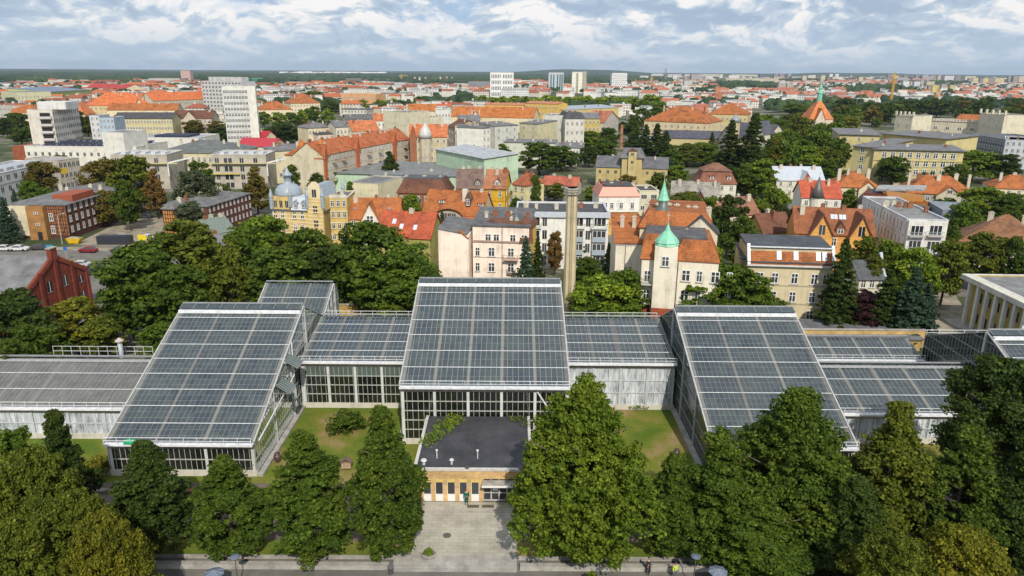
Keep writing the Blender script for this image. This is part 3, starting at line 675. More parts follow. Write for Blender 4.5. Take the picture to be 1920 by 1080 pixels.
for i, (px, py, wpx, h, c, l) in enumerate(((652, 803, 72, 2.2, 'deep green', 'spreading dark juniper shrub on the lawn before the left link'), (570, 905, 1, 1, None, None), (183, 890, 50, 1.8, 'yellowish green', 'yellow green shrub on the lawn beside the left pavilion'))):
    if c: pp = G(px, py); tree((pp.x, pp.y, 0), 'shrub', c, wpx * 1.1 * 85 / F_, h, 'shrub', l)
# low walls of the promenade
for x0, x1, l in ((-66, PL0 - 0.3, 'left of'), (PL1 + 0.3, 66, 'right of')):
    o = MB().box(x0, 55.9, 0, x1, 56.5, 0.45).obj('low_wall', 'grey_concrete'); tag(o, 'low stone wall edging the promenade %s the plaza steps' % l, 'wall')

# ------------------------------------------------------------------ people
def person(loc, rz, label, top, legs, hair, pose=0, hatc=None):
    t = thing('person', label, 'person', loc, rz, None)
    sk = [(0, 0, .95), (0, 0, 1.12), (0, .01, 1.32), (0, .01, 1.46), (0, 0, 1.53), (0, -.01, 1.62), (0, -.01, 1.72)]; ra = [.15, .14, .155, .12, .055, .085, .07]
    ed = [(0, 1), (1, 2), (2, 3), (3, 4), (4, 5), (5, 6)]
    def ch(par, pts, rr):
        for p_, r_ in zip(pts, rr): sk.append(p_); ra.append(r_); ed.append((par, len(sk) - 1)); par = len(sk) - 1
        return par
    for s in (-1, 1):
        st = 0.1 * s * pose
        ch(0, [(.09 * s, 0, .88), (.11 * s, -st, .5), (.12 * s, -st * .8, .09), (.13 * s, -st * .8 - .13, .04)], [.1, .065, .045, .04])
        hd = ch(3, [(.19 * s, .01, 1.43), (.25 * s, .03, 1.15), (.24 * s if s < 0 or not pose else .12, -.06, .93), (.24 * s, -.09, .86)], [.06, .045, .032, .035])
        hx, hy, hz_ = sk[hd]
        for k in range(4): ch(hd, [(hx, hy - .03 + .018 * k, hz_ - .06), (hx - .01 * s, hy - .04 + .018 * k, hz_ - .095 + .008 * abs(k - 1.5))], [.009, .008])
        ch(hd, [(hx - .03 * s, hy - .04, hz_ - .03), (hx - .035 * s, hy - .05, hz_ - .06)], [.01, .009])
    def skin(name, idx, scale, mat, col):
        mp = {k: i for i, k in enumerate(idx)}
        me = bpy.data.meshes.new(name); me.from_pydata([sk[k] for k in idx], [(mp[a], mp[b_]) for a, b_ in ed if a in mp and b_ in mp], [])
        me.materials.append(MATS[mat]); o = link(name, me, t, col)
        me.attributes.new('x', 'FLOAT', 'POINT')
        md = o.modifiers.new('skin', 'SKIN')
        if not me.skin_vertices: me.skin_vertices if False else None
        return o, mp
    import bmesh
    def skin2(name, idx, grow, col):
        mp = {k: i for i, k in enumerate(idx)}
        bm = bmesh.new(); lay = bm.verts.layers.skin.verify(); vs = []
        for k in idx:
            v = bm.verts.new(sk[k]); v[lay].radius = (ra[k] + grow, ra[k] + grow); v[lay].use_root = (k == idx[0]); vs.append(v)
        for a, b_ in ed:
            if a in mp and b_ in mp: bm.edges.new((vs[mp[a]], vs[mp[b_]]))
        me = bpy.data.meshes.new(name); bm.to_mesh(me); bm.free(); me.materials.append(MATS['plain']); o = link(name, me, t, col)
        o.modifiers.new('Skin', 'SKIN'); s_ = o.modifiers.new('Subdivision', 'SUBSURF'); s_.levels = s_.render_levels = 1
        return o
    skin2('body', list(range(len(sk))), 0, (0.5, 0.3, 0.22))
    L = [7, 8, 9]; A = [11, 12, 13]; n2 = 7 + 4 + 4 + 8 + 2
    L2 = [n2, n2 + 1, n2 + 2]; A2 = [n2 + 4, n2 + 5, n2 + 6]
    skin2('jacket', [0, 1, 2, 3] + A + A2, 0.022, top)
    skin2('trousers', [0] + L + L2, 0.02, legs)
    MB().lathe([(0.07, 1.68), (0.098, 1.70), (0.095, 1.76), (0.06, 1.81), (0.01, 1.825)], 0, .012, 12).obj('hair', 'plain', t, hair, True)
    for s in (-1, 1): MB().box(.12 * s - .05, -.17, 0, .12 * s + .05, .09, .09).obj('shoe', 'plain', t, (0.03, 0.03, 0.03))
    b = MB()
    for s in (-.03, .03): b.box(s - .01, -.103, 1.655, s + .01, -.09, 1.67)
    b.box(-.02, -.1, 1.59, .02, -.085, 1.6); b.obj('face', 'plain', t, (0.1, 0.03, 0.03))
    return t
person(G(875, 945, 0.018), 0.2, 'person in green work overalls standing before the entrance door', (0.01, 0.13, 0.09), (0.01, 0.11, 0.08), (0.35, 0.15, 0.05))
person(G(1215, 1076, 0.0), 0.8, 'person in dark clothes standing under the large tree at the bottom', (0.03, 0.03, 0.035), (0.02, 0.02, 0.025), (0.08, 0.05, 0.03), 1)
person(G(772, 1018, 0.018), -0.9, 'person in pale pink clothes walking beside the dark tree', (0.5, 0.4, 0.42), (0.45, 0.4, 0.42), (0.1, 0.06, 0.04), 1)
person(G(1265, 1086, 0.0), 0.4, 'person in a bright yellow safety vest at the bottom edge', (0.45, 0.6, 0.05), (0.1, 0.12, 0.14), (0.08, 0.05, 0.03), 1)

# ------------------------------------------------------------------ foreground trees
FT = [
 (98, 772, 100, 60.5, 'near', 'dark green', 'narrow dark tree left of the left pavilion, nearest the whitewashed wall'),
 (266, 828, 150, 58.5, 'near', 'dark green', 'narrow dark tree in front of the left half of the left pavilion'),
 (415, 856, 140, 58.5, 'near', 'deep green', 'leafy green tree in front of the right half of the left pavilion'),
 (566, 810, 155, 58, 'near', 'deep green', 'full conical green tree between the left pavilion and the insect hotel'),
 (716, 764, 138, 58, 'near', 'deep green', 'slim pointed green tree just left of the plaza'),
 (1100, 718, 262, 58.0, 'huge', 'fresh green', 'largest broad bright green tree covering the right side of the plaza'),
 (1266, 852, 120, 58.5, 'near', 'deep green', 'slender green tree below the right dark urn'),
 (1358, 810, 165, 58, 'near', 'deep green', 'green tree in front of the lower left corner of the right pavilion'),
 (1505, 736, 270, 60, 'huge', 'deep green', 'broad dark green tree in front of the right pavilion'),
 (1690, 756, 160, 59.5, 'near', 'olive green', 'sunlit olive green tree right of the broad dark tree'),
 (1830, 800, 165, 58.5, 'near', 'deep green', 'tall green tree below the dark pine on the right'),
 (1885, 676, 200, 66, 'pine', 'dark green', 'blackish green pine hiding the foot of the right glasshouse gable'),
 (1945, 690, 170, 64, 'pine', 'dark green', 'dark pine cut off by the right edge beside the glasshouse'),
 (1930, 850, 150, 56, 'near', 'dark green', 'dark leafy tree cut off by the lower right edge'),
 (1610, 900, 170, 55, 'near', 'dark green', 'dark tree filling the gap below the broad dark tree'),
 (1430, 930, 180, 55, 'near', 'deep green', 'green tree behind the right blue grey parasol'),
 (1820, 1002, 200, 48, 'bushy', 'yellowish green', 'autumn yellow tree at the bottom right corner'),
 (1690, 1020, 190, 48, 'bushy', 'olive green', 'olive bushy tree at the bottom left of the autumn yellow tree'),
 (45, 850, 180, 54, 'bushy', 'olive green', 'olive toned bushy tree at the lower left edge'),
 (125, 935, 190, 50, 'bushy', 'olive green', 'olive green bushy tree below the narrow dark tree'),
 (185, 972, 160, 47.5, 'bushy', 'yellowish green', 'yellow green bushy tree at the bottom left of the left parasol'),
 (20, 985, 190, 46, 'bushy', 'olive green', 'olive bushy tree in the bottom left corner'),
 (10, 808, 90, 66, 'mid', 'mid green', 'small green tree at the left edge under the whitewashed wing'),
]
for px, py, w, Y, k, c, l in FT: ftree(px, py, w * (1.13 if k in ('near', 'huge') else 1), Y, k, c, 'pine_tree' if k == 'pine' else 'deciduous_tree', l)
# ------------------------------------------------------------------ houses
CR, YE, WH, GY, PK, BE, GN = (.66, .57, .39), (.62, .42, .10), (.72, .70, .63), (.36, .36, .34), (.84, .71, .60), (.46, .42, .33), (.42, .55, .40)
BR, OC, DB, PY, LW = (.30, .075, .035), (.36, .20, .07), (.10, .04, .028), (.60, .50, .25), (.60, .61, .62)
OR, RD, DK, GR, BN, SL = (.38, .128, .040), (.36, .06, .035), (.055, .055, .06), (.14, .14, .145), (.16, .07, .042), (.30, .35, .40)
def win_mesh(kindw):
    b = MB()                                # unit window: 1 wide, 1 high, base centre at the origin, facing -y
    if kindw == 'tall':
        b.box(-.5, -.01, 0, .5, .0, 1, 1)
        b.box(-.5, -.06, 0, -.41, -.01, 1, 0); b.box(.41, -.06, 0, .5, -.01, 1, 0); b.box(-.41, -.06, .93, .41, -.01, 1, 0); b.box(-.41, -.06, 0, .41, -.01, .06, 0)
        b.box(-.05, -.045, .06, .05, -.01, .93, 0); b.box(-.41, -.04, .6, .41, -.012, .65, 0)
        b.box(-.62, -.16, -.06, .62, .0, -.001, 2)
    elif kindw == 'wide':
        b.box(-.5, -.01, 0, .5, .0, 1, 1)
        for x in (-.5, -.19, .13, .46): b.box(x, -.06, 0, x + .04, -.01, 1, 0)
        b.box(-.46, -.055, .95, .46, -.01, 1, 0); b.box(-.46, -.055, 0, .46, -.01, .04, 0)
    elif kindw == 'dark':
        b.box(-.5, -.01, 0, .5, .0, 1, 1); b.box(-.55, -.07, -.03, .55, -.012, .0, 2); b.box(-.03, -.04, 0, .03, -.012, 1, 0)
    return b.mesh('window', ['white_paint', 'window_pane', 'grey_concrete'])
WM = {k: win_mesh(k) for k in ('tall', 'wide', 'dark')}
MARK = []                                   # landmarks other labels may refer to: (phrase, point)
class House: pass
def win(h, x, z, face='f', w=1.1, hh=1.6, k='tall'):
    o = bpy.data.objects.new('window', WM[k]); COL.objects.link(o); o.parent = h.t; o.scale = (w, 1, hh)
    if face == 'f': o.location = (x, -.003, z)
    elif face == 'l': o.location = (-.003, x, z); o.rotation_euler = (0, 0, -math.pi / 2)
    elif face == 'r': o.location = (h.W + .003, x, z); o.rotation_euler = (0, 0, math.pi / 2)
    elif isinstance(face, float): o.location = (x, face, z)
    return o
def roof_part(h, rt, x0, y0, x1, y1, z, rh, ov, mat, col, t=.22, name='roof', parent=None):
    b = MB()
    if rt == 'gable':
        ym = (y0 + y1) / 2; s = rh / (ym - y0); zo = z - ov * s
        b.slab((x0 - ov, y0 - ov, zo), (x1 + ov, y0 - ov, zo), (x1 + ov, ym, z + rh), (x0 - ov, ym, z + rh), t)
        b.slab((x0 - ov, ym, z + rh), (x1 + ov, ym, z + rh), (x1 + ov, y1 + ov, zo), (x0 - ov, y1 + ov, zo), t)
    elif rt == 'cross':
        xm = (x0 + x1) / 2; s = rh / (xm - x0); zo = z - ov * s
        b.slab((x0 - ov, y0 - ov, zo), (xm, y0 - ov, z + rh), (xm, y1 + ov, z + rh), (x0 - ov, y1 + ov, zo), t)
        b.slab((xm, y0 - ov, z + rh), (x1 + ov, y0 - ov, zo), (x1 + ov, y1 + ov, zo), (xm, y1 + ov, z + rh), t)
    elif rt in ('hip', 'mansard', 'pyramid', 'halfhip'):
        X0, Y0, X1, Y1 = x0 - ov, y0 - ov, x1 + ov, y1 + ov
        if rt == 'mansard': i = min(rh * .55, (X1 - X0) * .2, (Y1 - Y0) * .2); r = [(X0 + i, Y0 + i), (X1 - i, Y0 + i), (X1 - i, Y1 - i), (X0 + i, Y1 - i)]
        else:
            i = min(X1 - X0, Y1 - Y0) / 2 - .02
            if rt == 'halfhip': i = i * .98
            r = [(X0 + i, Y0 + i), (X1 - i, Y0 + i), (X1 - i, Y1 - i), (X0 + i, Y1 - i)]
        lo = [(X0, Y0), (X1, Y0), (X1, Y1), (X0, Y1)]
        b.hexa([(*q, z + .02) for q in lo] + [(*q, z + rh) for q in r])
        b.box(X0, Y0, z - .16, X1, Y1, z + .015)
    elif rt == 'shed':                      # low slope rising to the back
        b.slab((x0 - ov, y0 - ov, z), (x1 + ov, y0 - ov, z), (x1 + ov, y1, z + rh), (x0 - ov, y1, z + rh), t)
    else:                                    # flat, with the surface set inside a parapet
        b.box(x0 + .25, y0 + .25, z - .5, x1 - .25, y1 - .25, z - .25)
    return b.obj(name, mat, parent or h.t, col)
def house(name, label, A, B, eh, dep, rt, rh, wc, rc, rows, nf, nl=0, nr=0, cat='house', short=None, wm='painted_wall', rm=None, chim=3, ww=1.1, wh=1.6, wk='tall', ov=.35, trim=None, group=None, base=.9, xr=None):
    a, c = G(A[0], A[1], eh), G(B[0], B[1], eh); d = c - a; W = math.hypot(d.x, d.y); rz = math.atan2(d.y, d.x)
    h = House(); h.W, h.D, h.H = W, dep, eh
    h.t = t = thing(name, label, cat, (a.x, a.y, 0), rz, group)
    b = MB(); top = eh + (.35 if rt == 'flat' else 0)
    if rt == 'flat':
        b.box(0, 0, 0, W, dep, eh - .5)
        for q in ((0, 0, W, .25), (0, dep - .25, W, dep), (0, .25, .25, dep - .25), (W - .25, .25, W, dep - .25)): b.box(q[0], q[1], eh - .5, q[2], q[3], eh)
    elif rt == 'gable': b.prism([(0, 0), (W, 0), (W, dep), (0, dep)], 0, eh); b.hexa([(.01, .01, eh), (.25, .01, eh), (.25, dep - .01, eh), (.01, dep - .01, eh), (.01, dep / 2 - .1, eh + rh - .25), (.25, dep / 2 - .1, eh + rh - .25), (.25, dep / 2 + .1, eh + rh - .25), (.01, dep / 2 + .1, eh + rh - .25)]); \
        b.hexa([(W - .25, .01, eh), (W - .01, .01, eh), (W - .01, dep - .01, eh), (W - .25, dep - .01, eh), (W - .25, dep / 2 - .1, eh + rh - .25), (W - .01, dep / 2 - .1, eh + rh - .25), (W - .01, dep / 2 + .1, eh + rh - .25), (W - .25, dep / 2 + .1, eh + rh - .25)])
    elif rt == 'cross': b.box(0, 0, 0, W, dep, eh); b.hexa([(.01, .01, eh), (W - .01, .01, eh), (W - .01, .25, eh), (.01, .25, eh), (W / 2 - .1, .01, eh + rh - .25), (W / 2 + .1, .01, eh + rh - .25), (W / 2 + .1, .25, eh + rh - .25), (W / 2 - .1, .25, eh + rh - .25)])
    elif rt == 'shed': b.hexa([(0, 0, 0), (W, 0, 0), (W, dep, 0), (0, dep, 0), (0, 0, eh - .2), (W, 0, eh - .2), (W, dep, eh + rh - .2), (0, dep, eh + rh - .2)])
    else: b.box(0, 0, 0, W, dep, eh - .17)
    b.obj('wall', wm, t, wc)
    rm = rm or ('roof_tile' if rc in (OR, RD, BN) else 'roof_felt')
    h.roof = roof_part(h, rt, 0, 0, W, dep, eh, rh, ov, rm, rc)
    cb = MB()
    if rt == 'flat':
        for q in ((-.08, -.08, W + .08, .3), (-.08, dep - .3, W + .08, dep + .08), (-.08, .3, .3, dep - .3), (W - .3, .3, W + .08, dep - .3)): cb.box(q[0], q[1], eh + .002, q[2], q[3], eh + .14)
    else: cb.box(-.14, -.14, eh - .5, W + .14, -.002, eh - .25); cb.box(-.14, .0, eh - .5, -.002, dep, eh - .25); cb.box(W + .002, 0, eh - .5, W + .14, dep, eh - .25)
    if trim is not None or rt == 'flat': cb.obj('cornice', 'painted_wall', t, trim or tuple(min(.8, x * 1.15) for x in wc))
    fh = (eh - base) / rows if rows else 3
    for r in range(rows):
        z = base + fh * r + fh * .28
        for n, f, L in ((nf, 'f', W), (nl, 'l', dep), (nr, 'r', dep)):
            for k in range(n):
                x = L * (k + .5) / n
                if xr and f == 'f' and (r, k) in xr: continue
                win(h, x, z, f, min(ww, L / n * .6), min(wh, fh * .62), wk)
    g = random.Random(int(A[0] * 7 + A[1]))
    for k in range(chim):
        x = W * (k + .5 + g.uniform(-.25, .25)) / chim; y = dep * (g.uniform(.35, .6)); s = g.uniform(.35, .6)
        zb = eh - .6 if rt == 'flat' else eh; zt = eh + (.8 if rt == 'flat' else rh * (.9 if dep > 13 else 1) + .45)
        cm = MB().box(x - s, y - .3, zb, x + s, y + .3, zt); cm.box(x - s - .08, y - .38, zt, x + s + .08, y + .38, zt + .12); cm.box(x - s * .5, y - .12, zt + .12, x - s * .1, y + .12, zt + .4); cm.box(x + s * .1, y - .12, zt + .12, x + s * .5, y + .12, zt + .4)
        br = g.random() < .25; cm.obj('chimney', 'brick' if br else 'painted_wall', h.roof, (.26, .11, .06) if br else (.52, .48, .39))
    if short: MARK.append((short, a + Vector((d.x / 2 - math.sin(rz) * dep / 2, d.y / 2 + math.cos(rz) * dep / 2, 0))))
    return h
def roofz(h, y, rh):                        # height of a gable roof's front slope at y
    return h.H + rh * y / (h.D / 2)
def skylights(h, rh, spots, w=.8, L=1.2, y=None):
    for x, y in spots:
        s = rh / (h.D / 2); z = h.H + s * y + .06; b = MB()
        b.slab((x - w / 2, y, z), (x + w / 2, y, z), (x + w / 2, y + L * .8, z + s * L * .8), (x - w / 2, y + L * .8, z + s * L * .8), .12)
        o = b.obj('skylight', 'painted_metal', h.roof, (.55, .6, .66))
def dormer(h, x, y, z, w, hh, dep, wc, rc, rt='gable', n=1, rm='roof_tile', ph=.8):
    b = MB().box(x - w / 2, y, z, x + w / 2, y + dep, z + hh)
    if rt == 'gable': b.hexa([(x - w / 2, y, z + hh), (x + w / 2, y, z + hh), (x + w / 2, y + .2, z + hh), (x - w / 2, y + .2, z + hh), (x - .05, y, z + hh + ph - .12), (x + .05, y, z + hh + ph - .12), (x + .05, y + .2, z + hh + ph - .12), (x - .05, y + .2, z + hh + ph - .12)])
    o = b.obj('dormer', 'painted_wall', h.roof, wc)
    q = MB(); e = .2
    if rt == 'gable':
        q.slab((x - w / 2 - e, y - .2, z + hh - e * ph / w * 2), (x, y - .2, z + hh + ph), (x, y + dep, z + hh + ph), (x - w / 2 - e, y + dep, z + hh - e * ph / w * 2), .1)
        q.slab((x, y - .2, z + hh + ph), (x + w / 2 + e, y - .2, z + hh - e * ph / w * 2), (x + w / 2 + e, y + dep, z + hh - e * ph / w * 2), (x, y + dep, z + hh + ph), .1)
    else: q.slab((x - w / 2 - e, y - .2, z + hh), (x + w / 2 + e, y - .2, z + hh), (x + w / 2 + e, y + dep, z + hh + ph * .6), (x - w / 2 - e, y + dep, z + hh + ph * .6), .12)
    q.obj('dormer_roof', rm, o, rc)
    for k in range(n):
        ww = w * .8 / n; wo = win(h, x - w * .4 + ww * (k + .5), z + hh * .12, y - .004, ww * .9, hh * .75); wo.parent = o
    return o
def gablefront(h, x0, x1, y0, z0, ph, dep, wc, rc, wm='painted_wall', ov=.35, rm='roof_tile', zb=0):
    xm = (x0 + x1) / 2; b = MB().box(x0, y0, zb, x1, y0 + dep, z0)
    b.hexa([(x0, y0, z0), (x1, y0, z0), (x1, y0 + .3, z0), (x0, y0 + .3, z0), (xm - .06, y0, z0 + ph - .2), (xm + .06, y0, z0 + ph - .2), (xm + .06, y0 + .3, z0 + ph - .2), (xm - .06, y0 + .3, z0 + ph - .2)])
    o = b.obj('gable_bay', wm, h.t, wc); q = MB(); s = ph / (xm - x0)
    q.slab((x0 - ov, y0 - ov, z0 - s * ov), (xm, y0 - ov, z0 + ph), (xm, y0 + dep, z0 + ph), (x0 - ov, y0 + dep, z0 - s * ov), .2)
    q.slab((xm, y0 - ov, z0 + ph), (x1 + ov, y0 - ov, z0 - s * ov), (x1 + ov, y0 + dep, z0 - s * ov), (xm, y0 + dep, z0 + ph), .2)
    q.obj('gable_roof', rm, o, rc); return o
def balcony(h, x, z, w=2.4, d=1.1, col=(.5, .5, .48), y=0.0, solid=False, pc=(.4, .45, .45)):
    b = MB().box(x - w / 2, y - d, z - .15, x + w / 2, y - .004, z); o = b.obj('balcony', 'painted_wall', h.t, col)
    q = MB()
    if solid: q.box(x - w / 2, y - d, z, x + w / 2, y - d + .08, z + .95); q.box(x - w / 2, y - d + .08, z, x - w / 2 + .08, y - .01, z + .95); q.box(x + w / 2 - .08, y - d + .08, z, x + w / 2, y - .01, z + .95)
    else:
        for k in range(int(w / .25) + 1): q.bar((x - w / 2 + .25 * k, y - d + .03, z), (x - w / 2 + .25 * k, y - d + .03, z + .95), .03)
        q.bar((x - w / 2, y - d + .03, z + .95), (x + w / 2, y - d + .03, z + .95), .06)
        for s in (-1, 1): q.bar((x + s * w / 2, y - d + .03, z + .95), (x + s * w / 2, y, z + .95), .06); q.bar((x + s * w / 2, y - d / 2, z), (x + s * w / 2, y - d / 2, z + .95), .04)
    q.obj('balustrade', 'painted_metal', o, pc); return o
def band(h, zs, col, d=.12, t=.2, sides='f'):
    for z in zs:
        b = MB().box(-.05, -d, z, h.W + .05, -.001, z + t)
        if 'l' in sides: b.box(-d, 0, z, -.001, h.D, z + t)
        if 'r' in sides: b.box(h.W + .001, 0, z, h.W + d, h.D, z + t)
        b.obj('string_course', 'painted_wall', h.t, col)
def turret(h, x, y, r, z, prof, wc, rc, n=10, zb=0, finial=True, rm='painted_metal'):
    o = MB().lathe([(r, zb), (r, z)], x, y, n).obj('turret', 'painted_wall', h.t, wc)
    q = MB().lathe([(a * r, z + b_) for a, b_ in prof], x, y, n).obj('turret_roof', rm, o, rc, n > 8)
    if finial:
        zt = z + prof[-1][1]; f = MB().bar((x, y, zt - .1), (x, y, zt + 1.3), .07); f.bar((x - .3, y, zt + .9), (x + .3, y, zt + .9), .05); f.obj('finial', 'painted_metal', o, (.3, .4, .35))
    return o
ONION = [(1.12, 0), (1.22, .15), (1.12, .5), (1.2, .7), (1.0, 1.5), (.62, 2.4), (.3, 3.2), (.12, 4.3), (.02, 5.2)]
AR = 'roof_felt'

# --- pink apartment building
h = house('apartment_building', 'pink plastered apartment building with a dark low roof behind the central glasshouse', (886, 421), (992, 424), 14, 14, 'shed', 1.2, PK, (.10, .10, .105), 4, 0, short='pink apartment building', cat='apartment building', chim=4, base=.4)
fx = [1.2, 4.2, 8.3, 11.4, 12.8]
for r in range(4):
    z = .9 + 3.25 * r; top = r == 3
    for k, x in enumerate((3.9, 7.9) if not top else (3.2, 4.9, 8.3, 10.6)): win(h, x, z, 'f', 1.35 if not top else 1.2, 1.95 if not top else 1.5)
    if not top:
        for x in (10.4, 11.8): win(h, x, z + .1, 'f', .5, 1.7)
        win(h, 1.0, z, 'f', .9, 1.9)
balcony(h, 8.0, 7.1, 3.0, 1.2, (.55, .42, .35), pc=(.35, .22, .08)); balcony(h, 8.0, 3.9, 1.8, .5, (.3, .2, .15), pc=(.2, .13, .1))
band(h, (10.5,), (.42, .30, .25), .3, .3); band(h, (7.15,), (.40, .28, .24), .06, .12)
MB().bar((6.1, -.1, 0), (6.1, -.1, 13.6), .12).obj('downpipe', 'painted_metal', h.t, (.15, .1, .1))
b = MB().slab((h.W - 1.9, -.5, 10.6), (h.W + .9, -.5, 10.6), (h.W + .4, 1.6, 14.9), (h.W - 1.4, 1.6, 14.9), .3); b.obj('mansard_bay', 'roof_tile', h.roof, BN)
b = MB().box(-.0, -4.2, 0, .0, 0, 0); MB().hexa([(-6.6, -2.8, 0), (-.6, -1.6, 0), (-.2, 9, 0), (-6.4, 9, 0), (-6.6, -2.8, 13.3), (-.6, -1.6, 12.0), (-.2, 9, 12.9), (-6.4, 9, 13.7)]).obj('side_wing', 'painted_wall', h.t, PK)
MB().slab((-6.8, -2.9, 13.6), (-.8, -1.7, 12.3), (-.2, 9, 13.2), (-6.6, 9, 14.0), .2).obj('wing_roof', 'roof_felt', h.t, (.12, .12, .12))
MB().slab((-2.4, -2.15, 13.1), (-.5, -1.75, 11.4), (-.5, -.9, 11.6), (-2.4, -1.2, 13.2), .2).obj('wing_tiles', 'roof_tile', h.t, OR)
h = house('apartment_building', 'narrow yellow gabled building squeezed between the pink and the white balconied buildings', (989, 432), (1006, 416), 13, 9, 'mansard', 1.5, YE, BN, 3, 0, nr=0, chim=2, cat='apartment building', short=None, rm='roof_tile')
turret(h, 2.6, 3, 1.3, 13, [(1.1, 0), (1.0, 1.2), (.5, 2.2), (.05, 2.8)], YE, (.09, .11, .10), 8)
# --- modern white balconied building
h = house('apartment_building', 'white modern apartment building with glazed loggias behind the tall chimney', (968, 398), (1142, 400), 13.2, 14, 'flat', 0, (.72, .71, .66), DK, 0, 0, cat='apartment building', short='white balconied apartment building', chim=6, trim=(.52, .56, .62))
W = h.W; MB().box(-.3, -.5, 12.2, W + .3, -.002, 13.4).obj('cornice', 'painted_metal', h.t, (.50, .54, .60))
for fl in range(4):
    z = 1.0 + 3.05 * fl
    for x, w_, k in ((W * .19, 2.9, 0), (W * .31, 1.0, 1), (W * .66, 2.9, 0), (W * .78, 1.0, 1), (W * .90, 3.1, 2)):
        if k == 1: win(h, x, z, 'f', w_, 2.0, 'dark')
        elif fl in (1, 2) or (k == 0 and fl == 0):
            MB().box(x - w_ / 2, -.8, z - .5, x + w_ / 2, -.004, z + .55).obj('loggia', 'painted_metal', h.t, (.36, .43, .50)); 
            MB().box(x - w_ / 2, -.78, z + .55, x + w_ / 2, -.004, z + 2.2).obj('loggia_glass', 'green_glass', h.t)
            win(h, x, z + .6, -.8, w_, 1.6, 'wide')
        else:
            win(h, x, z, 'f', w_, 2.1, 'wide')
            if fl == 3: balcony(h, x, z - .3, w_ + .6, 1.2, (.6, .6, .6), pc=(.12, .2, .08))
for x in (W * .1, W * .26, W * .56, W * .84): MB().box(x - .12, -.45, 0, x + .12, -.01, 12.2).obj('pilaster', 'painted_wall', h.t, (.70, .69, .64))
# --- tall chimney
p = G(1066, 592); t = thing('factory_chimney', 'tall tapering pale concrete chimney with a ladder behind the central pavilion', 'chimney', (p.x, p.y, 0))
hh = D(1061, 352, p.y).z; MARK.append(('tall concrete chimney', p))
MB().tube([(0, 0, 0), (0, 0, hh * .5), (0, 0, hh)], [1.12, 1.08, 1.0], 8).obj('shaft', 'painted_wall', t, (.56, .47, .30))
MB().tube([(0, 0, hh - .9), (0, 0, hh - .7), (0, 0, hh - .1), (0, 0, hh)], [1.0, 1.22, 1.22, 1.0], 8).obj('rim', 'painted_wall', t, (.36, .33, .27))
b = MB()
for s in (-.2, .2): b.bar((s, -1.2, .5), (s, -1.1, hh), .04)
for k in range(int(hh / .4)): b.bar((-.2, -1.19 + .1 * k * .4 / hh, .5 + .4 * k), (.2, -1.19 + .1 * k * .4 / hh, .5 + .4 * k), .03)
b.obj('ladder', 'painted_metal', t, (.09, .08, .07))
b = MB(); b.tube([(0, 0, hh - 1.1), (0, 0, hh - 1.04)], [1.4, 1.4], 8)
for k in range(8):
    a = k * math.pi / 4; b.bar((math.cos(a) * 1.36, math.sin(a) * 1.36, hh - 1.1), (math.cos(a) * 1.36, math.sin(a) * 1.36, hh - .2), .04); a2 = a + math.pi / 4; b.bar((math.cos(a) * 1.36, math.sin(a) * 1.36, hh - .2), (math.cos(a2) * 1.36, math.sin(a2) * 1.36, hh - .2), .04)
b.obj('platform', 'painted_metal', t, (.25, .25, .25))
# --- turret building
h = house('apartment_building', 'cream apartment building with a green onion dome on its corner turret', (1262, 487), (1348, 492), 12.4, 17, 'mansard', 3.3, (.74, .68, .55), OR, 0, 0, cat='apartment building', short='cream building with the green onion dome', chim=2, ov=.2)
W = h.W
MB().box(-5.4, .0, 0, -.01, 15, 12.6).obj('wing_wall', 'painted_wall', h.t, (.74, .68, .55))
MB().box(.0, -.06, 0, W, -.001, 4.2).obj('brick_base', 'brick', h.t, BR); MB().box(-5.46, -.06, 0, -3.5, -.001, 4.2).obj('brick_base', 'brick', h.t, BR)
MB().slab((-5.7, -.3, 12.3), (-.6, -.3, 12.3), (-.6, 2.4, 16.4), (-5.2, 2.4, 16.4), .25).obj('wing_roof', 'roof_tile', h.t, OR)
MB().box(-5.2, 2.3, 12.6, W - 2.1, 15, 16.0).obj('roof_deck', 'roof_felt', h.t, (.085, .085, .09))
o = MB().box(-3.2, -1.9, 0, .7, 2, 15.0).obj('turret', 'painted_wall', h.t, (.74, .68, .55))
MB().box(-3.26, -1.96, 0, .76, -.01, 3.9).obj('brick_base', 'brick', o, BR)
MB().lathe([(1.25 * a * 1.42, 15 + z * .8) for a, z in ONION], -1.25, .05, 8).obj('onion_dome', 'painted_metal', o, (.22, .55, .38))
f = MB().bar((-1.25, .05, 18.9), (-1.25, .05, 20.9), .08); f.bar((-1.65, .05, 20.3), (-.85, .05, 20.3), .06); f.obj('cross', 'painted_metal', o, (.5, .52, .5))
win(h, -1.3, 11.6, -1.97, 1.3, 1.8).parent = o
for r in range(3):
    for k, x in enumerate((2.4, 4.7, 7.4, 9.8)): win(h, x, 1.2 + 3.7 * r, 'f', 1.5 if k % 2 == 0 else 1.0, 2.1)
for z in (4.4, 7.9): balcony(h, -4.3, z, 1.9, 1.3, (.5, .5, .45), pc=(.2, .25, .12)); win(h, -4.3, z + .1, 'f', 1.1, 2.2)
MB().bar((.9, -.15, 0), (.95, -.15, 12), .12).obj('downpipe', 'painted_metal', h.t, (.1, .1, .1))
h = house('apartment_building', 'cream building with a blank wall left of the green onion dome', (1155, 455), (1206, 456), 12.6, 12, 'shed', 3.4, (.74, .68, .55), OR, 0, 0, cat='apartment building', chim=2, trim=(.55, .58, .6), rm='roof_tile')
MB().box(-.04, -.05, 0, h.W + .04, -.002, 5.4).obj('brick_base', 'brick', h.t, BR)
MB().bar((h.W * .36, -.1, 0), (h.W * .36, -.1, 12), .1).obj('downpipe', 'painted_metal', h.t, (.1, .1, .1))
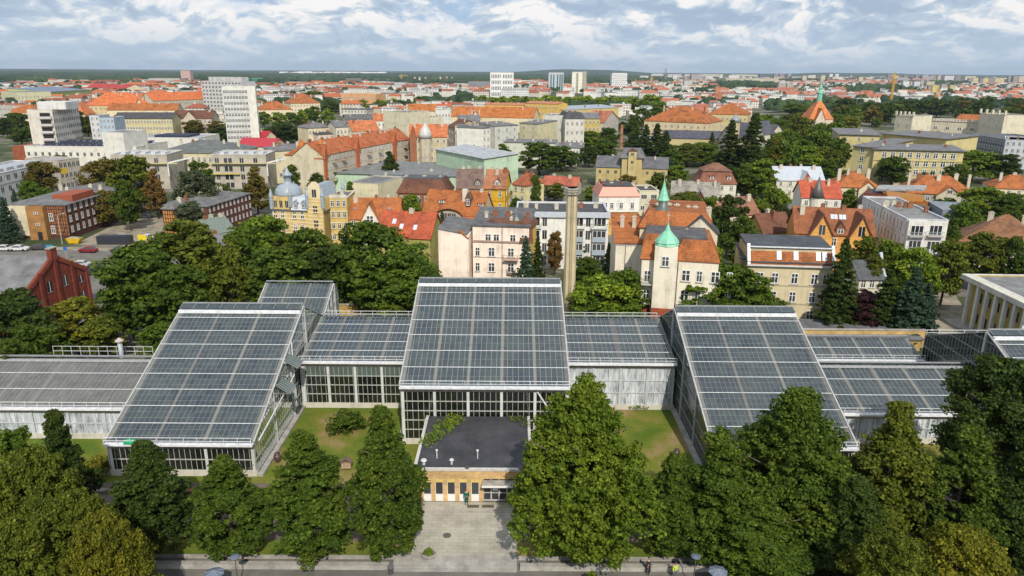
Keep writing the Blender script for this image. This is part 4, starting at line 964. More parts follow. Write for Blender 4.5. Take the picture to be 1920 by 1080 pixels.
h = house('apartment_building', 'orange roofed building with a small green lantern spire behind the onion dome building', (1200, 425), (1335, 432), 15.5, 16, 'mansard', 3.0, CR, OR, 0, 0, cat='apartment building', chim=7)
turret(h, 4.0, 3.0, 1.9, 16, [(1.15, 0), (1.2, .8), (.95, 2), (.55, 3.0), (.5, 3.1), (.5, 5.0)], CR, (.10, .12, .11), 10, finial=False)
turret(h, 4.0, 3.0, .8, 20.2, [(1.4, 0), (1.5, .2), (1.1, 1.0), (.45, 2.6), (.05, 4.2)], (.2, .5, .36), (.22, .55, .38), 8, zb=19.0)
gablefront(h, 8, 14.5, -.4, 15.3, 3.0, 4, (.62, .57, .45), DK, rm='roof_felt')
# --- mansard building right
h = house('apartment_building', 'ochre plaster building with orange mansard tiles and skylights right of the onion dome building', (1404, 489), (1563, 494), 12.0, 12, 'shed', .6, (.57, .49, .32), (.06, .065, .075), 3, 0, cat='apartment building', short='ochre mansard building', chim=3)
W = h.W; MB().slab((0, -.4, 11.4), (W, -.4, 11.4), (W, 1.1, 14.0), (0, 1.1, 14.0), .25).obj('mansard_tiles', 'roof_tile', h.roof, OR)
b = MB().slab((-.1, 1.0, 14.3), (W + .1, 1.0, 14.3), (W + .1, 9.3, 14.9), (-.1, 9.3, 14.9), .22); b.obj('upper_roof', 'roof_felt', h.roof, (.055, .06, .07))
MB().box(0, .9, 11, W, 9.2, 14.0).obj('attic', 'painted_wall', h.roof, (.5, .42, .26))
for s in (0, W): MB().slab((s - .25, -.5, 11.6), (s + .25, -.5, 11.6), (s + .25, 1.3, 14.9), (s - .25, 1.3, 14.9), .5).obj('gable_cap', 'painted_metal', h.roof, (.6, .63, .66))
MB().box(-.3, -.6, 11.25, W + .3, -.01, 11.5).obj('gutter', 'painted_metal', h.t, (.62, .62, .6)); MB().box(-.1, .85, 14.3, W + .1, 1.1, 14.5).obj('gutter', 'painted_metal', h.t, (.66, .68, .7))
for x in (5.2, 8.1, 11.9, 13.0):
    MB().slab((x - .4, -.02, 12.4), (x + .4, -.02, 12.4), (x + .4, .74, 13.8), (x - .4, .74, 13.8), .15).obj('skylight', 'painted_metal', h.roof, (.6, .66, .74))
for r in range(3):
    for x in (2.2, 4.8, 8.2, 11.6, 13.6): win(h, x, 1.2 + 3.4 * r, 'f', 1.2, 2.0)
band(h, (4.2, 7.6), (.42, .36, .26), .1, .22)
house('apartment_building', 'dark stained side wing left of the ochre mansard building', (1390, 482), (1403, 486), 12, 12, 'shed', 1.6, (.30, .26, .18), (.06, .065, .075), 0, 0, cat='apartment building', chim=1)  # shade of the left-facing side is put into the darker ochre
# --- small house with dark roof and curved gable
h = house('house', 'small cream house with a dark roof and curved white gable above the purple tree', (1612, 522), (1661, 522), 6.2, 7, 'gable', 2.8, (.62, .58, .44), (.07, .075, .08), 2, 3, chim=1, short=None)
MB().tube([(h.W + .1, -.4, 6.0), (h.W + .1, .8, 6.7), (h.W + .1, 2.0, 8.1), (h.W + .1, 3.0, 9.9), (h.W + .1, 3.4, 10.4)], [.28, .26, .26, .3, .42], 8).obj('gable_scroll', 'painted_metal', h.t, (.5, .55, .6))
# --- orange brick house with two gables
h = house('brick_house', 'orange brick house with two steep gables and a tiled roof', (1492, 435), (1640, 442), 9.0, 12, 'gable', 5.0, (.62, .32, .09), (.27, .10, .045), 2, 5, cat='house', short='orange brick house', wm='brick', chim=4, ww=1.2, wh=2.0, rm='roof_tile')
W = h.W
for x0, x1 in ((3.6, 9.6), (14.2, 19.8)):
    o = gablefront(h, W * x0 / 21, W * x1 / 21, -1.6, 9.4, 4.4, 6.5, (.68, .36, .10), (.24, .09, .045), 'brick', .45); win(h, W * (x0 + x1) / 42, 9.0, -1.61, 1.3, 2.2, 'dark'); win(h, W * (x0 + x1) / 42, 4.0, -1.61, 1.3, 2.2, 'dark')
dormer(h, W * 12 / 21, .2, 9.0, 1.9, 1.3, 3.5, (.2, .1, .06), (.2, .09, .05), ph=1.5)
skylights(h, 5.2, [(W * .49, 3.2), (W * .53, 3.2), (W * .60, 3.2), (W * .64, 3.2)], .8, 1.3)
# --- white modern block on the right
h = house('apartment_building', 'pale modern apartment block with slit windows on its long side wall', (1701, 411), (1779, 413.5), 14.0, 30, 'flat', 0, (.66, .64, .60), (.19, .19, .18), 0, 0, cat='apartment building', short='pale modern block', chim=7, trim=(.50, .53, .60))
W = h.W
b = MB().box(W * .02, -.9, 0, W * .44, -.003, 13.9); b.obj('front_bay', 'painted_wall', h.t, (.66, .64, .60))
for fl in range(4):
    z = .8 + 3.3 * fl
    for x, y in ((W * .24, -.9), (W * .73, 0)):
        if fl == 2 and x > W * .5 or fl == 0: win(h, x, z, y - .003, 2.6, 2.0, 'wide'); MB().box(x - 1.5, y - .6, z - .8, x + 1.5, y - .01, z).obj('parapet', 'painted_metal', h.t, (.45, .5, .55))
        else: win(h, x, z, y - .003, 2.6, 2.2, 'wide'); balcony(h, x, z - .1, 3.2, 1.0, (.45, .43, .4), y)
    for k in range(11): MB().box(-.02, 2.5 + 2.2 * k, z + .3, .01, 2.75 + 2.2 * k, z + 2.4).obj('slit_window', 'dark', h.t)
    if fl: MB().box(-.03, .1, z - .4, -.003, 29.8, z - .3).obj('groove', 'grey_concrete', h.t)
# --- corten building
h = house('art_gallery', 'angular rusty steel building with a dark cut out front', (1677, 377), (1740, 380), 9.5, 16, 'flat', 0, (.30, .12, .03), (.08, .08, .085), 0, 0, cat='building', short='rusty steel building', chim=0, rm='roof_felt')
W = h.W
MB().hexa([(-6, -1, 0), (W, -1.5, 0), (W + 4, 12, 0), (-2, 14, 0), (-1.5, 2, 10.5), (W - 1, 1, 10.6), (W + 1, 10, 10.2), (0, 12, 10.6)]).obj('steel_shell', 'plain', h.t, (.36, .16, .035))
MB().hexa([(4.5, -2.8, 0), (W - .3, -2.8, 0), (W - .3, 1, 0), (4.5, 1, 0), (4.5, -2.8, 8.2), (W - .3, -2.8, 8.2), (W - .3, 1, 8.5), (4.5, 1, 8.5)]).obj('recess_shade_block', 'dark', h.t)  # solid near-black block painted as the shade inside the cut-out
MB().box(4.2, -2.9, 8.55, W, 1, 8.8).obj('recess_lintel', 'plain', h.t, (.14, .12, .1))
h2 = house('gallery_wing', 'dark red steel clad block left of the rusty steel building', (1620, 362), (1668, 366), 8.5, 14, 'flat', 0, (.20, .055, .035), DK, 0, 0, cat='building', chim=0, wm='plain')
MB().box(h2.W * .55, -2.5, 0, h2.W + 2, -.01, 7.6).obj('recess_shade_block', 'dark', h2.t)  # near-black block again stands for the shade of an opening
MB().slab((h2.W * .4, 2, 9.6), (h2.W + 9, 2, 10.8), (h2.W + 9, 12, 10.8), (h2.W * .4, 12, 9.8), .5).obj('raised_roof', 'roof_felt', h2.t, (.3, .3, .3))
house('steel_shed', 'blue grey metal clad building right of the pale modern block', (1768, 394), (1832, 397), 9.5, 14, 'flat', 0, (.22, .27, .31), (.2, .22, .25), 0, 0, cat='building', chim=0, wm='painted_metal')
# --- colonnade building
a1, a2 = G(1815, 520, 9.5), G(1925, 572, 9.5)
h = house('classical_building', 'yellowish classical building with a row of white columns at the right edge', (1822, 515), (1968, 583), 9.0, 26, 'flat', 0, (.46, .36, .12), (.17, .17, .17), 2, 0, cat='building', short='columned classical building', chim=3, trim=(.62, .60, .54))
W = h.W; MB().box(-.3, -1.7, 8.2, W, -.01, 9.1).obj('entablature', 'painted_wall', h.t, (.56, .54, .47))
n = 7
for k in range(n):
    x = 2.4 + (W - 3) * k / n
    MB().box(x - .28, -1.6, 0, x + .28, -1.1, 8.2).obj('column', 'painted_wall', h.t, (.62, .61, .56))
    for r in range(2): win(h, x + (W - 3) / n / 2, 1.0 + 3.8 * r, 'f', 1.2, 1.7, 'dark')
MB().box(-.6, -3.4, 0, W, -.02, .35).obj('podium', 'grey_concrete', h.t)
# --- brown roofed house right
house('house', 'cream house with a broad weathered brown hipped roof at the right edge', (1800, 452), (1965, 470), 6.5, 16, 'hip', 6.0, (.5, .44, .32), (.25, .12, .06), 1, 7, chim=2, short='brown hipped roof house', rm='roof_tile')
# --- brick warehouse left
h = house('brick_warehouse', 'dark red brick warehouse with a stepped gable at the left edge', (45, 553), (163, 504), 7.6, 26, 'cross', 4.6, (.20, .045, .028), (.15, .15, .155), 0, 0, cat='building', short='red brick warehouse', wm='brick', chim=0, rm='roof_felt', ov=.1)
W = h.W
for k in range(5):
    x = W * k / 4; zt = 7.6 + 4.6 * (1 - abs(x - W / 2) / (W / 2)); x = min(max(x, .35), W - .35)
    MB().box(x - .35, -.25, 0, x + .35, -.001, zt + .3).obj('buttress', 'brick', h.t, (.19, .042, .026))
b = MB()
for k in range(22):
    for s in (-1, 1):
        x = W / 2 + s * W / 2 * (k + .5) / 22; z = 12.2 - 4.6 * (k + .5) / 22; b.box(x - .11, -.22, z - .55, x + .11, .3, z + .35)
b.obj('gable_coping', 'brick', h.t, (.27, .07, .04))
MB().box(W / 2 - .8, -.3, 11.5, W / 2 + .8, .5, 13.6).obj('gable_finial', 'brick', h.t, (.22, .05, .03)); MB().box(W / 2 - .95, -.4, 13.6, W / 2 + .95, .6, 13.8).obj('coping_stone', 'grey_concrete', h.t)
for k in range(4):
    x = W * (k + .5) / 4; win(h, x, 1.2, 'f', 1.5, 2.6, 'dark'); win(h, x, 5.6 if k in (0, 3) else 6.2, 'f', 1.3, 1.3 if k in (0, 3) else 1.9, 'dark')
# --- half timbered brick building, left
h = house('half_timbered_building', 'brick and half timbered building with a low grey roof beside the street', (15, 383), (122, 384), 9.3, 40, 'hip', 1.6, DB, GR, 3, 0, 0, 15, cat='building', short='half timbered brick building', chim=4, wm='brick', ww=1.0, wh=1.9)
W = h.W
MB().box(-.1, -.5, .9, W * .36, -.002, 9.05).obj('plastered_bay', 'painted_wall', h.t, (.60, .54, .38)); MB().box(-.1, -.48, 0, W * .36, -.003, .9).obj('plinth', 'brick', h.t, DB)
MB().box(W * .36, -1.6, 0, W * .66, -.002, 9.05).obj('stair_bay', 'brick', h.t, (.33, .17, .06))
MB().box(W * .66, -.04, .9, W, -.002, 9.1).obj('brick_infill', 'brick', h.t, (.27, .11, .045))
b = MB()
for k in range(9): x = W * .66 + W * .34 * k / 8; b.box(x - .07, -.09, .9, x + .07, -.045, 9.1)
for z in np.arange(.9, 9.2, 1.02): b.box(W * .66, -.085, z - .07, W, -.046, z + .07)
for s in ((.9, 4), (4.9, 8.6)): b.bar((W * .86, -.07, s[0]), (W * .97, -.07, s[1]), .13)
b.obj('timber_frame', 'plain', h.t, (.03, .02, .018))
for z in (1.5, 4.9): win(h, W * .72, z, -.1, 1.1, 2.1)
for z in (3.9, 6.9): win(h, W * .53, z, -1.61, 1.1, .7)
MB().box(W * .50, -1.63, .0, W * .58, -1.602, 2.2).obj('door', 'dark', h.t)
MB().box(W * .62, 4, 9.4, W * .98, 14, 11.2).obj('roof_house', 'plain', h.roof, (.30, .08, .04))
h = house('half_timbered_building', 'low orange brick half timbered building behind the grey green tree', (304, 391), (326, 392), 7.6, 12, 'hip', 1.8, (.45, .20, .06), (.13, .13, .13), 0, 0, cat='building', chim=1, wm='brick')
b = MB(); W = h.W
for k in range(6): b.box(W * k / 5 - .07, -.07, 0, W * k / 5 + .07, -.003, 7.4)
for z in np.arange(.5, 7.5, 1.1): b.box(0, -.065, z - .07, W, -.004, z + .07)
b.obj('timber_frame', 'plain', h.t, (.03, .02, .018))
h = house('brick_building', 'long dark brick building with a low grey roof right of the courtyard', (388, 387), (470, 362), 8.2, 13, 'hip', 1.6, (.11, .045, .035), (.13, .13, .13), 3, 11, 4, cat='building', chim=4, wm='brick', short='long dark brick building', ww=.7, wh=1.3)
h = house('house', 'small house with a green metal roof and orange chimneys among the trees', (396, 438), (440, 430), 5.0, 9, 'gable', 3.0, BE, (.16, .20, .17), 1, 2, chim=3, rm='painted_metal')
h = house('house', 'reddish brown plastered house almost hidden by the left trees', (405, 475), (440, 470), 8, 9, 'gable', 3, (.28, .13, .08), GR, 2, 3, chim=1)
# --- ornate yellow mansion
YM = (.60, .44, .17)
h = house('mansion', 'ornate yellow mansion with grey domes and striped walls', (510, 392), (607, 396), 9.8, 13, 'shed', .4, YM, (.11, .11, .12), 0, 0, cat='mansion', short='ornate yellow mansion', chim=0)
W = h.W
o = MB().box(0, .4, 9.8, W * .37, 9, 12.9).obj('attic', 'painted_wall', h.t, YM)
MB().lathe([(3.5, 12.9), (3.55, 13.3), (3.2, 14.5), (2.3, 15.5), (1.0, 15.9), (.9, 16.4), (.9, 17.8), (1.5, 17.9), (.9, 18.5), (.4, 19.1), (.3, 19.6), (.04, 20.2)], W * .19, 4.4, 12).obj('dome', 'painted_metal', o, SL, True)
for k in range(3): win(h, W * (.06 + .11 * k), 10.3, .39, .8, 1.7, 'dark')
MB().hexa([(W * .37, -.2, 9.7), (W * .7, -.2, 9.7), (W * .7, 6, 9.7), (W * .37, 6, 9.7), (W * .38, .9, 12.9), (W * .7, .9, 12.9), (W * .7, 6, 12.9), (W * .38, 6, 12.9)]).obj('mansard_roof', 'painted_metal', h.t, (.52, .56, .60))
for k in range(2): MB().lathe([(.75, 0), (.75, .25)], 0, 0, 14).v; dormer(h, W * (.47 + .15 * k), -.1, 10.3, 1.0, 1.6, 2, (.3, .33, .36), (.3, .34, .38), rm='painted_metal', ph=.5)
o = MB().hexa([(W * .71, -.5, 0), (W * 1.0, -.5, 0), (W * 1.0, 9, 0), (W * .71, 9, 0), (W * .71, -.5, 13), (W * 1.0, -.5, 13), (W * 1.0, 9, 13), (W * .71, 9, 13)]).obj('gabled_bay', 'painted_wall', h.t, YM)
xc = W * .855; MB().prism([(0, 0), (1, 0)], 0, 0).v
b = MB(); pr = [(-2.3, 13), (-2.3, 14.6), (-1.7, 14.9), (-1.4, 16.3), (-.5, 17.2), (.5, 17.2), (1.4, 16.3), (1.7, 14.9), (2.3, 14.6), (2.3, 13)]
b.prism([(x, z) for x, z in pr], 0, .5); b.v = [(xc + x, -.5 + w_, z) for x, z, w_ in b.v]; b.obj('curved_gable', 'painted_wall', o, (.66, .58, .38))
MB().hexa([(W * .73, .1, 13), (W * .99, .1, 13), (W * .99, 9, 13), (W * .73, 9, 13), (W * .8, .1, 16.2), (W * .91, .1, 16.2), (W * .91, 9, 16.2), (W * .8, 9, 16.2)]).obj('bay_roof', 'painted_metal', o, SL)
for z in (2.2, 5.6, 9.2, 13.4): win(h, xc, z, -.51, 1.1, 1.9, 'dark')
for r in range(3):
    for k, x in enumerate((.06, .2, .43, .58)): win(h, W * x, .9 + 3.3 * r, 'f', 1.0, 2.0)
for z in np.arange(.8, 9.5, .95): MB().box(-.04, -.05, z, W * .71, -.002, z + .26).obj('stripe', 'painted_wall', h.t, (.68, .58, .40))
for z in np.arange(.8, 12.9, .95): MB().box(W * .71, -.55, z, W, -.503, z + .26).obj('stripe', 'painted_wall', o, (.68, .58, .40))
for x, y in ((0, 0), (W * .37, 0), (W * .71, -.3), (W, -.3), (0, 12.8), (W, 12.8)):
    z0 = 12.9 if x < 1 else 13.6; MB().lathe([(.5, z0 - 3), (.5, z0), (.62, z0 + .1), (.42, z0 + .9), (.08, z0 + 2.2)], x, y, 8).obj('pinnacle', 'painted_metal', h.t, SL)
h = house('mansion_wing', 'yellow striped rear wing of the ornate mansion with battlemented parapet', (617, 372), (650, 372), 12.5, 12, 'flat', 0, (.56, .41, .15), (.12, .12, .13), 4, 3, cat='mansion', chim=1, trim=(.6, .58, .5))
band(h, (3, 6, 9), (.62, .55, .38), .08, .3); b = MB()
for k in range(9): b.box(h.W * k / 9, 0, 12.7, h.W * k / 9 + .5, .3, 13.4)
b.obj('battlement', 'painted_wall', h.t, (.6, .56, .45))
# --- small houses centre left
house('house', 'windowless cream block with a flat grey roof above the orange roofed gabled house', (655, 342), (708, 345), 8.5, 18, 'flat', 0, (.62, .56, .38), GR, 0, 0, chim=0, short='windowless cream block', trim=(.4, .4, .4))
h = house('house', 'yellow house with an orange roof and a white arched gable', (650, 409), (748, 409), 7.0, 10, 'gable', 4.6, (.58, .42, .16), OR, 2, 4, chim=3, short='white gabled orange roof house')
o = gablefront(h, h.W * .28, h.W * .62, -.5, 6.8, 4.4, 5, (.68, .65, .55), OR, ov=.3); win(h, h.W * .45, 5.2, -.51, 1.9, 2.6)
for x in (.15, .8): MB().box(h.W * x - .3, 1.8, 8.9, h.W * x + .3, 2.6, 9.4).obj('skylight', 'painted_metal', h.roof, (.3, .33, .38))
h = house('house', 'house with a plain bright red tiled roof and an olive gable wall', (706, 441), (806, 446), 7.0, 11, 'gable', 5.0, (.33, .30, .10), (.40, .09, .04), 2, 0, chim=1, short='red roofed house with the olive gable', rm='roof_tile')
skylights(h, 5.0, [(h.W * .42, 1.6), (h.W * .68, 1.5), (h.W * .26, 2.6)], .9, 1.3)
h = house('villa', 'orange roofed villa with a wide eyebrow arch and dormers', (793, 398), (903, 404), 6.2, 12, 'gable', 5.6, (.50, .43, .28), OR, 1, 0, chim=3, cat='villa', short='orange villa with the arched bay')
W = h.W
dormer(h, W * .28, 2.2, 8.6, 1.6, 1.0, 3, (.6, .55, .45), OR, 'shed'); dormer(h, W * .74, 1.6, 8.2, 1.3, 2.4, 3, (.16, .1, .07), (.16, .09, .06), 'gable', ph=1.4); dormer(h, W * .95, 2, 8.3, 1.4, .9, 3, (.6, .55, .45), OR, 'shed')
b = MB(); N = 14
for k in range(N):
    a0, a1 = math.pi * k / N, math.pi * (k + 1) / N
    b.slab((W * .47 - math.cos(a0) * 4.3, -1.4, 5.4 + math.sin(a0) * 2.5), (W * .47 - math.cos(a1) * 4.3, -1.4, 5.4 + math.sin(a1) * 2.5), (W * .47 - math.cos(a1) * 4.3, 3.6, 6.6 + math.sin(a1) * 2.5), (W * .47 - math.cos(a0) * 4.3, 3.6, 6.6 + math.sin(a0) * 2.5), .2)
b.obj('eyebrow_roof', 'roof_tile', h.roof, OR)
b = MB(); b.prism([(W * .47 - math.cos(math.pi * k / N) * 3.8, 5.2 + math.sin(math.pi * k / N) * 2.1) for k in range(N + 1)] + [(W * .47 + 3.8, 0), (W * .47 - 3.8, 0)], 0, .3)
b.v = [(x, -.7 + w_, z) for x, z, w_ in b.v]; b.obj('arched_bay', 'painted_wall', h.t, (.42, .36, .27))
for x in (-1.3, 0, 1.3): win(h, W * .47 + x, 4.0, -.71, 1.0, 2.4, 'dark')
win(h, W * .2, 3.2, 'f', 1.3, 1.9)
b = MB().slab((-.6, -2.2, 3.4), (W * .32, -2.2, 3.4), (W * .32, .2, 6.3), (-.6, .2, 6.3), .2); b.slab((W * .68, -2.2, 3.4), (W + .5, -2.2, 3.4), (W + .5, .2, 6.3), (W * .68, .2, 6.3), .2); b.obj('skirt_roof', 'roof_tile', h.roof, OR)
MB().box(W * .62, 3.2, 6.5, W * .7, 4.4, 12.6).obj('chimney', 'painted_wall', h.roof, (.62, .58, .48))
h = house('villa', 'old dark villa with mottled brown tiles and a flat black roof', (745, 361), (838, 363), 8.0, 12, 'mansard', 4.0, (.25, .12, .07), BN, 2, 6, chim=3, cat='villa', short='old dark mottled villa', rm='roof_tile')
MB().box(1.8, 2.2, 12.0, h.W - 1.8, 9.8, 12.35).obj('roof_deck', 'roof_felt', h.roof, (.08, .08, .085))
h = house('apartment_building', 'saturated golden yellow house with old orange tiles', (908, 352), (947, 353), 12.0, 12, 'gable', 4.6, (.56, .34, .03), (.38, .16, .08), 3, 2, 0, 2, cat='apartment building', chim=3, short='golden yellow house', rm='roof_tile', wk='tall', ww=.9, wh=1.9)
dormer(h, h.W * .6, .8, 12.6, 1.5, 1.2, 3, (.6, .6, .55), BN); band(h, (4.5, 8.2, 11.2), (.38, .22, .03), .1, .15, 'fr')
h = house('house', 'house with a steep mottled grey and brown gable roof behind the orange villa', (857, 352), (905, 352), 9.0, 12, 'gable', 5.2, (.3, .2, .15), (.18, .12, .10), 2, 3, chim=3, rm='roof_tile', short=None)
dormer(h, h.W * .8, .6, 9.6, 1.5, 1.3, 3, (.3, .25, .2), BN)
house('house', 'pale yellow house with a red tiled roof right of the golden house', (961, 345), (986, 348), 9.5, 10, 'hip', 3.2, (.62, .56, .30), (.36, .11, .05), 3, 2, 0, 2, chim=2, rm='roof_tile')
house('house', 'small red tiled house with dormers between the light green trees', (1018, 345), (1082, 348), 4.0, 9, 'gable', 2.6, BE, (.42, .12, .07), 1, 4, chim=2, rm='roof_tile')
h = house('house', 'house with white upper storey on yellow brick and a red metal roof', (1124, 368), (1198, 368), 11, 12, 'mansard', 2.4, (.58, .34, .09), (.50, .16, .09), 0, 0, 0, 0, chim=4, short='white and yellow brick house', wm='brick', rm='painted_metal')
MB().box(-.15, -.15, 6.6, h.W + .15, 12, 10.8).obj('upper_storey', 'painted_wall', h.t, (.72, .70, .64)); MB().box(1.5, 1.5, 13.4, h.W - 1.5, 10, 13.8).obj('roof_deck', 'roof_felt', h.roof, DK)
for x in (.16, .32, .56, .84): win(h, h.W * x, 7.6, -.16, 1.0, 1.7)
for r in range(2):
    for x in (.2, .52, .84): win(h, h.W * x, .6 + 3.1 * r, 'f', 1.1, 1.9)
band(h, (3.2, 6.3), (.35, .14, .05), .12, .15)
house('house', 'cream flat roofed annex right of the white and yellow brick house', (1199, 358), (1236, 358), 8.0, 12, 'flat', 0, (.6, .56, .42), DK, 2, 2, chim=1, wk='wide', ww=2.4, wh=1.4)
h = house('house', 'yellowish house with a steep stair tower and grey spread roofs', (1118, 312), (1252, 316), 8.0, 14, 'gable', 3.6, (.46, .37, .17), (.11, .11, .12), 2, 9, cat='villa', chim=3, short='ochre house with the stair tower', ww=.9, wh=1.2, wk='dark')
W = h.W; MB().box(W * .36, -1.2, 0, W * .64, 8, 11.8).obj('stair_hall', 'painted_wall', h.t, (.46, .37, .17)); MB().hexa([(W * .32, -1.8, 11.8), (W * .68, -1.8, 11.8), (W * .68, 8, 11.8), (W * .32, 8, 11.8), (W * .38, 1, 15), (W * .62, 1, 15), (W * .62, 7, 15), (W * .38, 7, 15)]).obj('tower_roof', 'roof_felt', h.t, (.12, .12, .13))
MB().box(W * .45, -2.2, 0, W * .56, 0, 14.6).obj('stair_tower', 'painted_wall', h.t, (.50, .41, .2)); MB().hexa([(W * .44, -2.5, 14.6), (W * .57, -2.5, 14.6), (W * .57, .2, 14.6), (W * .44, .2, 14.6), (W * .5, -2.4, 15.5), (W * .51, -2.4, 15.5), (W * .51, 0, 15.5), (W * .5, 0, 15.5)]).obj('tower_cap', 'roof_tile', h.t, BN)
for z in (9.8, 12.9): win(h, W * .505, z, -2.21, 1.0, 1.0, 'dark')
h = house('house', 'low house with a mottled grey slate roof and a dark brown gable', (1258, 374), (1347, 378), 5.0, 12, 'gable', 5.2, (.5, .47, .4), (.30, .28, .24), 1, 4, chim=3, short='grey slate cottage', rm='roof_tile')
gablefront(h, h.W * .46, h.W * .76, -1.0, 5.0, 3.6, 5, (.14, .055, .04), (.3, .28, .25)); win(h, h.W * .66, 3.3, -1.01, 1.2, 1.4)
h = house('house', 'white house with a high mottled brown mansard roof and chimneys', (1310, 344), (1381, 345), 7.0, 11, 'mansard', 4.2, (.62, .6, .5), (.24, .10, .06), 2, 4, chim=2, short='brown mansard house', rm='roof_tile')
roof_part(h, 'hip', 1.7, 1.7, h.W - 1.7, 9.3, 11.2, 2.4, .3, 'roof_tile', (.22, .11, .07), name='upper_roof', parent=h.roof)
for x in (.35, .8): dormer(h, h.W * x, .4, 8.0, 1.3, 1.6, 2, (.6, .58, .5), BN, 'shed')
h = house('house', 'bright yellow house with brown bargeboards hidden by trees', (1395, 425), (1432, 436), 6.5, 9, 'cross', 4.0, (.60, .46, .14), BN, 2, 2, chim=2, rm='roof_tile')
house('house', 'old house with patchy red and brown roof behind the tall trees', (1348, 405), (1425, 400), 7.5, 10, 'gable', 4, CR, (.28, .13, .08), 2, 4, chim=5, rm='roof_tile')
# right hand villas
h = house('villa', 'villa with a pale blue metal roof and a red and white arched gable', (1456, 337), (1546, 338), 7.0, 12, 'gable', 4.2, (.62, .6, .5), (.46, .50, .55), 2, 5, chim=4, cat='villa', short='blue grey roofed villa', rm='painted_metal')
gablefront(h, h.W * .47, h.W * .74, -.8, 6.6, 3.6, 6, (.40, .13, .06), (.46, .50, .55), 'brick', rm='painted_metal'); [win(h, h.W * x, 6.6, -.81, .9, 1.6) for x in (.55, .66)]
h = house('house', 'white house with a clean red tiled roof and a dark conical turret', (1504, 369), (1578, 371), 8.0, 11, 'gable', 4.4, (.66, .63, .54), (.46, .10, .05), 2, 4, chim=2, short='red roofed white villa', rm='roof_tile')
turret(h, h.W * .38, 0, 1.9, 8.0, [(1.15, 0), (.62, 2.6), (.05, 6.2)], (.66, .63, .54), (.10, .095, .09), 12)
h = house('house', 'cream villa with an orange hipped roof and a triangular front gable', (1570, 350), (1650, 352), 8.5, 12, 'hip', 4.6, (.58, .52, .36), OR, 2, 5, 4, chim=4, short='orange hipped villa')
gablefront(h, h.W * .5, h.W * .92, -.7, 8.2, 2.4, 5, (.62, .56, .4), OR); win(h, h.W * .71, 8.3, -.71, .8, .9)
h = house('house', 'grey plastered villa with a long orange roof and a row of white chimneys', (1700, 361), (1832, 366), 7.5, 13, 'hip', 5.0, (.34, .33, .28), OR, 2, 8, chim=7, short='long orange roofed villa')
gablefront(h, h.W * .42, h.W * .78, -.8, 7.3, 2.8, 6, (.5, .47, .36), OR); win(h, h.W * .6, 7.8, -.81, 1.5, 1.1, 'wide')
house('house', 'orange roofed house at the right edge behind the round trees', (1865, 352), (1960, 356), 7, 12, 'hip', 4, CR, OR, 2, 5, chim=3)
# yellow school on the right
SY = (.52, .45, .22)
h = house('school', 'long pale yellow school block with a row of white top floor windows', (1640, 279), (1808, 283), 14.5, 15, 'shed', 1.0, SY, GR, 0, 0, cat='school', short='pale yellow school', chim=3, ov=.9)
for k in range(9):
    for r in range(4): win(h, h.W * (.12 + .096 * k), 1.0 + 3.4 * r, 'f', 1.9, 2.2)
band(h, (9.9, 13.8), (.42, .36, .18), .25, .2)
h = house('school', 'front corner block of the pale yellow school with shaded side windows', (1600, 273), (1638, 276), 15.0, 40, 'shed', 1.0, SY, GR, 4, 1, 14, 0, cat='school', chim=1, ov=.9, ww=1.8, wh=2.2)
h = house('school', 'rear left block of the pale yellow school', (1575, 251), (1650, 253), 17, 26, 'shed', 1.0, SY, GR, 4, 3, 8, cat='school', chim=1, ov=.9)
h = house('school', 'tall central hall of the pale yellow school with a wide grey roof', (1655, 250), (1775, 260), 16.5, 24, 'shed', .8, SY, GR, 0, 0, cat='school', chim=2, ov=1)
# castle-like building far right
CS = (.60, .55, .42)
h = house('fairground_hall', 'cream hall with pinnacled parapets above the yellow school', (1745, 226), (1885, 232), 15, 30, 'shed', .3, CS, (.30, .28, .26), 2, 6, cat='hall', short='pinnacled cream hall', chim=0, ww=2.4, wh=1.6)
b = MB()
for k in range(26): x = h.W * k / 25; b.box(x - .5, -.3, 15, x + .5, .5, 16.6)
b.obj('pinnacles', 'painted_wall', h.t, CS); MB().slab((h.W * .3, 8, 15.7), (h.W, 8, 15.7), (h.W, 20, 19), (h.W * .3, 20, 19), .3).obj('tiled_roof', 'roof_tile', h.t, OR)
for A, B, e, l in (((1680, 216), (1712, 218), 19, 'square cream pavilion with corner pinnacles left of the pinnacled hall'), ((1838, 212), (1884, 216), 21, 'taller cream gate pavilion with corner pinnacles behind the pinnacled hall')):
    q = house('fairground_pavilion', l, A, B, e, 18, 'flat', 0, CS, GR, 2, 2, cat='hall', chim=0); b = MB()
    for k in range(5): x = q.W * k / 4; b.box(x - .5, -.4, e, x + .5, .7, e + 2.6)
    b.obj('pinnacles', 'painted_wall', q.t, CS)
h = house('office_building', 'white and charcoal striped modern block at the right edge', (1812, 250), (1885, 262), 14, 24, 'flat', 0, (.16, .17, .19), (.1, .1, .11), 4, 16, cat='office building', short='charcoal striped block', chim=0, ww=1.2, wh=2.2)
h = house('office_building', 'white flat modern block right of the charcoal striped block', (1886, 262), (1975, 266), 14, 24, 'flat', 0, (.55, .57, .6), (.1, .1, .11), 4, 8, cat='office building', chim=6)
